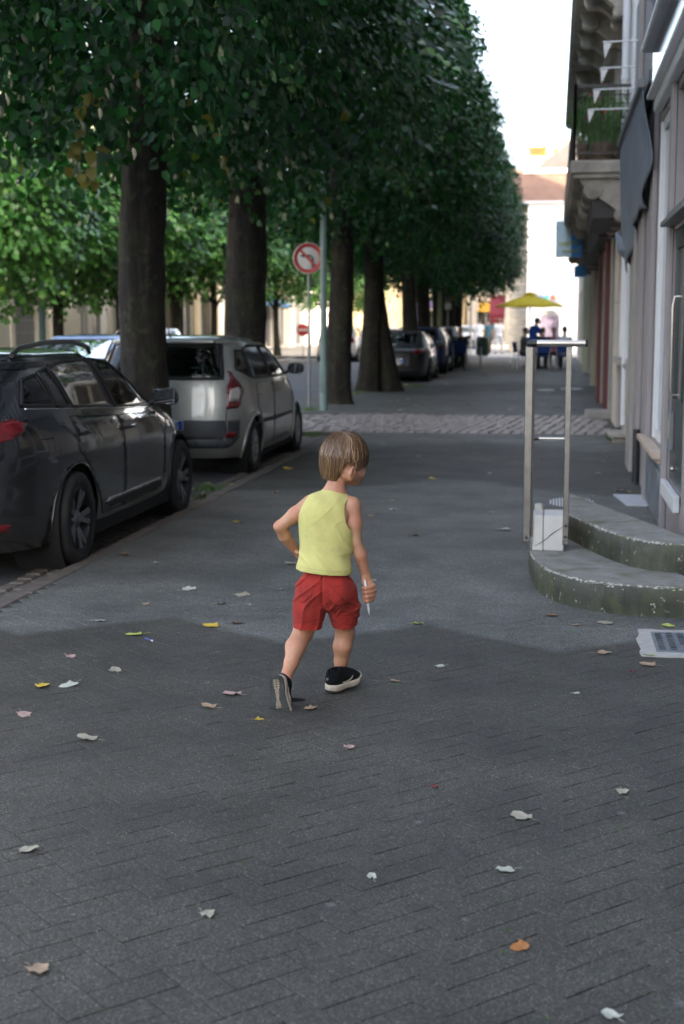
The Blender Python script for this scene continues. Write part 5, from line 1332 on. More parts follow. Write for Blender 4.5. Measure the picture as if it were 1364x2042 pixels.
# silver MPV ---------------------------------------------------------
mpv_rows = [(.22, -.62, 3.42, .86, 6, 4.5), (.30, -.69, 3.50, .885, 6, 4), (.38, -.72, 3.53, .90, 6, 3.8), (.55, -.725, 3.55, .905, 6, 3.4), (.70, -.71, 3.54, .905, 6.5, 3.2), (.82, -.695, 3.46, .905, 7, 3.0),
            (.92, -.685, 3.26, .90, 7, 3.0), (.99, -.68, 3.00, .89, 7, 3.2), (1.05, -.67, 2.72, .875, 7, 3.6), (1.09, -.66, 2.50, .862, 7, 4.2), (1.16, -.63, 2.28, .838, 6.5, 4.8), (1.26, -.585, 2.02, .800, 6, 5),
            (1.36, -.54, 1.76, .760, 6, 5), (1.46, -.49, 1.46, .715, 6, 5), (1.535, -.44, 1.18, .670, 6, 5)]
SILV = carpaint('silver_beige_paint', (.42, .43, .40), .5, .44)
mpv = dict(rows=mpv_rows, zr=1.535, zt=1.605, yc=1.3, wb=2.69, tr=.785, rw=.315, ra=.368, hw=.905, belt=1.08, lip=.022,
    side_glass=[[(-.36, 1.22), (-.02, 1.12), (.06, 1.42), (-.16, 1.43)], [(.04, 1.11), (.93, 1.09), (.90, 1.47), (.40, 1.48), (.12, 1.445)], [(1.0, 1.09), (1.88, 1.075), (1.50, 1.38), (1.30, 1.46), (.97, 1.475)], [(1.95, 1.075), (2.30, 1.075), (2.0, 1.25), (1.66, 1.38)]],
    rear_glass=(.66, 1.12, 1.50, .585), wind=(.70, 1.12, 1.49, .58),
    doors=[[(.10, 1.04), (.95, 1.04), (.98, .70), (.97, .30), (.50, .30), (.42, .48), (.22, .70), (.08, .80)], [(1.0, 1.04), (2.00, 1.03), (2.22, .80), (2.20, .42), (2.05, .30), (1.01, .30), (1.03, .70)]],
    gaps=[[('y', 2.32, .98), ('y', 2.25, .80)], [('r', .715, 1.06), ('r', .705, .66), ('r', .70, .46), ('r', .62, .42), ('r', 0, .42)]],
    handles=[(.22, .92), (1.14, .92)], mirror=(2.12, 1.10), plate=(-.738, .60), seats=[(.3, 3), (1.25, 2)], mirrorm=M_('mirror_plastic', (.02, .02, .022), .55, .1, 8, .1),
    panels=[('tail_light', [('r', .705, .78), ('r', .80, .79), ('y', -.50, .83), ('y', -.42, .98), ('y', -.50, 1.20), ('r', .735, 1.18), ('r', .71, .98)], .016, REDL),
            ('light_lens', [('r', .722, .86), ('r', .80, .87), ('y', -.52, .89), ('y', -.47, .99), ('y', -.50, 1.02), ('r', .735, 1.0)], .022, CLRL),
            ('tailgate_band', [('r', 0, .44), ('r', .66, .44), ('r', .70, .50), ('r', .695, .655), ('r', 0, .655)], .008, GPLAS),
            ('bumper_band', [('r', 0, .345), ('r', .70, .345), ('y', -.60, .36), ('y', -.50, .45), ('y', -.50, .655), ('r', .72, .655), ('r', .70, .43), ('r', 0, .43)], .014, GPLAS),
            ('reflector', [('r', .695, .46), ('r', .785, .46), ('r', .785, .53), ('r', .695, .52)], .022, REDL),
            ('side_strip', [('y', .12, .57), ('y', .95, .56), ('y', .95, .61), ('y', .12, .62)], .012, GPLAS), ('side_strip', [('y', 1.03, .56), ('y', 2.15, .57), ('y', 2.15, .61), ('y', 1.03, .61)], .012, GPLAS),
            ('rear_quarter_glass', [('r', .60, 1.515), ('r', .67, 1.11), ('y', -.60, 1.13), ('y', -.55, 1.22), ('y', -.44, 1.47)], .0035, dark_glass('quarter_glass', (.01, .01, .01))),
            ('head_light', [('f', .50, .78), ('f', .72, .72), ('y', 3.25, .76), ('y', 3.0, .92), ('f', .55, .86)], .008, CLRL),
            ('grille', [('f', 0, .42), ('f', .48, .42), ('f', .52, .62), ('f', 0, .62)], .006, TRIM)])
silver, SB = make_car('parked_car', 'silver-beige people carrier with grey bumper band parked between two tree trunks', (-4.13, 15.42, LZ), 'mpv', SILV, mpv, CARG, 'cap', DALLOY, ALLOY)
mb = MB(); mb.box(-.55, .55, -.52, -.40, 1.515, 1.548, .01); mb.build('roof_spoiler', SILV, silver)
mb = MB(); mb.box(-.34, .0, -.535, -.520, 1.522, 1.542, .003); mb.build('brake_light', REDL, silver)
mb = MB(); mb.tube([(0, -.25, 1.59), (0, -.34, 1.70)], .006, 5); mb.tube([(0, -.22, 1.585), (0, -.25, 1.60)], .014, 6); mb.build('aerial', TRIM, silver)
mb = MB(); mb.tube([(-.1, -.60, 1.12), (.45, -.57, 1.14)], .008, 5); mb.build('wiper', TRIM, silver)
silver.scale = (1, 1, silver_scale)

# generic saloon / hatch for the rest -----------------------------------
sed_rows = [(.20, -.92, 3.40, .83, 5, 4.5), (.32, -1.02, 3.48, .87, 4.6, 4), (.50, -1.04, 3.52, .885, 4.4, 3.5), (.72, -1.02, 3.46, .89, 4.4, 3.1), (.84, -1.0, 3.28, .885, 4.6, 3.0), (.92, -.98, 2.95, .87, 5, 3.2), (.965, -.95, 2.60, .85, 5, 3.6), (1.0, -.72, 2.30, .835, 5, 4.4),
            (1.08, -.50, 2.10, .80, 5, 4.8), (1.18, -.30, 1.86, .75, 5, 5), (1.28, -.08, 1.60, .70, 5, 5), (1.37, .12, 1.25, .64, 5, 5)]
sed = dict(rows=sed_rows, zr=1.37, zt=1.435, yc=1.2, wb=2.64, tr=.77, rw=.32, ra=.37, hw=.89, belt=.97,
    side_glass=[[(.0, 1.02), (.92, 1.0), (.86, 1.35), (.40, 1.345)], [(1.0, 1.0), (1.98, .995), (1.36, 1.33), (.95, 1.35)]],
    rear_glass=(.62, 1.02, 1.34, .52), wind=(.70, 1.03, 1.35, .56),
    doors=[[(.05, .93), (.93, .93), (.97, .30), (.48, .30), (.20, .68)], [(.975, .93), (1.95, .93), (2.08, .6), (2.0, .30), (1.01, .30)]], handles=[(.18, .84), (1.12, .84)], mirror=(1.9, .99), plate=(-1.05, .62), seats=[(.3, 3), (1.2, 2)],
    panels=[('tail_light', [('r', .50, .80), ('r', .72, .80), ('y', -.80, .82), ('y', -.66, .90), ('r', .70, .93), ('r', .50, .90)], .010, REDL),
            ('bumper_trim', [('r', 0, .24), ('r', .60, .24), ('r', .60, .40), ('r', 0, .40)], .010, TRIM),
            ('head_light', [('f', .52, .70), ('f', .72, .68), ('y', 3.1, .74), ('f', .60, .80)], .008, CLRL), ('grille', [('f', 0, .40), ('f', .45, .40), ('f', .5, .62), ('f', 0, .62)], .006, TRIM)])
hat_rows = [(.22, -.60, 3.30, .83, 6, 4.5), (.34, -.68, 3.38, .87, 6, 4), (.55, -.70, 3.42, .885, 6, 3.5), (.78, -.68, 3.36, .885, 6, 3.0), (.90, -.66, 3.15, .875, 6, 3.0), (1.0, -.64, 2.80, .86, 6, 3.4), (1.06, -.62, 2.40, .84, 6, 4.4), (1.18, -.55, 2.10, .80, 6, 4.8), (1.32, -.44, 1.75, .74, 6, 5), (1.45, -.32, 1.35, .67, 6, 5)]
hat = dict(rows=hat_rows, zr=1.45, zt=1.52, yc=1.2, wb=2.55, tr=.77, rw=.31, ra=.36, hw=.885, belt=1.03,
    side_glass=[[(-.3, 1.12), (.85, 1.07), (.80, 1.41), (-.08, 1.39)], [(.92, 1.07), (1.95, 1.06), (1.35, 1.38), (.88, 1.41)]], rear_glass=(.62, 1.08, 1.42, .52), wind=(.70, 1.10, 1.42, .56),
    doors=[[(.05, 1.0), (.87, 1.0), (.90, .30), (.48, .30), (.18, .72)], [(.93, 1.0), (1.95, 1.0), (2.05, .6), (1.98, .30), (.96, .30)]], handles=[(.15, .90), (1.05, .90)], mirror=(1.95, 1.05), plate=(-.715, .60), seats=[(.3, 3), (1.2, 2)],
    panels=[('tail_light', [('r', .62, .82), ('r', .78, .82), ('y', -.50, .86), ('y', -.46, 1.05), ('r', .68, 1.05)], .012, REDL), ('bumper_trim', [('r', 0, .26), ('r', .66, .26), ('r', .66, .40), ('r', 0, .40)], .010, TRIM),
            ('head_light', [('f', .52, .72), ('f', .72, .70), ('y', 3.0, .78), ('f', .60, .84)], .008, CLRL), ('grille', [('f', 0, .40), ('f', .45, .40), ('f', .5, .62), ('f', 0, .62)], .006, TRIM)])
BLK = carpaint('black_paint', (.005, .005, .006), .0, .3); BLU = carpaint('blue_paint', (.01, .035, .14), .3, .3); LGT = carpaint('pale_silver_paint', (.45, .45, .44), .5, .3)
SKYB = carpaint('pale_blue_paint', (.20, .27, .42), .5, .3); WHC = carpaint('white_paint', (.72, .71, .68), .0, .35); WINE = carpaint('wine_paint', (.20, .02, .03), .3, .3)
zf = gz(40)-.10
make_car('parked_car', 'black saloon with red tail lights parked just beyond the leaning tree trunks', (-4.17, 38.8, zf), 'sed', BLK, sed, CARG, lowd=True)
make_car('parked_car', 'blue hatchback parked in front of the black saloon', (-4.10, 44.3, gz(44)-.10), 'hat', BLU, hat, CARG, lowd=True)
make_car('parked_car', 'pale silver hatchback parked beyond the blue one', (-4.0, 49.8, gz(50)-.10), 'hat', LGT, hat, CARG, lowd=True)
make_car('parked_car', 'white hatchback with red lights far up the road, half hidden between the tree trunks', (-9.0, 60, gz(60)-.10), 'hat', WHC, hat, CARG, lowd=True)
OPP = 'cars on the far side of the road'
make_car('parked_car', 'pale blue car facing the camera across the road behind the estate', (-8.05, 25.6, -.10), 'hat', SKYB, hat, OPP, rz=R(176), lowd=True)
make_car('parked_car', 'white car partly hidden behind the people carrier', (-10.9, 38.5, gz(38)-.10), 'hat', WHC, hat, OPP, rz=R(180), lowd=True)
make_car('parked_car', 'light blue saloon far along the road seen between trunks', (-7.6, 66, gz(66)-.10), 'sed', SKYB, sed, OPP, rz=R(180), lowd=True)
make_car('parked_car', 'wine red car far along the road beyond the trunks', (-9.4, 78, gz(66)-.10), 'sed', WINE, sed, OPP, rz=R(180), lowd=True)
make_car('parked_car', 'pale silver car in the sun behind the litter bin', (-4.9, 88, gz(66)-.10), 'hat', LGT, hat, OPP, rz=R(90), lowd=True)
# ================================================================== TREES
def leaf_material(name, dark, light, yellow=.02):
    m, nt, p, o = newmat(name); L = nt.links
    at = N(nt, 'ShaderNodeAttribute'); at.attribute_name = 'tint'
    r = ramp(nt, at.outputs['Fac'], [(0.0, dark), (.6, light), (.96-yellow, tuple(x*1.25 for x in light)), (.985-yellow*.5, (.12, .20, .02)), (1.0, (.26, .20, .03))])
    L.new(r.outputs[0], p.inputs['Base Color']); p.inputs['Roughness'].default_value = .36; p.inputs['Specular IOR Level'].default_value = .34
    tr = N(nt, 'ShaderNodeBsdfTranslucent'); 
    mc = mixc(nt, 1.0, r.outputs[0], (1.5, 1.7, .5), 'MULTIPLY'); L.new(mc, tr.inputs[0])
    mx = N(nt, 'ShaderNodeMixShader'); mx.inputs[0].default_value = .22; L.new(p.outputs[0], mx.inputs[1]); L.new(tr.outputs[0], mx.inputs[2]); L.new(mx.outputs[0], o.inputs['Surface'])
    MATS[name] = m; return m
LEAFM = leaf_material('lime_leaf', (.004, .024, .008), (.020, .105, .024))
LEAFL = leaf_material('skylit_lime_leaf', (.018, .064, .014), (.070, .185, .035), .03)  # paler copy of the lime leaf: brighter skylight put into the colour
LEAFY = M_('yellow_lime_leaf', (.22, .20, .03), .5, .3, 10, .1); LEAFB = M_('bright_lime_leaf', (.10, .24, .03), .42, .25, 10, .1)
BARKM = None
def bark_material():
    m, nt, p, o = newmat('bark'); c = coords(nt, True); L = nt.links
    mp = N(nt, 'ShaderNodeMapping'); mp.inputs['Scale'].default_value = (26, 26, 5); L.new(c, mp.inputs[0])
    n1 = noise_tex(nt, mp.outputs[0], 1, 5, .7); base = ramp(nt, n1.outputs[0], [(.3, (.009, .007, .006)), (.55, (.024, .019, .015)), (.75, (.052, .043, .033))]).outputs[0]
    n2 = noise_tex(nt, c, 7, 6, .75); lf = ramp(nt, n2.outputs[0], [(.55, 0.0), (.66, .65)]); base = mixc(nt, lf.outputs[0], base, (.075, .085, .04))
    n3 = noise_tex(nt, c, 2.5, 3, .6); mo = ramp(nt, n3.outputs[0], [(.5, 0.0), (.75, .5)]); base = mixc(nt, mo.outputs[0], base, (.05, .06, .02))
    L.new(base, p.inputs['Base Color']); p.inputs['Roughness'].default_value = .95; bump(nt, p, n1.outputs[0], .9, .02)
    return m
BARK = bark_material()

TV = np.array([(0, 0, 0), (-.38, .10, .03), (-.50, .42, .02), (-.26, .78, -.03), (0, .5, -.05), (0, 1.05, -.13), (.38, .10, .03), (.50, .42, .02), (.26, .78, -.03)], float)
TF = np.array([(0, 4, 2, 1), (4, 5, 3, 2), (0, 6, 7, 4), (4, 7, 8, 5)])
def leaves_mesh(name, P, D, Nn, Sz, mat, tint, low=False):
    """P positions, D leaf direction, Nn leaf normal, Sz size"""
    V = TV; F = TF
    if low: V = np.array([(0, 0, 0), (-.45, .4, .03), (0, 1.0, -.08), (.45, .4, .03)], float); F = np.array([(0, 3, 2, 1)])
    D = D/np.linalg.norm(D, axis=1, keepdims=True); Xv = np.cross(D, Nn); Xv /= np.linalg.norm(Xv, axis=1, keepdims=True)+1e-9; Zv = np.cross(Xv, D)
    n = len(P); k = len(V)
    W = P[:, None]+Sz[:, None, None]*(V[None, :, 0, None]*Xv[:, None]+V[None, :, 1, None]*D[:, None]+V[None, :, 2, None]*Zv[:, None])
    W = W.reshape(-1, 3); FF = (F[None]+(np.arange(n)*k)[:, None, None]).reshape(-1, 4)
    me = fast_mesh(name, W, FF, mat, not low)
    a = me.attributes.new('tint', 'FLOAT', 'POINT'); a.data.foreach_set('value', np.repeat(tint, k).astype(np.float32))
    return me
def crown_points(seed, n, hx, hy, z0, z1, bottom=True, size=.12, per=12, e=5.0, inner=.18, taper=None):
    """sprays of drooping leaves over a clipped, softly bulging block of foliage"""
    r = np.random.RandomState(seed); K = n//per
    hz = (z1-z0)/2; zc = (z0+z1)/2
    # sample directions on the block surface, uniformly over its six faces
    A = np.array([hy*hz, hy*hz, hx*hz, hx*hz, hx*hy*.35, hx*hy*.9]); A /= A.sum(); face = r.choice(6, K, p=A)
    q = r.uniform(-1, 1, (K, 3)); ax = face//2; sg = np.where(face % 2, -1, 1); q[np.arange(K), ax] = sg
    m = (np.abs(q)**e).sum(1)**(1/e); q = q/m[:, None]              # rounded box
    nrm = np.sign(q)*np.abs(q)**(e-1)/np.array([hx, hy, hz]); nrm /= np.linalg.norm(nrm, axis=1, keepdims=True)
    C = q*np.array([hx, hy, hz])
    lump = np.array([mnoise.noise(Vector(((c[0]+seed*9)*.75, c[1]*.75, c[2]*.75)))+.5*mnoise.noise(Vector(((c[0]+seed*5)*1.9, c[1]*1.9, c[2]*1.9))) for c in C])
    inn = r.random(K) < inner
    depth = np.where(inn, r.uniform(.5, 2.0, K), r.exponential(.13, K))-lump*.42
    C = C-nrm*depth[:, None]; C[:, 2] += zc
    if taper: tz = np.clip((C[:, 2]-taper)/(z1-taper), 0, 1); C[:, 0] *= 1-.32*tz**1.6; C[:, 1] *= 1-.12*tz**2
    # bottom fringe hangs unevenly
    bot = C[:, 2] < z0+.35; C[bot, 2] -= r.uniform(-.1, .40, bot.sum())*(1+lump[bot])
    out = nrm.copy(); out[:, 2] = out[:, 2]*.35-.42; out += r.normal(0, .30, (K, 3)); out /= np.linalg.norm(out, axis=1, keepdims=True)
    j = np.tile(np.arange(per), K); ci = np.repeat(np.arange(K), per); t = j/per*.55
    side = np.cross(out, [0, 0, 1.0]); side /= np.linalg.norm(side, axis=1, keepdims=True)+1e-9
    sgn = np.where(j % 2, 1, -1)
    P = C[ci]+out[ci]*t[:, None]+side[ci]*(sgn*r.uniform(.02, .07, len(j)))[:, None]+r.normal(0, .03, (len(j), 3)); P[:, 2] -= t**2*.35
    D = out[ci]*.7+side[ci]*(sgn*.6)[:, None]+r.normal(0, .25, P.shape); D[:, 2] -= .30
    Nn = nrm[ci]*.75+np.array([0, 0, .8])+r.normal(0, .28, P.shape)
    Sz = r.uniform(.62, 1.15, len(j))*size
    tint = np.clip(.35+.25*lump[ci]+r.normal(0, .22, len(j)), 0, .93); sp = r.random(len(j)); tint = np.where(sp < .004, .99, tint); tint = np.where((sp > .004) & (sp < .012), .965, tint)
    return P, D, Nn, Sz, tint
def trunk_mesh(h, r0, r1, lean, seed, flare=.35, double=False):
    r = random.Random(seed); bm = MB(); n = 28; V = []; K = 30
    for i in range(K+1):
        t = i/K; z = h*t
        rad = r0+(r1-r0)*t+r0*flare*math.exp(-z/.22)+.03*math.sin(z*2.1+seed)*r0
        cx = lean[0]*t+.04*math.sin(z*1.3+seed); cy = lean[1]*t+.03*math.cos(z*1.1+seed)
        for j in range(n):
            a = 2*math.pi*j/n
            k = 1+.06*math.sin(3*a+seed+z*.4)+.04*math.sin(7*a+z*.9)+.10*math.exp(-z/.3)*math.sin(5*a+seed)+.035*mnoise.noise(Vector((math.cos(a)*4, math.sin(a)*4, z*3+seed)))*2
            V.append((cx+rad*k*math.cos(a), cy+rad*k*math.sin(a), z-.05))
    F = [(i*n+j, i*n+(j+1) % n, (i+1)*n+(j+1) % n, (i+1)*n+j) for i in range(K) for j in range(n)]
    bm._add(V, F, True)
    # limbs rising into the crown
    top = Vector((lean[0], lean[1], h))
    for k in range(7):
        a = 6.28*k/7+r.uniform(-.3, .3); e1 = top+Vector((math.cos(a)*.9, math.sin(a)*.9, r.uniform(.6, 1.1))); e2 = top+Vector((math.cos(a)*2.0, math.sin(a)*2.0, r.uniform(1.2, 3.2)))
        bm.tube([top-Vector((0, 0, .5)), (top+e1)/2+Vector((0, 0, .1)), e1, e2], [r1*.55, r1*.45, r1*.32, .03], 9)
        for q in range(2):
            b = a+r.uniform(-.8, .8); bm.tube([e1, e1+Vector((math.cos(b)*.7, math.sin(b)*.7, r.uniform(-.1, .6))), e1+Vector((math.cos(b)*1.5, math.sin(b)*1.5, r.uniform(-.4, .9)))], [r1*.2, .03, .012], 6)
    return bm
TX = -4.15
# shared crown meshes: half width across the pavement 2.75, along the row 2.9
CZ0, CZ1 = 3.75, 9.3
crowns = []
for k in range(3):
    P, D, Nn, Sz, ti = crown_points(10+k, 26000, 2.55, 3.0, CZ0, CZ1, size=.108, taper=5.6)
    P[:, 0] += .12
    crowns.append(leaves_mesh('crown', P, D, Nn, Sz, LEAFM, ti))
P, D, Nn, Sz, ti = crown_points(14, 30000, 2.55, 3.0, CZ0, CZ1, size=.084, taper=5.6)
P[:, 0] += .12
crowns.append(leaves_mesh('crown', P, D, Nn, Sz, LEAFM, ti))
row = [  # Y, trunk radius at breast height, crown id, label
 (9.2, .23, 3, 'lime tree of the near row whose dark crown fills the top left corner'),
 (14.3, .225, 2, 'thick dark lime trunk between the estate car and the people carrier'), (19.42, .27, 0, 'thick lichen-spotted lime trunk behind the people carrier'),
 (28.0, .235, 1, 'lime trunk just right of the grey lamp post'), (32.7, .235, 2, 'leaning twin-stemmed lime trunk beyond the lamp post'),
 (41.3, .21, 0, 'lime trunk rising behind the black saloon'), (46.2, .21, 1, 'lime trunk above the blue hatchback'), (52.3, .22, 2, 'lime trunk beside the blue no-parking sign'),
 (57.8, .25, 0, 'lime trunk behind the lone seated cafe guest'), (62.0, .28, 1, 'last lime tree of the near row by the square')]
tree_objs = {}
for i, (Y, rad, ci, lab) in enumerate(row):
    g0 = gz(Y)+(-.06 if Y < 20.9 else 0)
    t = thing('lime_tree', lab, 'tree', (TX, Y, g0), 0, 'row of lime trees along the kerb')
    tm = trunk_mesh(4.9, rad*1.10, rad*.86, (.05*math.sin(i*2.0), .12*math.cos(i*1.7)), i+1, flare=.30 if Y > 20 else .2)
    tk = tm.build('trunk', BARK, t); tree_objs[i] = t
    if Y == 32.7:
        m2 = trunk_mesh(4.9, .20, .13, (-.55, -.1), 33, flare=.5); o = m2.build('trunk', BARK, t); o.location = (.42, .15, 0)
    if Y == 28.0:
        pass
    o = link('crown', crowns[ci], t); o['kind'] = 'stuff'
    s = (1.0, 1.0, 1.0)
    if i % 2: o.rotation_euler = (0, 0, math.pi); 
    o.location = (-.16+.018*i, 0, (.15, .25, .40, .25, .05, -.1, -.2, -.3, -.4, -.4)[i]); o.scale = (.92+.007*i, 1, 1)
    if i % 2: o.location.x += .10
# individually visible leaves and hanging sprays on the nearest crowns
lfm = {}
def single_leaf_mesh(mat, k):
    r = random.Random(k); bm = MB(); n = 9
    outl = [(0, 0), (-.22, -.05), (-.42, .08), (-.50, .34), (-.42, .62), (-.2, .86), (0, 1.1), (.2, .86), (.42, .62), (.50, .34), (.42, .08), (.22, -.05)]
    vs = [(0, .0, 0), (0, .4, -.03), (0, .8, -.07), (0, 1.1, -.16)]
    L = [(-.22, -.05, .02), (-.46, .12, .05), (-.50, .45, .03), (-.28, .82, -.06)]; Rr = [(-x, y, z+r.uniform(-.03, .03)) for x, y, z in L]
    vs += L+Rr
    fs = [(0, 1, 5, 4), (1, 2, 6, 5), (2, 3, 7, 6), (0, 8, 9, 1), (1, 9, 10, 2), (2, 10, 11, 3)]
    bm._add(vs, fs, True); bm.tube([(0, 0, 0), (0, -.25, .04), (.03, -.45, .12)], [.012, .01, .008], 4, False)
    return bm.mesh('leaf', mat)
LM = [single_leaf_mesh(M_('lime_leaf_a', (.028, .085, .032), .42, .2, 9, .1), 1), single_leaf_mesh(M_('lime_leaf_b', (.013, .040, .020), .45, .2, 9, .1), 2), single_leaf_mesh(LEAFY, 3), single_leaf_mesh(LEAFB, 4)]
def place_leaf(tree, p, d, nrm, s, mi):
    o = link('leaf', LM[mi], tree); d = Vector(d).normalized(); x = d.cross(Vector(nrm)).normalized(); z = x.cross(d)
    M = Matrix(((x.x, d.x, z.x, 0), (x.y, d.y, z.y, 0), (x.z, d.z, z.z, 0), (0, 0, 0, 1))); o.rotation_euler = M.to_euler(); o.scale = (s, s, s)
    o.location = Vector(p)-tree.location
for ti_, cnt in ((0, 40), (1, 170), (2, 90)):
    tr = tree_objs[ti_]; Y = row[ti_][0]; r = random.Random(50+ti_)
    for k in range(cnt//5):
        # sprays along the lower outer edge towards the pavement
        y = Y+r.uniform(-2.9, 2.9); z = CZ0+r.uniform(-.05, 3.2)**1.0; x = TX+2.62+r.uniform(-.1, .22)-(0 if z > CZ0+.6 else r.uniform(0, 2.2))
        if z < CZ0+.6: z = CZ0+r.uniform(-.25, .25)
        d0 = Vector((r.uniform(.2, 1), r.uniform(-.6, .3), r.uniform(-.9, -.3)))
        for j in range(5):
            d = d0+Vector((r.gauss(0, .3), r.gauss(0, .3), r.gauss(0, .2))); mi = 3 if (k % 9 == 0) else (j % 2)
            place_leaf(tr, (x+.11*j*d0.x, y+.11*j*d0.y, z+.11*j*d0.z), d, (.5+r.gauss(0, .2), -.5+r.gauss(0, .3), .8), r.uniform(.065, .085) if ti_ == 0 else r.uniform(.09, .125), mi)
# yellowing clusters seen in the dark crown at top left
for (px, py, n, Yc_) in ((165, 180, 9, 11.9), (150, 300, 8, 12.6), (175, 330, 5, 12.6), (205, 290, 5, 12.7), (335, 180, 5, 12.9), (440, 310, 4, 15.6), (640, 195, 3, 19)):
    q = at_y(px, py, Yc_); tr = tree_objs[1 if Yc_ > 11.5 else 0]; r = random.Random(px)
    for k in range(n): place_leaf(tr, (q[0]+r.gauss(0, .05), q[1]+r.gauss(0, .05), q[2]+r.gauss(0, .08)), (r.gauss(0, .3), r.gauss(0, .3), -1), (r.gauss(0, .3), -1, .3), r.uniform(.08, .12), 2)
for (px, py, n, Yc_) in ((462, 78, 4, 12.0), (430, 68, 3, 12.0), (570, 160, 3, 15.5), (600, 165, 3, 15.5), (235, 55, 2, 11.2), (410, 120, 2, 11.8), (470, 225, 3, 12.5), (510, 335, 3, 14.0), (130, 65, 2, 11.5)):
    q = at_y(px, py, Yc_); tr = tree_objs[1]; r = random.Random(px)
    for k in range(n): place_leaf(tr, (q[0]+r.gauss(0, .06), q[1]+r.gauss(0, .05), q[2]+r.gauss(0, .05)), (r.uniform(.3, 1), r.gauss(0, .3), -.5), (.3, -.8, .9), r.uniform(.08, .11), 3 if py < 170 and px > 420 else 0)

# smaller clipped limes across the road
P, D, Nn, Sz, ti = crown_points(77, 15000, 2.1, 2.4, 2.75, 7.2, size=.15, per=9, e=3.2, inner=.25)
crown2 = leaves_mesh('crown', P, D, Nn, Sz, LEAFL, ti)
tm = trunk_mesh(3.6, .16, .11, (.05, 0), 21, .3)
for k in (0, 1): tm.tube([(.02, 0, 1.9+.3*k), (-.35+.9*k, .1, 2.6+.2*k), (-.8+1.9*k, .2, 3.5)], [.06, .05, .03], 8)
tmesh2 = tm.mesh('trunk', BARK)
OPPL = ['small clipped lime across the road seen over the estate car', 'clipped lime across the road behind the thick dark trunk', 'clipped lime across the road above the people carrier roof', 'clipped lime across the road left of the second thick trunk', 'clipped lime across the road beside the no-left-turn sign',
        'clipped lime far along the opposite pavement', 'clipped lime before the blue awnings', 'clipped lime at the left edge across the road', 'farthest clipped lime of the opposite row']
for i, Y in enumerate((35.9, 41.5, 47.6, 53.2, 59.2, 65.5, 79, 30.2, 90)):
    t = thing('clipped_lime_tree', OPPL[i], 'tree', (-12.75, Y, gz(Y)+.02), 0, 'clipped lime trees across the road')
    o = link('trunk', tmesh2, t); o.rotation_euler = (0, 0, i*1.3); s = (1.0, 1.4, 1.5, .9, 1.1, 1, 1, 1, 1)[i]; o.scale = (s, s, 1)
    o = link('crown', crown2, t); o['kind'] = 'stuff'; o.rotation_euler = (0, 0, i*math.pi/2); o.location.z = (.0, .2, .55, .6, .6, .5, .3, 0, .3)[i]
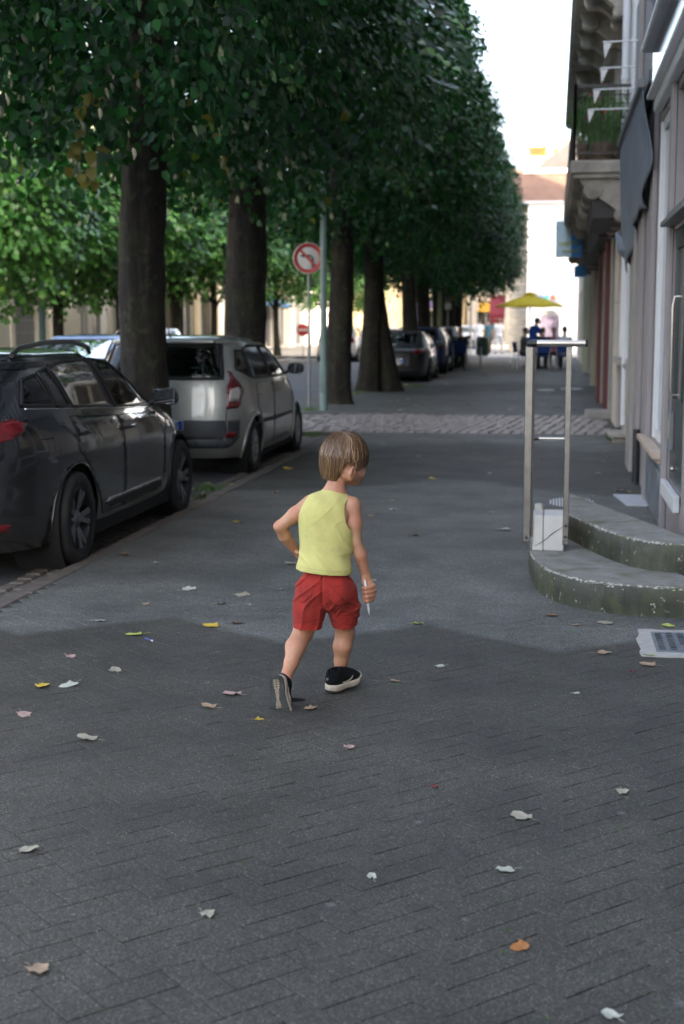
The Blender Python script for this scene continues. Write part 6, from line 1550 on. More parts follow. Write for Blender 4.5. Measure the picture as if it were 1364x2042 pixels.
# ================================================================== FIGURES
class Field:
    """signed distance field on a grid, meshed with surface nets"""
    def __init__(s, lo, hi, h):
        s.lo = np.array(lo, float); s.h = h; s.n = (np.ceil((np.array(hi, float)-s.lo)/h)).astype(int)+1
        s.F = np.full(s.n, .5, np.float32)
    def sub(s, a, b):
        i0 = np.clip(np.floor((a-s.lo)/s.h).astype(int), 0, s.n-1); i1 = np.clip(np.ceil((b-s.lo)/s.h).astype(int)+1, 1, s.n)
        sl = tuple(slice(i0[k], i1[k]) for k in range(3))
        ax = [s.lo[k]+s.h*np.arange(i0[k], i1[k], dtype=np.float32) for k in range(3)]
        return sl, np.meshgrid(*ax, indexing='ij', sparse=True)
    def merge(s, sl, d, k):
        f = s.F[sl]
        if k > 0:
            hh = np.clip(.5+.5*(f-d)/k, 0, 1); s.F[sl] = d*hh+f*(1-hh)-k*hh*(1-hh)
        else: s.F[sl] = np.minimum(f, d)
    def cone(s, a, b, ra, rb, k=.02):
        a = np.array(a, float); b = np.array(b, float); m = max(ra, rb)+k*1.5+s.h*3
        sl, (X, Y, Z) = s.sub(np.minimum(a, b)-m, np.maximum(a, b)+m)
        if s.F[sl].size == 0: return s
        d = b-a; L2 = max(1e-9, float(d@d)); px, py, pz = X-a[0], Y-a[1], Z-a[2]
        t = np.clip((px*d[0]+py*d[1]+pz*d[2])/L2, 0, 1)
        dist = np.sqrt((px-t*d[0])**2+(py-t*d[1])**2+(pz-t*d[2])**2)-(ra+(rb-ra)*t)
        s.merge(sl, dist.astype(np.float32), k); return s
    def chain(s, pts, rs, k=.02):
        for i in range(len(pts)-1): s.cone(pts[i], pts[i+1], rs[i], rs[i+1], k)
        return s
    def ell(s, c, r, k=.02, M=None, op='u'):
        c = np.array(c, float); r = np.array(r, float); m = r.max()+k*1.5+s.h*3
        sl, (X, Y, Z) = s.sub(c-m, c+m)
        if s.F[sl].size == 0: return s
        x, y, z = X-c[0], Y-c[1], Z-c[2]
        if M is not None:
            x, y, z = (M[0][0]*x+M[1][0]*y+M[2][0]*z, M[0][1]*x+M[1][1]*y+M[2][1]*z, M[0][2]*x+M[1][2]*y+M[2][2]*z)
        k0 = np.sqrt((x/r[0])**2+(y/r[1])**2+(z/r[2])**2); k1 = np.sqrt((x/r[0]**2)**2+(y/r[1]**2)**2+(z/r[2]**2)**2)
        d = (k0*(k0-1)/np.maximum(k1, 1e-6)).astype(np.float32)
        if op == 'u': s.merge(sl, d, k)
        else: s.F[sl] = np.maximum(s.F[sl], -d)
        return s
    def cutcone(s, a, b, ra, rb):
        a = np.array(a, float); b = np.array(b, float); m = max(ra, rb)+s.h*3
        sl, (X, Y, Z) = s.sub(np.minimum(a, b)-m, np.maximum(a, b)+m); d = b-a; L2 = float(d@d); px, py, pz = X-a[0], Y-a[1], Z-a[2]
        t = np.clip((px*d[0]+py*d[1]+pz*d[2])/L2, 0, 1)
        s.F[sl] = np.maximum(s.F[sl], -(np.sqrt((px-t*d[0])**2+(py-t*d[1])**2+(pz-t*d[2])**2)-(ra+(rb-ra)*t)).astype(np.float32)); return s
    def plane(s, p, n, sl=None):
        """keep the side opposite to n"""
        n = np.array(n, float); n /= np.linalg.norm(n); _, (X, Y, Z) = s.sub(s.lo, s.lo+s.h*s.n)
        s.F = np.maximum(s.F, ((X-p[0])*n[0]+(Y-p[1])*n[1]+(Z-p[2])*n[2]).astype(np.float32)); return s
    def grid(s):
        return [s.lo[k]+s.h*np.arange(s.n[k]) for k in range(3)]
    def smooth(s, it=1):
        for _ in range(it):
            for a in range(3):
                f = s.F; g = f.copy(); sl0 = [slice(None)]*3; sl1 = [slice(None)]*3; slm = [slice(None)]*3
                sl0[a] = slice(0, -2); sl1[a] = slice(2, None); slm[a] = slice(1, -1)
                g[tuple(slm)] = .25*f[tuple(sl0)]+.5*f[tuple(slm)]+.25*f[tuple(sl1)]; s.F = g
        return s
    def mesh(s, name, mats, smooth=True):
        F = s.F; S_ = F < 0; nx, ny, nz = F.shape
        c = S_[:-1, :-1, :-1].astype(np.int8)
        cnt = np.zeros((nx-1, ny-1, nz-1), np.int8)
        for dx in (0, 1):
            for dy in (0, 1):
                for dz in (0, 1): cnt += S_[dx:nx-1+dx, dy:ny-1+dy, dz:nz-1+dz]
        act = np.argwhere((cnt > 0) & (cnt < 8)); idx = -np.ones(cnt.shape, np.int32); idx[tuple(act.T)] = np.arange(len(act))
        acc = np.zeros((len(act), 3)); w = np.zeros(len(act)); i, j, k = act.T
        cor = [(a, b, d) for a in (0, 1) for b in (0, 1) for d in (0, 1)]
        for a in cor:
            for ax in range(3):
                if a[ax]: continue
                b = list(a); b[ax] = 1
                fa = F[i+a[0], j+a[1], k+a[2]]; fb = F[i+b[0], j+b[1], k+b[2]]; m = (fa < 0) != (fb < 0)
                t = np.where(m, fa/np.where(m, fa-fb, 1), 0)
                p = np.array(a, float)[None]+np.zeros((len(act), 3)); p[:, ax] += t
                acc += p*m[:, None]; w += m
        V = (act+acc/np.maximum(w, 1)[:, None])*s.h+s.lo
        fs = []
        for ax in range(3):
            o1, o2 = [(1, 2), (2, 0), (0, 1)][ax]
            a = [slice(None)]*3; b = [slice(None)]*3; a[ax] = slice(0, -1); b[ax] = slice(1, None)
            for q in (o1, o2): a[q] = slice(1, -1); b[q] = slice(1, -1)
            sa, sb = S_[tuple(a)], S_[tuple(b)]; E = np.argwhere(sa != sb)
            if not len(E): continue
            flip = ~sa[tuple(E.T)]
            base = E.copy(); base[:, o1] += 1; base[:, o2] += 1
            def cell(d1, d2):
                q = base.copy(); q[:, o1] -= d1; q[:, o2] -= d2; return idx[q[:, 0], q[:, 1], q[:, 2]]
            Q = np.stack([cell(1, 1), cell(0, 1), cell(0, 0), cell(1, 0)], 1); Q[flip] = Q[flip][:, ::-1]; fs.append(Q)
        Q = np.concatenate(fs); Q = Q[(Q >= 0).all(1)]
        return fast_mesh(name, V, Q, mats, smooth)

def skin_mat(name, col, red):
    m, nt, p, o = newmat(name); c = coords(nt, True)
    n1 = noise_tex(nt, c, 13, 5, .65); r = ramp(nt, n1.outputs[0], [(.32, col), (.66, red)])
    n5 = noise_tex(nt, c, 90, 4, .7); r5 = ramp(nt, n5.outputs[0], [(.35, (.88, .86, .84)), (.7, (1.06, 1.05, 1.05))]); nt.links.new(mixc(nt, .8, r.outputs[0], r5.outputs[0], 'MULTIPLY'), p.inputs['Base Color'])
    p.inputs['Roughness'].default_value = .5; p.inputs['Subsurface Weight'].default_value = .12; p.inputs['Subsurface Radius'].default_value = (.012, .005, .003); p.inputs['Subsurface Scale'].default_value = 1.0
    n2 = noise_tex(nt, c, 260, 3, .6); bump(nt, p, n2.outputs[0], .12, .001); MATS[name] = m; return m
SKIN = skin_mat('skin', (.52, .30, .175), (.52, .225, .135))
def cloth_mat(name, col, dirt=None, weave=900, var=.08, dirtlo=.5, sheen=.06):
    m, nt, p, o = newmat(name); c = coords(nt, True)
    n1 = noise_tex(nt, c, 14, 4, .6); r = ramp(nt, n1.outputs[0], [(.3, tuple(x*(1-var) for x in col)), (.7, tuple(min(1, x*(1+var)) for x in col))]); out = r.outputs[0]
    if dirt:
        n2 = noise_tex(nt, c, 9, 5, .65); f = ramp(nt, n2.outputs[0], [(dirtlo, 0.0), (dirtlo+.22, .55)]); out = mixc(nt, f.outputs[0], out, dirt)
    nt.links.new(out, p.inputs['Base Color']); p.inputs['Roughness'].default_value = .9; p.inputs['Specular IOR Level'].default_value = .2; p.inputs['Sheen Weight'].default_value = sheen
    n3 = noise_tex(nt, c, weave, 2, .5); n4 = noise_tex(nt, c, 45, 4, .6)
    ad = N(nt, 'ShaderNodeMath', _operation='MULTIPLY_ADD'); nt.links.new(n4.outputs[0], ad.inputs[0]); ad.inputs[1].default_value = 1.5; nt.links.new(n3.outputs[0], ad.inputs[2])
    bump(nt, p, ad.outputs[0], .5, .004); return m
YELT = cloth_mat('pale_yellow_jersey', (.62, .57, .20), (.44, .40, .16), 1200, .06, .52)
REDS = cloth_mat('brick_red_cotton', (.37, .034, .025), (.20, .030, .022), 800, .14, .46)

BY = 5.97
def Q(px, py, Y): return at_y(px, py, Y)
boy = thing('person', 'small boy in yellow sleeveless top and red shorts running away with a white marker', 'person', (-.95, BY, 0))
PINV = Matrix.Translation(-Vector((-.95, BY, 0)))
def child(o, par=boy, root=None): o.parent = par; o.matrix_parent_inverse = PINV if par is boy else Matrix.Identity(4); return o
# joints (world)
pel = Q(649, 1172, 5.95); waist = Q(648, 1112, 5.965); chest = Q(652, 1040, 5.99); neckb = Q(665, 983, 6.015); headc = Q(690, 919, 6.06)
hipL = Q(622, 1182, 5.94); hipR = Q(680, 1182, 5.97)
kneeL = Q(604, 1262, 5.955); ankL = Q(571, 1348, 5.735)
kneeR = Q(688, 1262, 6.035); ankR = Q(677, 1342, 6.045)
shL = Q(620, 1004, 6.02); elL = Q(558, 1050, 5.985); wrL = Q(588, 1096, 6.075); haL = Q(603, 1110, 6.10)
shR = Q(702, 1008, 6.00); elR = Q(709, 1080, 5.985); wrR = Q(730, 1147, 6.02)
H0 = .0034
Bf = Field((-1.33, 5.60, .02), (-.60, 6.30, 1.22), H0)
def MMx(a, b, c): return np.array([a, b, c]).T
# torso: flattened ellipsoids along the spine
def torso(F, g=0.0, k=.045):
    F.ell(pel+np.array([0, 0, .0]), (.102+g, .080+g, .085+g), k)
    F.ell(pel+np.array([-.038, -.018, -.025]), (.058+g, .060+g, .060+g), k); F.ell(pel+np.array([.042, -.018, -.025]), (.058+g, .060+g, .060+g), k)
    F.ell(waist, (.092+g, .070+g, .080+g), k)
    F.ell((waist+chest)/2+np.array([0, .004, .0]), (.094+g, .070+g, .085+g), k)
    F.ell(chest+np.array([0, .0, .0]), (.100+g, .074+g, .090+g), k)
    F.ell(chest+np.array([-.004, .004, .05]), (.090+g, .062+g, .060+g), k)
    return F
torso(Bf)
Bf.chain([neckb+np.array([0, -.005, -.03]), neckb+np.array([.012, .012, .045]), headc+np.array([.0, .0, -.035])], [.044, .035, .036], .02)
# trapezius and shoulders
Bf.cone(neckb+np.array([0, 0, -.005]), shL+np.array([.012, 0, -.004]), .036, .030, .03); Bf.cone(neckb+np.array([0, 0, -.005]), shR+np.array([-.012, 0, -.004]), .036, .030, .03)
Bf.ell(chest+np.array([-.055, -.045, .030]), (.036, .020, .045), .02); Bf.ell(chest+np.array([.060, -.043, .028]), (.034, .020, .045), .02)   # shoulder blades
# arms
Bf.chain([shL, (shL+elL)/2+np.array([0, -.004, .001]), elL], [.038, .0315, .0255], .018)
Bf.chain([elL+np.array([.002, 0, 0]), elL*.6+wrL*.4+np.array([-.004, -.004, 0]), wrL], [.0265, .0280, .0200], .008); Bf.ell(elL+np.array([-.006, -.008, 0]), (.017, .016, .017), .012)
Bf.chain([shR, (shR+elR)/2+np.array([.002, -.004, 0]), elR], [.039, .0325, .0262], .018)
Bf.chain([elR, elR*.62+wrR*.38+np.array([.004, -.004, 0]), wrR], [.0262, .0275, .0190], .010)
# left hand, half hidden at the waist: palm and fingers curled round a pen
pL = haL
Bf.ell((wrL+pL)/2+np.array([.004, 0, -.002]), (.027, .016, .022), .012)
for k in range(4):
    o = np.array([.014+.002*k, -.010+.006*k, .012-.013*k]); b0 = pL+o; Bf.chain([b0, b0+np.array([.020, -.008, -.002]), b0+np.array([.016, -.020, -.004]), b0+np.array([.0, -.018, -.004])], [.0082, .0078, .0072, .0068], .002)
Bf.chain([wrL+np.array([.004, -.006, -.004]), wrL+np.array([.016, -.022, -.010]), pL+np.array([.012, -.026, -.006])], [.011, .0085, .0072], .004)
# right hand: fist closed on the upright marker
hR = Q(737, 1181, 6.022)
Bf.chain([wrR, wrR*.5+hR*.5+np.array([.003, .004, 0]), hR+np.array([.003, .006, -.002])], [.0175, .0205, .0225], .010)
Bf.ell(hR+np.array([.004, .006, .004]), (.021, .019, .034), .010)
mk0 = Q(727.5, 1156, 5.995); mk1 = Q(736.5, 1226, 5.985)
fl = [.0, .0, .0, -.003]
for k in range(4):
    zc = hR[2]+.026-.0185*k; x0 = hR[0]+.0215-.003*abs(k-1.2)
    mk = mk0+(mk1-mk0)*((mk0[2]-zc)/(mk0[2]-mk1[2]))
    Bf.chain([np.array([x0-.006, hR[1]+.014, zc+.006]), np.array([x0+.0010, hR[1]-.006, zc+.003]), np.array([x0-.010, hR[1]-.0255, zc-.001]), np.array([mk[0]+.001, mk[1]-.014, zc-.002]), np.array([mk[0]-.012, mk[1]-.003, zc-.003]), np.array([mk[0]-.006, mk[1]+.012, zc-.004])],
             [.0105, .0100, .0096, .0088, .0080, .0074], .0012)
Bf.chain([wrR+np.array([-.006, -.010, -.010]), wrR+np.array([-.007, -.014, -.028]), hR+np.array([-.0125, -.014, .030]), hR+np.array([-.008, -.026, .020])], [.0125, .0112, .0094, .0082], .004)
# legs
Bf.chain([hipL, hipL*.45+kneeL*.55+np.array([0, -.006, 0]), kneeL+np.array([.002, -.0, 0])], [.062, .054, .043], .03)
Bf.chain([kneeL+np.array([0, -.003, 0]), kneeL*.66+ankL*.34+np.array([-.006, -.014, .004]), kneeL*.3+ankL*.7, ankL], [.0430, .0425, .0300, .0240], .014)
Bf.ell(kneeL+np.array([.012, .018, -.002]), (.024, .022, .028), .018)
Bf.chain([hipR, hipR*.45+kneeR*.55+np.array([0, -.004, 0]), kneeR], [.062, .052, .041], .03)
Bf.chain([kneeR, kneeR*.68+ankR*.32+np.array([-.002, -.010, 0]), kneeR*.3+ankR*.7, ankR], [.0400, .0405, .0295, .0240], .014)
Bf.ell(kneeR+np.array([0, .016, 0]), (.026, .022, .028), .018)
# feet inside the shoes
heelL = ankL+np.array([.0, -.045, -.018]); ballL = Q(562, 1405, 5.66)
Bf.chain([ankL, ankL+np.array([-.006, -.028, -.030]), ballL+np.array([0, .008, .0])], [.020, .021, .018], .012)
# head: turned right by about 52 degrees, bowed a little
YH = R(-50)   # rotation about z: facing +y rotated towards +x
hf = np.array([math.sin(-YH), math.cos(YH), -.20]); hf /= np.linalg.norm(hf); hr = np.array([math.cos(YH), -math.sin(-YH), 0.0]); hu = np.cross(hr, hf)
MH = np.array([hr, hf, hu]).T      # columns: head x (its right), y (forward), z (up)
HS = 1.10
def hp(x, y, z): return headc+MH@np.array([x, y, z])*HS
def eh(c, r, k, M): Bf.ell(c, np.array(r)*HS, k, M)
eh(hp(0, -.012, .012), (.070, .084, .078), .02, MH)
eh(hp(0, .030, -.028), (.056, .052, .060), .025, MH)
eh(hp(0, .046, -.070), (.030, .028, .022), .022, MH)           # chin
eh(hp(.032, .048, -.040), (.022, .022, .022), .018, MH); eh(hp(-.032, .048, -.040), (.022, .022, .022), .018, MH)   # cheeks
Bf.chain([hp(0, .076, -.006), hp(0, .092, -.030)], [.007, .0095], .010); eh(hp(0, .088, -.034), (.012, .008, .007), .006, MH)
Bf.chain([hp(-.014, .076, -.052), hp(0, .081, -.050), hp(.014, .076, -.052)], [.004, .006, .004], .006); Bf.chain([hp(-.012, .074, -.061), hp(0, .078, -.062), hp(.012, .074, -.061)], [.004, .006, .004], .005)
for sx in (-1, 1):
    eh(hp(sx*.026, .074, -.008), (.013, .008, .009), .006, MH)
    e = [hp(sx*.070, -.004, -.026), hp(sx*.084, -.014, -.020), hp(sx*.093, -.026, -.030), hp(sx*.090, -.026, -.050), hp(sx*.078, -.012, -.068), hp(sx*.070, -.004, -.064)]
    Bf.chain(e, [.005, .0052, .0055, .0055, .0062, .005], .003); eh(hp(sx*.076, -.010, -.042), (.008, .016, .020), .006, MH); eh(hp(sx*.050, -.004, -.045), (.022, .040, .034), .02, MH)
Bf.smooth(1)
bo = child(link('body', Bf.mesh('body', SKIN)))
EYEW = M_('eye_white', (.75, .74, .72), .2, .03, 30, 0); IRIS = M_('iris_brown', (.05, .025, .012), .15, .2, 60, 0); LIP = M_('lip', (.42, .14, .12), .5, .1, 40, 0)
for sx in (-1, 1):
    c = hp(sx*.026, .071, -.018); mb = MB(); mb.sphere(c, .0085, 12, 8); mb.mat(1); mb.sphere(c+MH@np.array([0, .0055, 0]), .0042, 10, 6); child(mb.build('eye', [EYEW, IRIS]))
    mb = MB(); mb.tube([hp(sx*.014, .087, .010), hp(sx*.027, .088, .014), hp(sx*.040, .078, .009)], [.001, .002, .001], 5); child(mb.build('eyebrow', M_('brow', (.16, .09, .05), .8, .2, 30, 0)))

# ---- hair: bowl cut built from a cap and several thousand strands
def hair_mat():
    m, nt, p, o = newmat('light_brown_hair'); at = N(nt, 'ShaderNodeAttribute'); at.attribute_name = 'tint'
    r = ramp(nt, at.outputs['Fac'], [(0, (.060, .030, .013)), (.45, (.185, .100, .042)), (.8, (.34, .205, .095)), (1, (.50, .34, .18))]); nt.links.new(r.outputs[0], p.inputs['Base Color'])
    p.inputs['Roughness'].default_value = .36; p.inputs['Specular IOR Level'].default_value = .6; p.inputs['Anisotropic'].default_value = .6; return m
HAIRM = hair_mat()
HR = np.array([.0925, .1030, .1040]); hc = hp(0, -.012, .014)
crown_dir = np.array([.03, -.30, .95]); crown_dir /= np.linalg.norm(crown_dir)
ta = np.cross(crown_dir, [0, 1, 0]); ta /= np.linalg.norm(ta); tb = np.cross(crown_dir, ta)
def hairline(az):
    """angle from the whorl at which strands end, by direction in head space"""
    d = ta*math.cos(az)+tb*math.sin(az); y = d[1]; x = abs(d[0])
    # front fringe ends at the brow, sides above the ear top, back at the nape
    return d
strv = []; strf = []; strt = []; rh = np.random.RandomState(5)
NS = 6500
for s_ in range(NS):
    az = rh.uniform(0, 2*math.pi); lay = rh.random(); d0 = ta*math.cos(az)+tb*math.sin(az)
    start = rh.uniform(.0, 1.0)**1.1*1.25; clump = .7*mnoise.noise(Vector((d0[0]*6, d0[1]*6, 3)))+.6*mnoise.noise(Vector((d0[0]*17, d0[1]*17, 8+start*1.5)))
    pts = []; n = 10; twist = .30+clump*.5; t_at = None; fly = rh.random() < .09; az0 = rh.normal(0, .06)
    L = rh.uniform(.85, 1.25); rad = 1.0+.045*lay+rh.normal(0, .010)-.055*clump+(.05*rh.random() if fly else 0)
    for q in range(n):
        t = start+q/(n-1)*L*(1.0 if start < .9 else .9)
        a2 = az+twist*math.exp(-t*1.6)+.03*math.sin(q+s_)+clump*.16+az0*t+(.05*q*math.sin(s_) if fly else 0)
        dd = ta*math.cos(a2)+tb*math.sin(a2); v = crown_dir*math.cos(t)+dd*math.sin(t)
        P = v*HR*rad
        # hair below the widest point hangs down and tucks in at the nape
        lim_z = -.122 if P[1] < -.035 else (-.058 if P[1] < .05 else -.034)
        lim_z += .026*clump+rh.normal(0, .007)
        if abs(P[0]) > .045 and -.040 < P[1] < .004: lim_z = max(lim_z, -.030+.008*clump)
        if P[1] > .020: P[0] *= .985     # cleared round the ears
        if P[2] < -.02:          # below the widest part the hair hangs straight and tucks in
            if t_at is None: t_at = t; h_at = P[:2].copy(); z_at = P[2]
            z2 = z_at-(t-t_at)*.112; k = min(1.3, max(0, (-.02-z2)/.10)); P = np.array([h_at[0]*(1-.30*k**1.5), h_at[1]*(1-.26*k**1.5), z2])
        if P[2] < lim_z: break
        pts.append(hc+MH@P)
    if len(pts) < 3: continue
    pts = np.array(pts); m = len(pts); nrm = pts-hc; nrm /= np.linalg.norm(nrm, axis=1, keepdims=True)
    tg = np.gradient(pts, axis=0); sd_ = np.cross(tg, nrm); sd_ /= np.linalg.norm(sd_, axis=1, keepdims=True)+1e-9
    w = .0013*np.sin(np.linspace(.25, 1, m)*math.pi*.96)**.6+.0002; b = len(strv)
    tw = rh.normal(0, .35)
    for q in range(m):
        off = sd_[q]*w[q]; up_ = nrm[q]*w[q]*tw
        strv.append(pts[q]-off+up_); strv.append(pts[q]+off-up_)
    tn = np.clip(.42+.55*clump+rh.normal(0, .24), 0, 1)
    strt += [tn*(.75+.35*q/m) for q in range(m) for _ in (0, 1)]
    strf += [(b+2*q, b+2*q+1, b+2*q+3, b+2*q+2) for q in range(m-1)]
me = fast_mesh('hair', np.array(strv), np.array(strf), HAIRM, False); at_ = me.attributes.new('tint', 'FLOAT', 'POINT'); at_.data.foreach_set('value', np.array(strt, np.float32))
hair = child(link('hair', me))
# under-cap so that no scalp shows
Hf = Field(headc-.15, headc+.15, .0040); Hf.ell(hc, HR*.985, 0, MH); Hf.ell(hc+MH@np.array([0, -.012, -.050]), (.074, .078, .078), .02, MH)
g0, g1, g2 = np.meshgrid(*Hf.grid(), indexing='ij'); rel = np.stack([g0-hc[0], g1-hc[1], g2-hc[2]], -1)@MH
lz = np.where(rel[..., 1] < -.035, -.112, np.where(rel[..., 1] < .05, -.046, -.024)); lz = np.where((abs(rel[..., 0]) > .045) & (rel[..., 1] > -.040) & (rel[..., 1] < .004), np.maximum(lz, -.020), lz)
Hf.F = np.maximum(Hf.F, (lz-rel[..., 2]).astype(np.float32)); Hf.smooth(1); me = Hf.mesh('hair_cap', HAIRM); at_ = me.attributes.new('tint', 'FLOAT', 'POINT'); at_.data.foreach_set('value', np.full(len(me.vertices), .22, np.float32)); hcap = link('hair_cap', me, hair)

# ---- tank top
Tf = Field((-1.20, 5.78, .42), (-.68, 6.18, 1.02), .0036)
torso(Tf, .016, .05)
Tf.cone(neckb+np.array([0, 0, -.012]), shL+np.array([.022, 0, -.004]), .038, .036, .03); Tf.cone(neckb+np.array([0, 0, -.012]), shR+np.array([-.022, 0, -.004]), .038, .036, .03)
hemc = Q(646, 1140, 5.95)
Tf.ell(hemc+np.array([0, .0, .012]), (.116, .094, .07), .04)
gx, gy, gz_ = np.meshgrid(*Tf.grid(), indexing='ij', sparse=True)
Xc = (gx-hemc[0]); Zc = (gz_-hemc[2])
# folds: long diagonal drapes from the left shoulder to the right hip and swags above the hem
ph = (Xc*.55+Zc*.95)
def ridge(x, p=3): return (1-np.abs(np.sin(x)))**p
wr = .0040*np.sin((Xc*1.0+Zc*.62)*30+np.sin(Zc*14)*1.3)*np.exp(-((Zc-.16)/.12)**2)
wr = wr+.0050*ridge((Xc*.95+Zc*.75)*24+np.sin(Zc*13)*.8+.9, 4)*np.exp(-((Zc-.13)/.11)**2)*np.clip(.35+Xc*7, .1, 1)
wr = wr+.0055*ridge(Zc*42+np.sin(Xc*20+.6)*1.3+Xc*20, 3)*np.exp(-((Zc-.060)/.032)**2)
wr = wr+.0022*ridge(Xc*30-Zc*22+1.2*np.sin(Zc*16), 5)*np.exp(-((Zc-.27)/.10)**2)
wr = wr+.0012*np.sin(Xc*70+Zc*25+gy*30)
Tf.F = Tf.F-wr.astype(np.float32)
inner = Field(Tf.lo, Tf.lo+Tf.h*(Tf.n-1), Tf.h)
solid = Tf.F.copy()
Tf.F = np.maximum(solid, -(solid+.0075))
# flatter skirt below: open hem (tilted plane, higher at the left)
def cut_plane(F, p, n): F.plane(p, n)
hemL = Q(590, 1133, 5.95); hemR = Q(703, 1145, 5.95); hv = hemR-hemL; cut_plane(Tf, hemL, (hv[2], .0, -hv[0]))
# neck hole and arm holes
Tf.ell(neckb+np.array([.006, .010, .030]), (.050, .046, .040), 0, None, 'c')
Tf.cutcone(neckb+np.array([.006, .02, .03]), neckb+np.array([.006, .10, .0]), .046, .05)
aR = shR+np.array([.008, -.034, -.032]); aL = shL+np.array([-.028, -.010, -.026])
Tf.ell(aR, (.038, .058, .072), 0, None, 'c'); Tf.ell(aR+np.array([.018, 0, .03]), (.040, .06, .05), 0, None, 'c')
Tf.ell(aL, (.038, .058, .070), 0, None, 'c'); Tf.ell(aL+np.array([-.018, 0, .03]), (.040, .06, .05), 0, None, 'c')
shirt = child(link('tank_top', Tf.mesh('tank_top', YELT)))
mb = MB()
def shirt_y(x, z):    # rear surface of the shirt at x, z
    i = int(round((x-Tf.lo[0])/Tf.h)); k = int(round((z-Tf.lo[2])/Tf.h)); col = solid[i, :, k]; j = np.where(col < 0)[0]
    return Tf.lo[1]+Tf.h*(j[0]-.5) if len(j) else None
seam = []
for t in np.linspace(.05, .94, 40):
    x = hemL[0]+(hemR[0]-hemL[0])*t; z = hemL[2]+(hemR[2]-hemL[2])*t+.021; y = shirt_y(x, z)
    if y: seam.append((x, y-.0012, z))
if len(seam) > 4: mb.tube(seam, .0009, 4, False); o = mb.build('hem_stitching', M_('yellow_thread', (.50, .48, .20), .8, .1, 40, 0)); o.parent = shirt
mb = MB(); P = []
for a in np.linspace(-2.5, -.95, 24):
    c = neckb+np.array([.006, .010, .022]); x = c[0]+.052*math.cos(a); y = c[1]+.048*math.sin(a); P.append((x, y, c[2]-.0140+.004*math.cos(a)+.000))
mb.tube(P, .0042, 8); o = mb.build('collar', YELT); o.parent = shirt

# ---- shorts
Sf = Field((-1.22, 5.74, .26), (-.66, 6.18, .62), .0034)
Sf.ell(pel+np.array([0, 0, .012]), (.112, .092, .09), .03)
Sf.ell(pel+np.array([-.046, -.022, -.022]), (.068, .070, .072), .03); Sf.ell(pel+np.array([.050, -.020, -.022]), (.066, .070, .072), .03)
hmL = Q(611, 1252, 5.94); hmR = Q(687, 1243, 6.01)
Sf.chain([hipL+np.array([.004, 0, 0]), hipL*.5+hmL*.5, hmL+np.array([0, .004, -.02])], [.074, .067, .060], .022)
Sf.chain([hipR+np.array([-.002, 0, 0]), hipR*.5+hmR*.5+np.array([.004, 0, 0]), hmR+np.array([.0, -.002, -.02])], [.073, .065, .055], .022)
gx, gy, gz_ = np.meshgrid(*Sf.grid(), indexing='ij', sparse=True)
Xc = gx-pel[0]; Zc = gz_-pel[2]; Lm = 1/(1+np.exp((Xc)*90))
wr = (.0075*ridge(Zc*38+Xc*40+np.sin(Zc*30+Xc*20)*1.0, 3)+.0065*ridge(Zc*52-Xc*24+np.sin(Xc*60)*.9+1, 4)*np.exp(-((Zc+.09)/.06)**2))*(1-Lm)
wr = wr+(.0070*ridge(Zc*32-Xc*44+np.sin(Zc*26)*1.1, 3)+.0060*ridge(Zc*60+Xc*22+1.5*np.sin(Xc*40+Zc*20), 4)*np.exp(-((Zc+.01)/.06)**2))*Lm
wr = wr-.0055*np.exp(-(Xc/.006)**2)*(Zc > -.07)          # centre seam
Sf.F = Sf.F-wr.astype(np.float32); solid2 = Sf.F.copy(); Sf.F = np.maximum(solid2, -(solid2+.0072))
dL = hmL-hipL; dL = dL/np.linalg.norm(dL); dR = hmR-hipR; dR = dR/np.linalg.norm(dR)
_, (X, Y, Z) = Sf.sub(Sf.lo, Sf.lo+Sf.h*Sf.n)
mid = (pel[0]+.004)
nL = np.array([dL[0]+.10, dL[1], dL[2]]); nL /= np.linalg.norm(nL); nR = np.array([dR[0]-.05, dR[1], dR[2]]); nR /= np.linalg.norm(nR)
pl1 = (X-hmL[0])*nL[0]+(Y-hmL[1])*nL[1]+(Z-hmL[2])*nL[2]; pl2 = (X-hmR[0])*nR[0]+(Y-hmR[1])*nR[1]+(Z-hmR[2])*nR[2]
Sf.F = np.maximum(Sf.F, np.where(X < mid, pl1, pl2).astype(np.float32)); top = Q(648, 1118, 5.95); Sf.plane(top, (0, 0, 1))
shorts = child(link('shorts', Sf.mesh('shorts', REDS)))
def surf2(x, z, F=solid2, G=Sf):
    i = int(round((x-G.lo[0])/G.h)); k = int(round((z-G.lo[2])/G.h)); col = F[i, :, k]; j = np.where(col < 0)[0]
    return G.lo[1]+G.h*(j[0]-.5) if len(j) else None
bm_ = bo.data; nV = len(bm_.vertices); cb = np.empty(nV*3, np.float32); bm_.vertices.foreach_get('co', cb); cb = cb.reshape(-1, 3).astype(float)
G = np.stack(np.gradient(solid2), -1)/Sf.h
for _ in range(3):
    ii = np.round((cb-Sf.lo)/Sf.h).astype(int); ok = ((ii > 1) & (ii < Sf.n-2)).all(1); ic = np.clip(ii, 0, Sf.n-1)
    val = solid2[ic[:, 0], ic[:, 1], ic[:, 2]]; ins = np.maximum(np.where(cb[:, 0] < mid, (cb-hmL)@nL, (cb-hmR)@nR), cb[:, 2]-top[2]) < .0
    mk = ok & ins & (val > -.011) & (val < .022) & (np.linalg.norm(cb-hR, axis=1) > .075) & (np.linalg.norm(cb-wrR, axis=1) > .06); g = G[ic[:, 0], ic[:, 1], ic[:, 2]]; g = g/(np.linalg.norm(g, axis=1, keepdims=True)+1e-6)
    cb = cb-np.where(mk, val+.011, 0)[:, None]*g
bm_.vertices.foreach_set('co', cb.astype(np.float32).ravel()); bm_.update()
mb = MB()
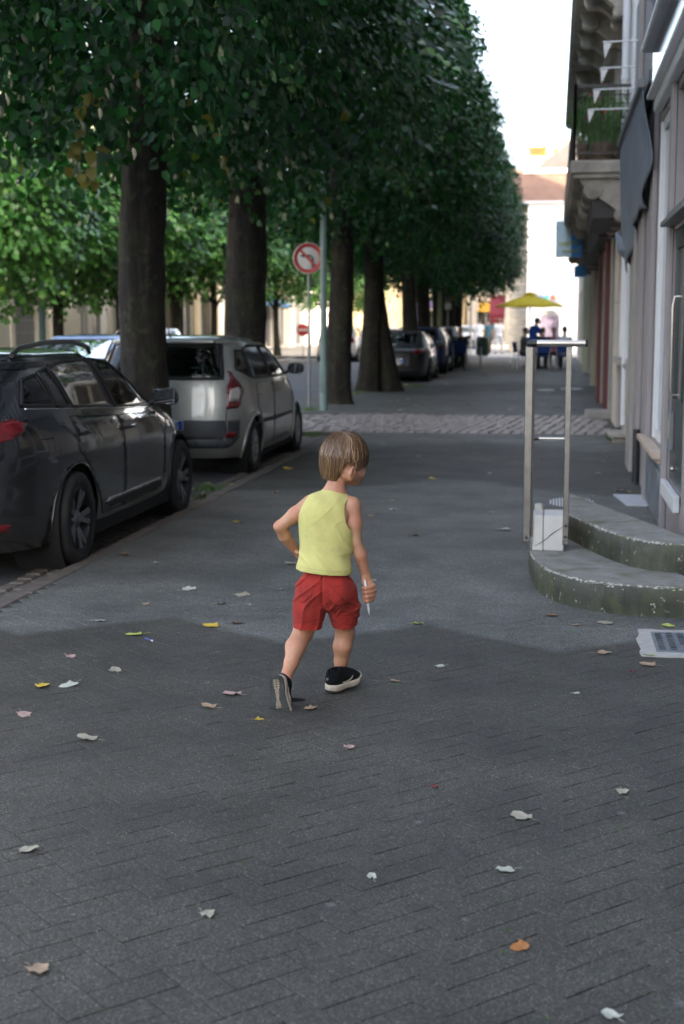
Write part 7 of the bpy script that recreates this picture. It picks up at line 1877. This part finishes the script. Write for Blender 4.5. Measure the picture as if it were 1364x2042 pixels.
def stitch(pp):
    P = []
    for (a, b) in zip(pp[:-1], pp[1:]):
        for t in np.linspace(0, 1, 10, endpoint=False):
            px, py = a[0]+(b[0]-a[0])*t, a[1]+(b[1]-a[1])*t; w = Q(px, py, 5.88); y = surf2(w[0], w[2])
            if y: P.append((w[0], y-.0014, w[2]))
    if len(P) > 3: mb.tube(P, .0009, 4, False)
stitch([(654, 1170), (660, 1205), (690, 1205), (694, 1165), (654, 1170)]); stitch([(598, 1158), (600, 1182), (623, 1186), (627, 1162)]); stitch([(586, 1243), (610, 1240), (640, 1234)]); stitch([(662, 1232), (690, 1232), (712, 1226)])
stitch([(641, 1145), (642, 1200)])
o = mb.build('seam_stitching', M_('dark_red_thread', (.16, .015, .015), .8, .1, 40, 0)); o.parent = shorts

# ---- shoes
SHB = cloth_mat('black_knit', (.006, .007, .008), (.02, .02, .018), 1500, .2, .6, 0.0); MID = M_('dirty_white_midsole', (.46, .40, .31), .7, .15, 40, .3, 200, dirt=(.20, .16, .11), dirtamt=.7); OUT = M_('dark_outsole', (.022, .026, .024), .7, .3, 60, .3, 160, dirt=(.10, .085, .06), dirtamt=.6)
SWM = M_('cream_logo', (.62, .54, .42), .5, .05, 40, 0); GREYH = M_('grey_heel', (.16, .16, .16), .7, .2, 30, .2)
def foot_out(y, L=.195):
    """half widths (inner, outer) of the sole at y from the heel 0 to the toe L"""
    t = y/L; w = np.interp(t, [0, .02, .05, .10, .25, .42, .60, .74, .84, .91, .96, .99, 1.0], [.004, .013, .021, .028, .031, .028, .034, .039, .037, .031, .022, .010, .003]); return w
def shoe(label, M, lace_loose=False):
    o = bpy.data.objects.new('shoe', None); COL.objects.link(o); child(o); L = .195
    F = Field((-.055, -.02, -.012), (.055, .215, .105), .0026)
    F.ell((0, .038, .045), (.029, .040, .040), .015); F.ell((0, .10, .038), (.031, .070, .036), .02); F.ell((0, .150, .026), (.036, .046, .028), .015)
    F.ell((0, .045, .070), (.027, .036, .026), .012); F.cone((0, .085, .062), (0, .115, .050), .022, .022, .012)
    F.cutcone((0, .046, .070), (0, .040, .12), .021, .026); F.cone((0, .008, .07), (0, .006, .088), .006, .005, .006)
    F.plane((0, 0, .016), (0, 0, -1)); me = F.mesh('upper', SHB); u_o = link('upper', me, o); u_o.matrix_local = M
    def sole(name, z0, z1, g, mat, cur):
        ys = np.concatenate([np.linspace(0, .03, 10), np.linspace(.04, .165, 16), np.linspace(.17, L, 12)]); V = []; n = len(ys)
        loop = [(foot_out(y)+g, y) for y in ys]+[(-(foot_out(y)+g), y) for y in ys[::-1]]
        mb = MB(); k = len(loop)
        def up_(y): return cur*max(0, (y-.12)/.075)**2+.004*max(0, (.03-y)/.03)
        rings = []
        for (zz, sc) in ((z0, .93), (z0+.003, 1.0), ((z0+z1)/2, .965), (z1-.003, .99), (z1, .94)):
            rings += [((x)*sc, (y-.1)*(sc*.5+.5)+.1, zz+up_(y)) for x, y in loop]
        fs = [(i*k+j, i*k+(j+1) % k, (i+1)*k+(j+1) % k, (i+1)*k+j) for i in range(4) for j in range(k)]+[tuple(range(k))[::-1], tuple(range(4*k, 5*k))]
        mb._add([M @ Vector(v) for v in rings], fs, True); return mb.build(name, mat, o)
    sole('midsole', -.001, .024, .003, MID, .020)
    sole('outsole', -.006, .0, .001, OUT, .020)
    mb = MB()    # tread: light centre channel, grooves and ribs
    mb.prism([(-.006, .03), (.006, .03), (.008, .07), (.005, .10), (.014, .135), (-.014, .135), (-.005, .10), (-.008, .07)], -.0078, -.0055, M)
    mb.prism([(x*.6, y) for x, y in ((-.02, .018), (.02, .018), (.024, .045), (.016, .058), (-.016, .058), (-.024, .045))], -.0085, -.0055, M)
    mb.build('tread', M_('tan_tread', (.22, .17, .12), .8, .3, 70, .4, 300), o)
    mb = MB()
    for k in range(8):
        y = .128+.007*k; w = foot_out(y)*.82
        for q in range(7):
            x = -w+2*w*q/6; zz = .020*max(0, (y-.12)/.075)**2; mb.box(x-.0022, x+.0022, y-.0022, y+.0022, zz-.0092, zz-.0055, 0, M)
    for k in range(5):
        y = .012+.009*k; w = foot_out(y)*.8
        for q in range(5): x = -w+2*w*q/4; mb.box(x-.0025, x+.0025, y-.0025, y+.0025, -.0092, -.0055, 0, M)
    tl_ = mb.build('tread_lugs', OUT, o); tl_['kind'] = 'stuff'
    # laces / straps and the curved side mark
    mb = MB()
    for k in range(3):
        y = .095+.016*k; mb.tube([M @ Vector(p) for p in ((-.030, y, .046), (-.012, y+.004, .069-.004*k), (.012, y+.004, .069-.004*k), (.030, y, .046))], .0035, 6)
    mb.build('strap', M_('black_strap', (.01, .01, .011), .6, .2, 30, .1), o)
    mb = MB()
    for sx in (1, -1):
        up_ = [(.055, .034), (.075, .0315), (.10, .036), (.125, .046), (.138, .056)]; lo_ = [(.138, .056), (.118, .0365), (.095, .0255), (.075, .024), (.062, .027), (.055, .034)]
        def side(y, z):
            # outward from the upper's surface: search the field
            i2 = int(round((y-F.lo[1])/F.h)); k2 = int(round((z-F.lo[2])/F.h)); col = F.F[:, i2, k2]; j = np.where(col < 0)[0]
            if not len(j): return sx*.034
            return F.lo[0]+F.h*(j[-1]+.9) if sx > 0 else F.lo[0]+F.h*(j[0]-.9)
        A = [(side(y, z), y, z) for y, z in up_]; Bq = [(side(y, z), y, z) for y, z in lo_[::-1]]
        n = 14; pa = np.array([[np.interp(t, np.linspace(0, 1, len(A)), [a[c] for a in A]) for c in range(3)] for t in np.linspace(0, 1, n)]); pb = np.array([[np.interp(t, np.linspace(0, 1, len(Bq)), [a[c] for a in Bq]) for c in range(3)] for t in np.linspace(0, 1, n)])
        V = [M @ Vector(p) for p in pa]+[M @ Vector(p) for p in pb]; mb._add(V, [(i, i+1, n+i+1, n+i) for i in range(n-1)], True)
    mb.build('side_mark', SWM, o)
    mb = MB(); mb.sphere((0, .0, .052), .006, 8, 6); mb.v = [tuple(M @ Vector(v)) for v in mb.v]; mb.build('heel_tab', GREYH, o)
    if lace_loose:
        mb = MB(); P = [Vector((.0, .105, .070)), Vector((.030, .11, .080)), Vector((.055, .112, .072)), Vector((.078, .112, .058))]
        pts = [M @ p for p in P]; V = []
        for i, p in enumerate(pts): V += [p+Vector((0, 0, .010-.002*i)), p-Vector((0, 0, .010-.001*i))]
        mb._add(V, [(2*i, 2*i+1, 2*i+3, 2*i+2) for i in range(3)]); ob = mb.build('loose_strap', MATS['black_strap'], o); md = ob.modifiers.new('s', 'SOLIDIFY'); md.thickness = .004
    return o
def shoe_matrix(heel, toe, upv):
    y = (Vector(toe)-Vector(heel)).normalized(); x = y.cross(Vector(upv)).normalized(); z = x.cross(y)
    return Matrix(((x.x, y.x, z.x, heel[0]), (x.y, y.y, z.y, heel[1]), (x.z, y.z, z.z, heel[2]), (0, 0, 0, 1))) @ Matrix.Diagonal((1.14, 1.03, 1.06, 1))
# right shoe: just landing flat, toe pointing forward and right
hl = V3(at_z(654, 1379, .012)); toe = hl+Vector((.105, .160, .012)).normalized()*.195
s1 = shoe('front', shoe_matrix(hl, toe, (0.02, 0, 1)))
# left shoe: pushed off, sole towards the camera, toe almost on the ground
toeL = V3(at_y(559, 1425, 5.625)); heel_L = V3(at_y(551, 1345, 5.66))
ydir = (toeL-heel_L).normalized()
s2 = shoe('rear', shoe_matrix(heel_L, toeL, (.16, .95, .22)), True)
for s_o in (s1, s2): s_o.matrix_parent_inverse = PINV

# ---- markers held in the hands
def marker(a, b, label, capcol):
    a = Vector(a); b = Vector(b); d = (b-a); L = d.length; d.normalize()
    t = thing('marker_pen', label, 'marker', tuple(a)); P = lambda s: d*(s*L)
    mb = MB(); mb.tube([P(0), P(.04), P(.09), P(.70), P(.705), P(.80)], [.0028, .0042, .0050, .0050, .0046, .0046], 14); mb.build('barrel', MATS['white_plastic'], t)
    mb = MB(); mb.tube([P(.802), P(.90), P(.905), P(.95), P(.952), P(.99), P(1)], [.0046, .0044, .0032, .0030, .0020, .0016, .0008], 12); mb.build('tip', capcol, t)
    return t
marker(mk0, mk1, 'white felt marker gripped upright in the boy\'s right fist', MATS['white_plastic'])
marker(haL+np.array([.016, -.034, .030]), haL+np.array([.003, -.045, -.055]), 'white and red marker half hidden in the boy\'s left hand', M_('red_plastic', (.55, .02, .05), .35, .1, 20, 0))
# ================================================================== CAFE, PEOPLE, SIGNS
def fig(name, label, loc, rz, pose, top, bottom, hair, skin=(.42, .27, .20), s=1.0, group=None, cap=False, lab2=None, arms='lap', lean=0.0):
    """adult figure: body as one continuous surface, clothes and hair as children; pose 'sit', 'stand' or 'walk'"""
    t = thing(name, label, 'person', loc, rz, group); h = .0125*s
    sk = M_('skin_%d' % int(skin[0]*100), skin, .55, .08, 9, 0)
    if pose == 'sit':
        pel_ = np.array([0, 0, .52]); sh = np.array([0, .04+lean, 1.02]); hd = np.array([0, .09+lean*1.4, 1.25])
        legs = [[np.array([.09*q, .02, .50]), np.array([.12*q, .44, .50]), np.array([.12*q, .46+.06*q, .08]), np.array([.12*q, .58+.06*q, .05])] for q in (-1, 1)]
    else:
        st = .16 if pose == 'walk' else .03
        pel_ = np.array([0, 0, .92]); sh = np.array([0, .02+lean, 1.42-abs(lean)*.25]); hd = np.array([0, .05+lean*1.35, 1.63-abs(lean)*.35])
        legs = [[np.array([.09*q, 0, .90]), np.array([.10*q, .04+st*q*.7, .50]), np.array([.10*q, st*q*1.2, .09]), np.array([.11*q, .12+st*q*1.2, .05])] for q in (-1, 1)]
    arm = []
    for q in (-1, 1):
        s0 = sh+np.array([.18*q, 0, -.02])
        if arms == 'lap': arm.append([s0, s0+np.array([.05*q, .03, -.27]), s0+np.array([-.02*q, .27, -.32]), s0+np.array([-.05*q, .34, -.30])])
        elif arms == 'reach': arm.append([s0, s0+np.array([.03*q, .10, -.25]), s0+np.array([-.02*q, .34, -.36]), s0+np.array([-.04*q, .42, -.38])])
        else: arm.append([s0, s0+np.array([.05*q, -.02, -.28]), s0+np.array([.06*q, .05, -.52]), s0+np.array([.06*q, .07, -.60])])
    A, B = np.array([-.42, -.35, -.01]), np.array([.42, .85, 1.85])
    def base(F, g=0.0, parts='all'):
        if parts in ('all', 'top'):
            F.ell((pel_+sh)/2, (.155+g, .105+g, .27+g), .06); F.ell(sh+np.array([0, 0, -.10]), (.175+g, .10+g, .13+g), .05)
        if parts in ('all', 'top', 'bottom'): F.ell(pel_, (.165+g, .125+g, .12+g), .05)
        return F
    F = Field(A, B, h); base(F); F.chain([sh, hd-np.array([0, .02, .05])], [.06, .052], .03); F.ell(hd, (.078, .095, .112), .02); F.ell(hd+np.array([0, .05, -.05]), (.05, .05, .055), .02); F.ell(hd+np.array([0, .098, -.02]), (.012, .016, .022), .01)
    for q in (-1, 1): F.ell(hd+np.array([.078*q, 0, -.01]), (.012, .02, .03), .006)
    for a in arm:
        F.chain(a[:3], [.052, .042, .030], .02); F.ell(a[3], (.032, .05, .025), .02)
        for k in range(4): F.cone(a[3]+np.array([-.018+.012*k, .03, 0]), a[3]+np.array([-.018+.012*k, .075-.004*abs(k-1.5), -.015]), .008, .007, .003)
    for l in legs: F.chain(l[:3], [.085, .06, .045], .03); F.cone(l[2], l[3], .04, .035, .02)
    link('body', F.mesh('body', sk), t)
    F = Field(A, B, h); base(F, .018, 'top'); [F.chain([a[0], a[0]*.35+a[1]*.65], [.068, .060], .02) for a in arm]
    F.plane(pel_-np.array([0, 0, .06]), (0, 0, -1)); F.ell(sh+np.array([0, .02, .09]), (.075, .07, .06), 0, None, 'c'); link('shirt', F.mesh('shirt', top), t)
    F = Field(A, B, h); base(F, .012, 'bottom')
    for l in legs: F.chain(l[:3], [.098, .078, .058], .03)
    F.plane(pel_+np.array([0, 0, .02]), (0, 0, 1)); link('trousers', F.mesh('trousers', bottom), t)
    F = Field(A, B, h)
    for l in legs: F.cone(l[2]-np.array([0, .02, .03]), l[3]-np.array([0, 0, .01]), .048, .04, .01)
    F.plane((0, 0, .0), (0, 0, -1)); link('shoes', F.mesh('shoes', M_('dark_shoes', (.03, .028, .03), .6, .2, 9, 0)), t)
    if hair is not None:
        F = Field(A, B, h*.7); F.ell(hd+np.array([0, -.014, .026]), (.088, .100, .106), .02); 
        gx, gy, gzz = np.meshgrid(*F.grid(), indexing='ij', sparse=True); F.F = np.maximum(F.F, np.maximum((hd[2]-.05+np.clip((gy-hd[1])*1.6, -.02, .2))-gzz, -1).astype(np.float32)); link('hair', F.mesh('hair', hair), t)
    t.scale = (s, s, s); return t
def C_(n, c): return M_('cloth_'+n, c, .85, .12, 9, .2, 60)
HB = M_('hair_black', (.012, .010, .010), .5, .2, 20, .1); HBR = M_('hair_brown', (.06, .035, .02), .5, .2, 20, .1); HRD = M_('hair_auburn', (.20, .09, .05), .5, .2, 20, .1)
BLUEP = M_('blue_chair_plastic', (.012, .055, .24), .4, .1, 6, .05); WHM = M_('white_chair_metal', (.62, .63, .64), .35, .05, 9, 0, metal=.3)
zc = .13
def chair():
    t = thing('cafe_chair', '', 'chair')
    MB().box(-.22, .22, -.21, .22, .43, .455, .01).build('seat', BLUEP, t)
    mb = MB(); P = Matrix.Translation((0, -.22, .46)) @ Matrix.Rotation(R(10), 4, 'X'); mb.box(-.22, .22, -.012, .012, .08, .44, .01, P); mb.build('backrest', BLUEP, t)
    for sx in (-1, 1):
        for sy in (-1, 1):
            mb = MB(); mb.tube([(sx*.21, sy*.20, .43), (sx*.235, sy*.24, 0)] if sy > 0 else [(sx*.21, -.24-.05, .88), (sx*.215, -.22, .45), (sx*.235, -.25, 0)], .014, 7); mb.build('leg', WHM, t)
    return t
def dup(src, loc, rz, label, group):
    c = copy_tree(src); c.location = loc; c.rotation_euler = (0, 0, rz); tag(c, label, 'chair', group); return c
ch0 = chair()
CH = [((-1.02, 48.5, zc), R(-70), 'blue cafe chair under the man in grey at the left of the table'), ((-.34, 47.6, zc), R(5), 'blue cafe chair with its back to us, left of the two at the table'),
      ((.36, 47.8, zc), R(-6), 'blue cafe chair with its back to us under the man in white'), ((.02, 49.9, zc), R(180), 'blue cafe chair on the far side of the table'),
      ((-3.02, 46.9, zc), R(4), 'blue cafe chair of the lone guest by the trees'), ((-2.62, 47.9, zc), R(-80), 'empty blue cafe chair beside the lone guest')]
tag(ch0, CH[0][2], 'chair', 'blue cafe chairs'); ch0.location = CH[0][0]; ch0.rotation_euler = (0, 0, CH[0][1])
for loc, rz, lab in CH[1:]: dup(ch0, loc, rz, lab, 'blue cafe chairs')
def table(loc, label, w=.38):
    t = thing('cafe_table', label, 'table', loc, 0, 'blue cafe tables'); MB().box(-w, w, -.36, .36, .70, .73, .012).build('tabletop', BLUEP, t)
    for sx in (-1, 1):
        for sy in (-1, 1): mb = MB(); mb.tube([(sx*(w-.06), sy*.30, .70), (sx*(w-.04), sy*.32, 0)], .016, 7); mb.build('leg', WHM, t)
    return t
table((-.02, 48.75, zc), 'long blue cafe table with guests around it under the umbrella', .62); table((-2.6, 47.2, zc), 'small blue cafe table beside the lone guest', .3)
for k, (x, y, h) in enumerate(((-.3, 48.6, .12), (.1, 48.8, .16), (.35, 48.6, .10))):
    t = thing('drinking_glass', ['short glass left on the long cafe table', 'tall glass in the middle of the long cafe table', 'low cup at the right of the long cafe table'][k], 'glass', (x, y, zc+.731)); mb = MB(); mb.lathe([(0, 0), (.03, 0), (.035, h), (.031, h), (.027, .01), (0, .01)], 14); mb.build('glass', M_('amber_drink', (.4, .3, .2), .1, .1, 9, 0), t)
fig('person', 'man in grey T-shirt seated in profile at the left of the cafe table', (-1.0, 48.5, zc), R(-75), 'sit', C_('grey', (.06, .065, .075)), C_('dark', (.02, .02, .022)), HBR)
fig('person', 'waiter in a bright blue polo bending over the cafe table', (-.78, 49.6, zc), R(-60), 'stand', C_('blue', (.01, .07, .36)), C_('black', (.01, .01, .012)), HB, arms='reach', lean=.16)
fig('person', 'man in navy shirt seated with his back to us at the table', (-.34, 47.7, zc), R(3), 'sit', C_('navy', (.012, .018, .05)), C_('dark', (.02, .02, .022)), HBR)
fig('person', 'man in white T-shirt with grey print seated with his back to us', (.36, 47.9, zc), R(-4), 'sit', C_('white', (.70, .72, .74)), C_('dark', (.02, .02, .022)), HB, s=1.03)
fig('person', 'person in pink top seated on the far side of the cafe table', (.02, 49.8, zc), R(180), 'sit', C_('pink', (.42, .16, .18)), C_('dark', (.02, .02, .022)), HBR)
mb = MB(); mb.lathe([(0, 0), (.09, 0), (.09, .01), (0, .01)], 20, Matrix.Translation((.36, 47.775, zc+.90)) @ Matrix.Rotation(R(90), 4, 'X')); 
fig('person', 'reddish-haired guest in black seated alone on a blue chair by the trees', (-3.02, 47.0, zc), R(3), 'sit', C_('black', (.01, .01, .012)), C_('dark', (.02, .02, .022)), None, skin=(.50, .27, .20), s=1.02)
fig('person', 'pedestrian in white clothes standing left of the litter bin in the sun', (-3.75, 73, .13), R(0), 'walk', C_('white', (.7, .72, .74)), C_('white', (.7, .72, .74)), HB, arms='hang')
fig('person', 'pedestrian in a dark print shirt behind the litter bin', (-3.32, 74, .13), R(10), 'stand', C_('teal', (.04, .10, .13)), C_('dark', (.02, .02, .022)), HBR, arms='hang')
fig('person', 'pedestrian in white walking right of the litter bin', (-2.75, 73.5, .13), R(-20), 'walk', C_('white', (.7, .72, .74)), C_('palegrey', (.5, .52, .55)), HBR, arms='hang')
# umbrella
UM = M_('yellow_parasol_cloth', (.80, .62, .04), .8, .08, 5, .1, 90)
ux, uy = -.82, 50.0
t = thing('cafe_umbrella', 'large yellow cafe umbrella open over the blue table', 'umbrella', (ux, uy, zc))
n = 8; zr_, zt_ = 2.08, 2.52; RR = 1.22; V = [(0, 0, zt_)]; F = []
rings = 5
for k in range(1, rings+1):
    for j in range(n*6):
        a = 2*math.pi*j/(n*6); seg = abs(((j % 6)-3)/3.0); r_ = RR*k/rings*(.93+.07*seg) ; V.append((r_*math.cos(a), r_*math.sin(a), zt_-(zt_-zr_)*(k/rings)**1.08-.03*(1-seg)*(k/rings)))
m_ = n*6
tri = [(0, 1+j, 1+(j+1) % m_) for j in range(m_)]; mb = MB(); mb._add(V, tri+[(1+(k-1)*m_+j, 1+k*m_+j, 1+k*m_+(j+1) % m_, 1+(k-1)*m_+(j+1) % m_) for k in range(1, rings) for j in range(m_)], True)
o = mb.build('canopy', UM, t); md = o.modifiers.new('s', 'SOLIDIFY'); md.thickness = .006
mb = MB(); mb.lathe([(.02, zt_+.07), (.25, zt_-.02), (.24, zt_-.035), (.0, zt_)], 16); mb.build('vent', UM, t)
for k in range(8): a = 2*math.pi*k/8; mb = MB(); mb.tube([(0, 0, zt_-.04), (RR*.96*math.cos(a), RR*.96*math.sin(a), zr_-.03)], .009, 5); mb.build('rib', WHM, t)
mb = MB(); mb.tube([(0, 0, .05), (0, 0, zt_+.05)], .022, 10); mb.build('pole', WHM, t); mb = MB(); mb.lathe([(0, .0), (.26, 0), (.26, .05), (.06, .08), (.04, .2), (0, .2)], 20); mb.build('base', GREYP, t)
# litter bin
t = thing('litter_bin', 'tall dark green litter bin at the edge of the square', 'bin', (-3.18, 65.6, .13)); mb = MB(); GRB = M_('bin_green', (.025, .05, .035), .5, .15, 6, .1)
mb.lathe([(0, .05), (.22, .05), (.27, .15), (.29, .78), (.28, .80)], 20); mb.build('bin_body', GRB, t)
mb = MB(); mb.lathe([(.29, .80), (.31, .82), (.31, .86), (.25, .93), (0, .95)], 20); mb.build('lid', GRB, t)
for k in range(10): a = 2*math.pi*k/10; mb = MB(); mb.bar((.285*math.cos(a), .285*math.sin(a), .12), (.30*math.cos(a), .30*math.sin(a), .78), .03, .012); mb.build('slat', GRB, t)

# ---- signs and posts
WSIGN = M_('sign_white', (.62, .60, .56), .45, .05, 6, 0); RSIGN = M_('sign_red', (.44, .035, .03), .45, .08, 6, 0); BSIGN = M_('sign_black', (.015, .015, .015), .5, .1, 6, 0); BLS = M_('sign_blue_reflective', (.015, .05, .30), .45, .1, 6, 0)
GALV = M_('galvanised_post', (.30, .31, .31), .5, .15, 6, .1, metal=.3, space=False); GRNP = M_('grey_green_post', (.17, .24, .22), .5, .15, 3, .15, dirt=(.10, .12, .08), dirtamt=.5)
def round_sign(label, name, x, y, z, rad, kind, base_z, px=None, rz=0):
    t = thing(name, label, 'road sign', (x, y, 0), rz)
    RX = lambda yy: Matrix.Translation((0, yy, z)) @ Matrix.Rotation(R(90), 4, 'X')
    mb = MB(); mb.tube([(0, .05, base_z), (0, .05, z+rad*.9)], .028, 10); mb.build('post', GALV, t)
    mb = MB(); mb.lathe([(0, -.004), (rad, -.004), (rad+.006, .0), (rad+.006, .018), (rad, .022), (0, .022)], 40, RX(0)); pl_ = mb.build('sign_plate', WSIGN if kind != 'noentry' else RSIGN, t)
    d = -.0245
    if kind == 'noleft':
        mb = MB(); mb.lathe([(rad*.97, .0), (rad*.73, .0), (rad*.73, .003), (rad*.97, .003)], 40, RX(-.0245)); mb.build('red_ring', RSIGN, pl_)
        mb = MB(); k = rad/.34
        P = [(.10, -.21), (.105, -.05), (.10, .0), (.075, .04), (.035, .055), (-.09, .055)]
        for (a, b) in zip(P[:-1], P[1:]): mb.bar((a[0]*k, -.0275, z+a[1]*k), (b[0]*k, -.0275, z+b[1]*k), .002, .045*k, 0, up=(0, 0, 1)) if False else mb.prism([(a[0]*k-(.024*k if abs(a[1]-b[1]) > abs(a[0]-b[0]) else 0), z+a[1]*k-(.0 if abs(a[1]-b[1]) > abs(a[0]-b[0]) else .024*k)), (a[0]*k+(.024*k if abs(a[1]-b[1]) > abs(a[0]-b[0]) else .0), z+a[1]*k+(.0 if abs(a[1]-b[1]) > abs(a[0]-b[0]) else .024*k)), (b[0]*k+(.024*k if abs(a[1]-b[1]) > abs(a[0]-b[0]) else .0), z+b[1]*k+(.0 if abs(a[1]-b[1]) > abs(a[0]-b[0]) else .024*k)), (b[0]*k-(.024*k if abs(a[1]-b[1]) > abs(a[0]-b[0]) else 0), z+b[1]*k-(.0 if abs(a[1]-b[1]) > abs(a[0]-b[0]) else .024*k))], -.0285, -.0255, None, 'y')
        mb.prism([(-.08*k, z+.10*k), (-.20*k, z+.055*k), (-.08*k, z+.01*k)], -.0285, -.0256, None, 'y'); mb.build('arrow', BSIGN, pl_)
        c = math.cos(R(45)); w = .03*k; e = rad*.76
        mb = MB(); mb.prism([(-e*c-w*c, z+e*c-w*c), (-e*c+w*c, z+e*c+w*c), (e*c+w*c, z-e*c+w*c), (e*c-w*c, z-e*c-w*c)], -.0320, -.0290, None, 'y'); mb.build('red_slash', RSIGN, pl_)
    elif kind == 'nopark':
        mb = MB(); mb.lathe([(0, 0), (rad*.82, 0), (rad*.82, .003), (0, .003)], 32, RX(-.0245)); mb.build('blue_disc', BLS, pl_)
        mb = MB(); mb.lathe([(rad*.98, .0), (rad*.80, .0), (rad*.80, .004), (rad*.98, .004)], 32, RX(-.0275)); c = math.cos(R(45)); w = rad*.09; e = rad*.82
        for s_ in (1, -1): mb.prism([(-e*c-w*c, z+s_*(e*c-w*c)), (-e*c+w*c, z+s_*(e*c+w*c)), (e*c+w*c, z-s_*(e*c-w*c)), (e*c-w*c, z-s_*(e*c+w*c))], -.0315-.003*(s_ > 0), -.0282-.003*(s_ > 0), None, 'y')
        mb.build('red_ring', RSIGN, pl_)
        MB().box(-.14, .14, -.012, -.002, z-rad-.30, z-rad-.06, .01).build('sub_plate', WSIGN, t)
    else:
        MB().box(-rad*.72, rad*.72, -.030, -.0245, z-rad*.16, z+rad*.16, .002).build('white_bar', WSIGN, pl_)
    return t
q = at_y(615, 515, 26.7); round_sign('round no-left-turn sign with red ring and black arrow on a thin post', 'traffic_sign', q[0], 26.7, q[2], .285, 'noleft', -.02)
q = at_y(893, 587, 56); round_sign('round blue no-parking sign with red cross beside far trunks', 'traffic_sign', q[0], 56, q[2], .29, 'nopark', .1)
q = at_y(604, 658, 62); round_sign('small red no-entry sign across the road', 'traffic_sign', q[0], 62, q[2], .27, 'noentry', .0)
def lamp(name, label, x, y, r, h, m, head=True, armdir=-1, group=None):
    z0 = gz(y)-.02; t = thing(name, label, 'lamp post', (x, y, z0), 0, group)
    mb = MB(); mb.lathe([(r*1.5, 0), (r*1.5, .02), (r*1.15, .035), (r*1.12, .9), (r, .95), (r*.62, h)], 18); mb.build('pole', m, t)
    MB().box(-.045, .045, -r*1.22, -r*1.0, .35, .75, .004).build('service_hatch', m, t)
    if head:
        mb = MB(); mb.tube([(0, 0, h-.1), (armdir*.3, 0, h+.35), (armdir*1.3, 0, h+.55)], [r*.5, r*.4, r*.35], 10); mb.build('arm', m, t)
        mb = MB(); mb.box(min(armdir*1.2, armdir*1.95), max(armdir*1.2, armdir*1.95), -.14, .14, h+.50, h+.62, .05); mb.build('lantern', GREYP, t)
q = at_z(649, 820, .02); lamp('lamp_post', 'grey-green lamp post standing right of the no-left-turn sign', -4.17, 25.95, .068, 8.2, GRNP)
q = at_x(871, 690, -4.15); lamp('lamp_post', 'yellow-green lamp post among the far trunks', -4.0, 50.8, .08, 8.2, M_('olive_post', (.22, .25, .12), .5, .15, 3, .1))
q = at_y(84, 640, 33.5); lamp('lamp_post', 'dark green lamp post before the cream house across the road', q[0], 33.5, .085, 7.5, M_('dark_green_post', (.05, .10, .10), .5, .15, 3, .1), armdir=1)
q = at_y(939, 640, 70); lamp('lamp_post', 'slim lamp post at the edge of the sunny square', q[0], 70, .06, 7.0, GALV)
q = at_y(163, 620, 38); t = thing('notice_post', 'thin post with a small pale notice beside the clipped tree', 'post', (q[0], 38, 0)); mb = MB(); mb.tube([(0, 0, .0), (0, 0, 2.6)], .03, 8); mb.build('post', GALV, t); MB().box(-.12, .12, -.05, -.03, 1.9, 2.3, .005).build('notice', WSIGN, t)
# coloured traffic lights and shop bits at the far corner
for k, (px, py, c, lab) in enumerate(((1018, 522, (.02, .35, .20), 'green disc sign at the far corner above the red one'), (1018, 541, (.60, .06, .03), 'red disc sign at the far corner below the green one'), (1017, 508, (.05, .12, .45), 'small blue disc sign highest at the far corner'))):
    q = at_y(px, py, 72); t = thing('disc_sign', lab, 'sign', (q[0], 72, q[2])); mb = MB(); mb.lathe([(0, 0), (.19, 0), (.20, .02), (.19, .05), (0, .05)], 18, Matrix.Rotation(R(90), 4, 'X')); mb.build('disc', M_('corner_disc%d' % k, c, .4, .1, 3, 0), t)
    MB().bar((.0, .03, 0), (.4, 4.2, 0), .03).build('bracket', IRON, t)
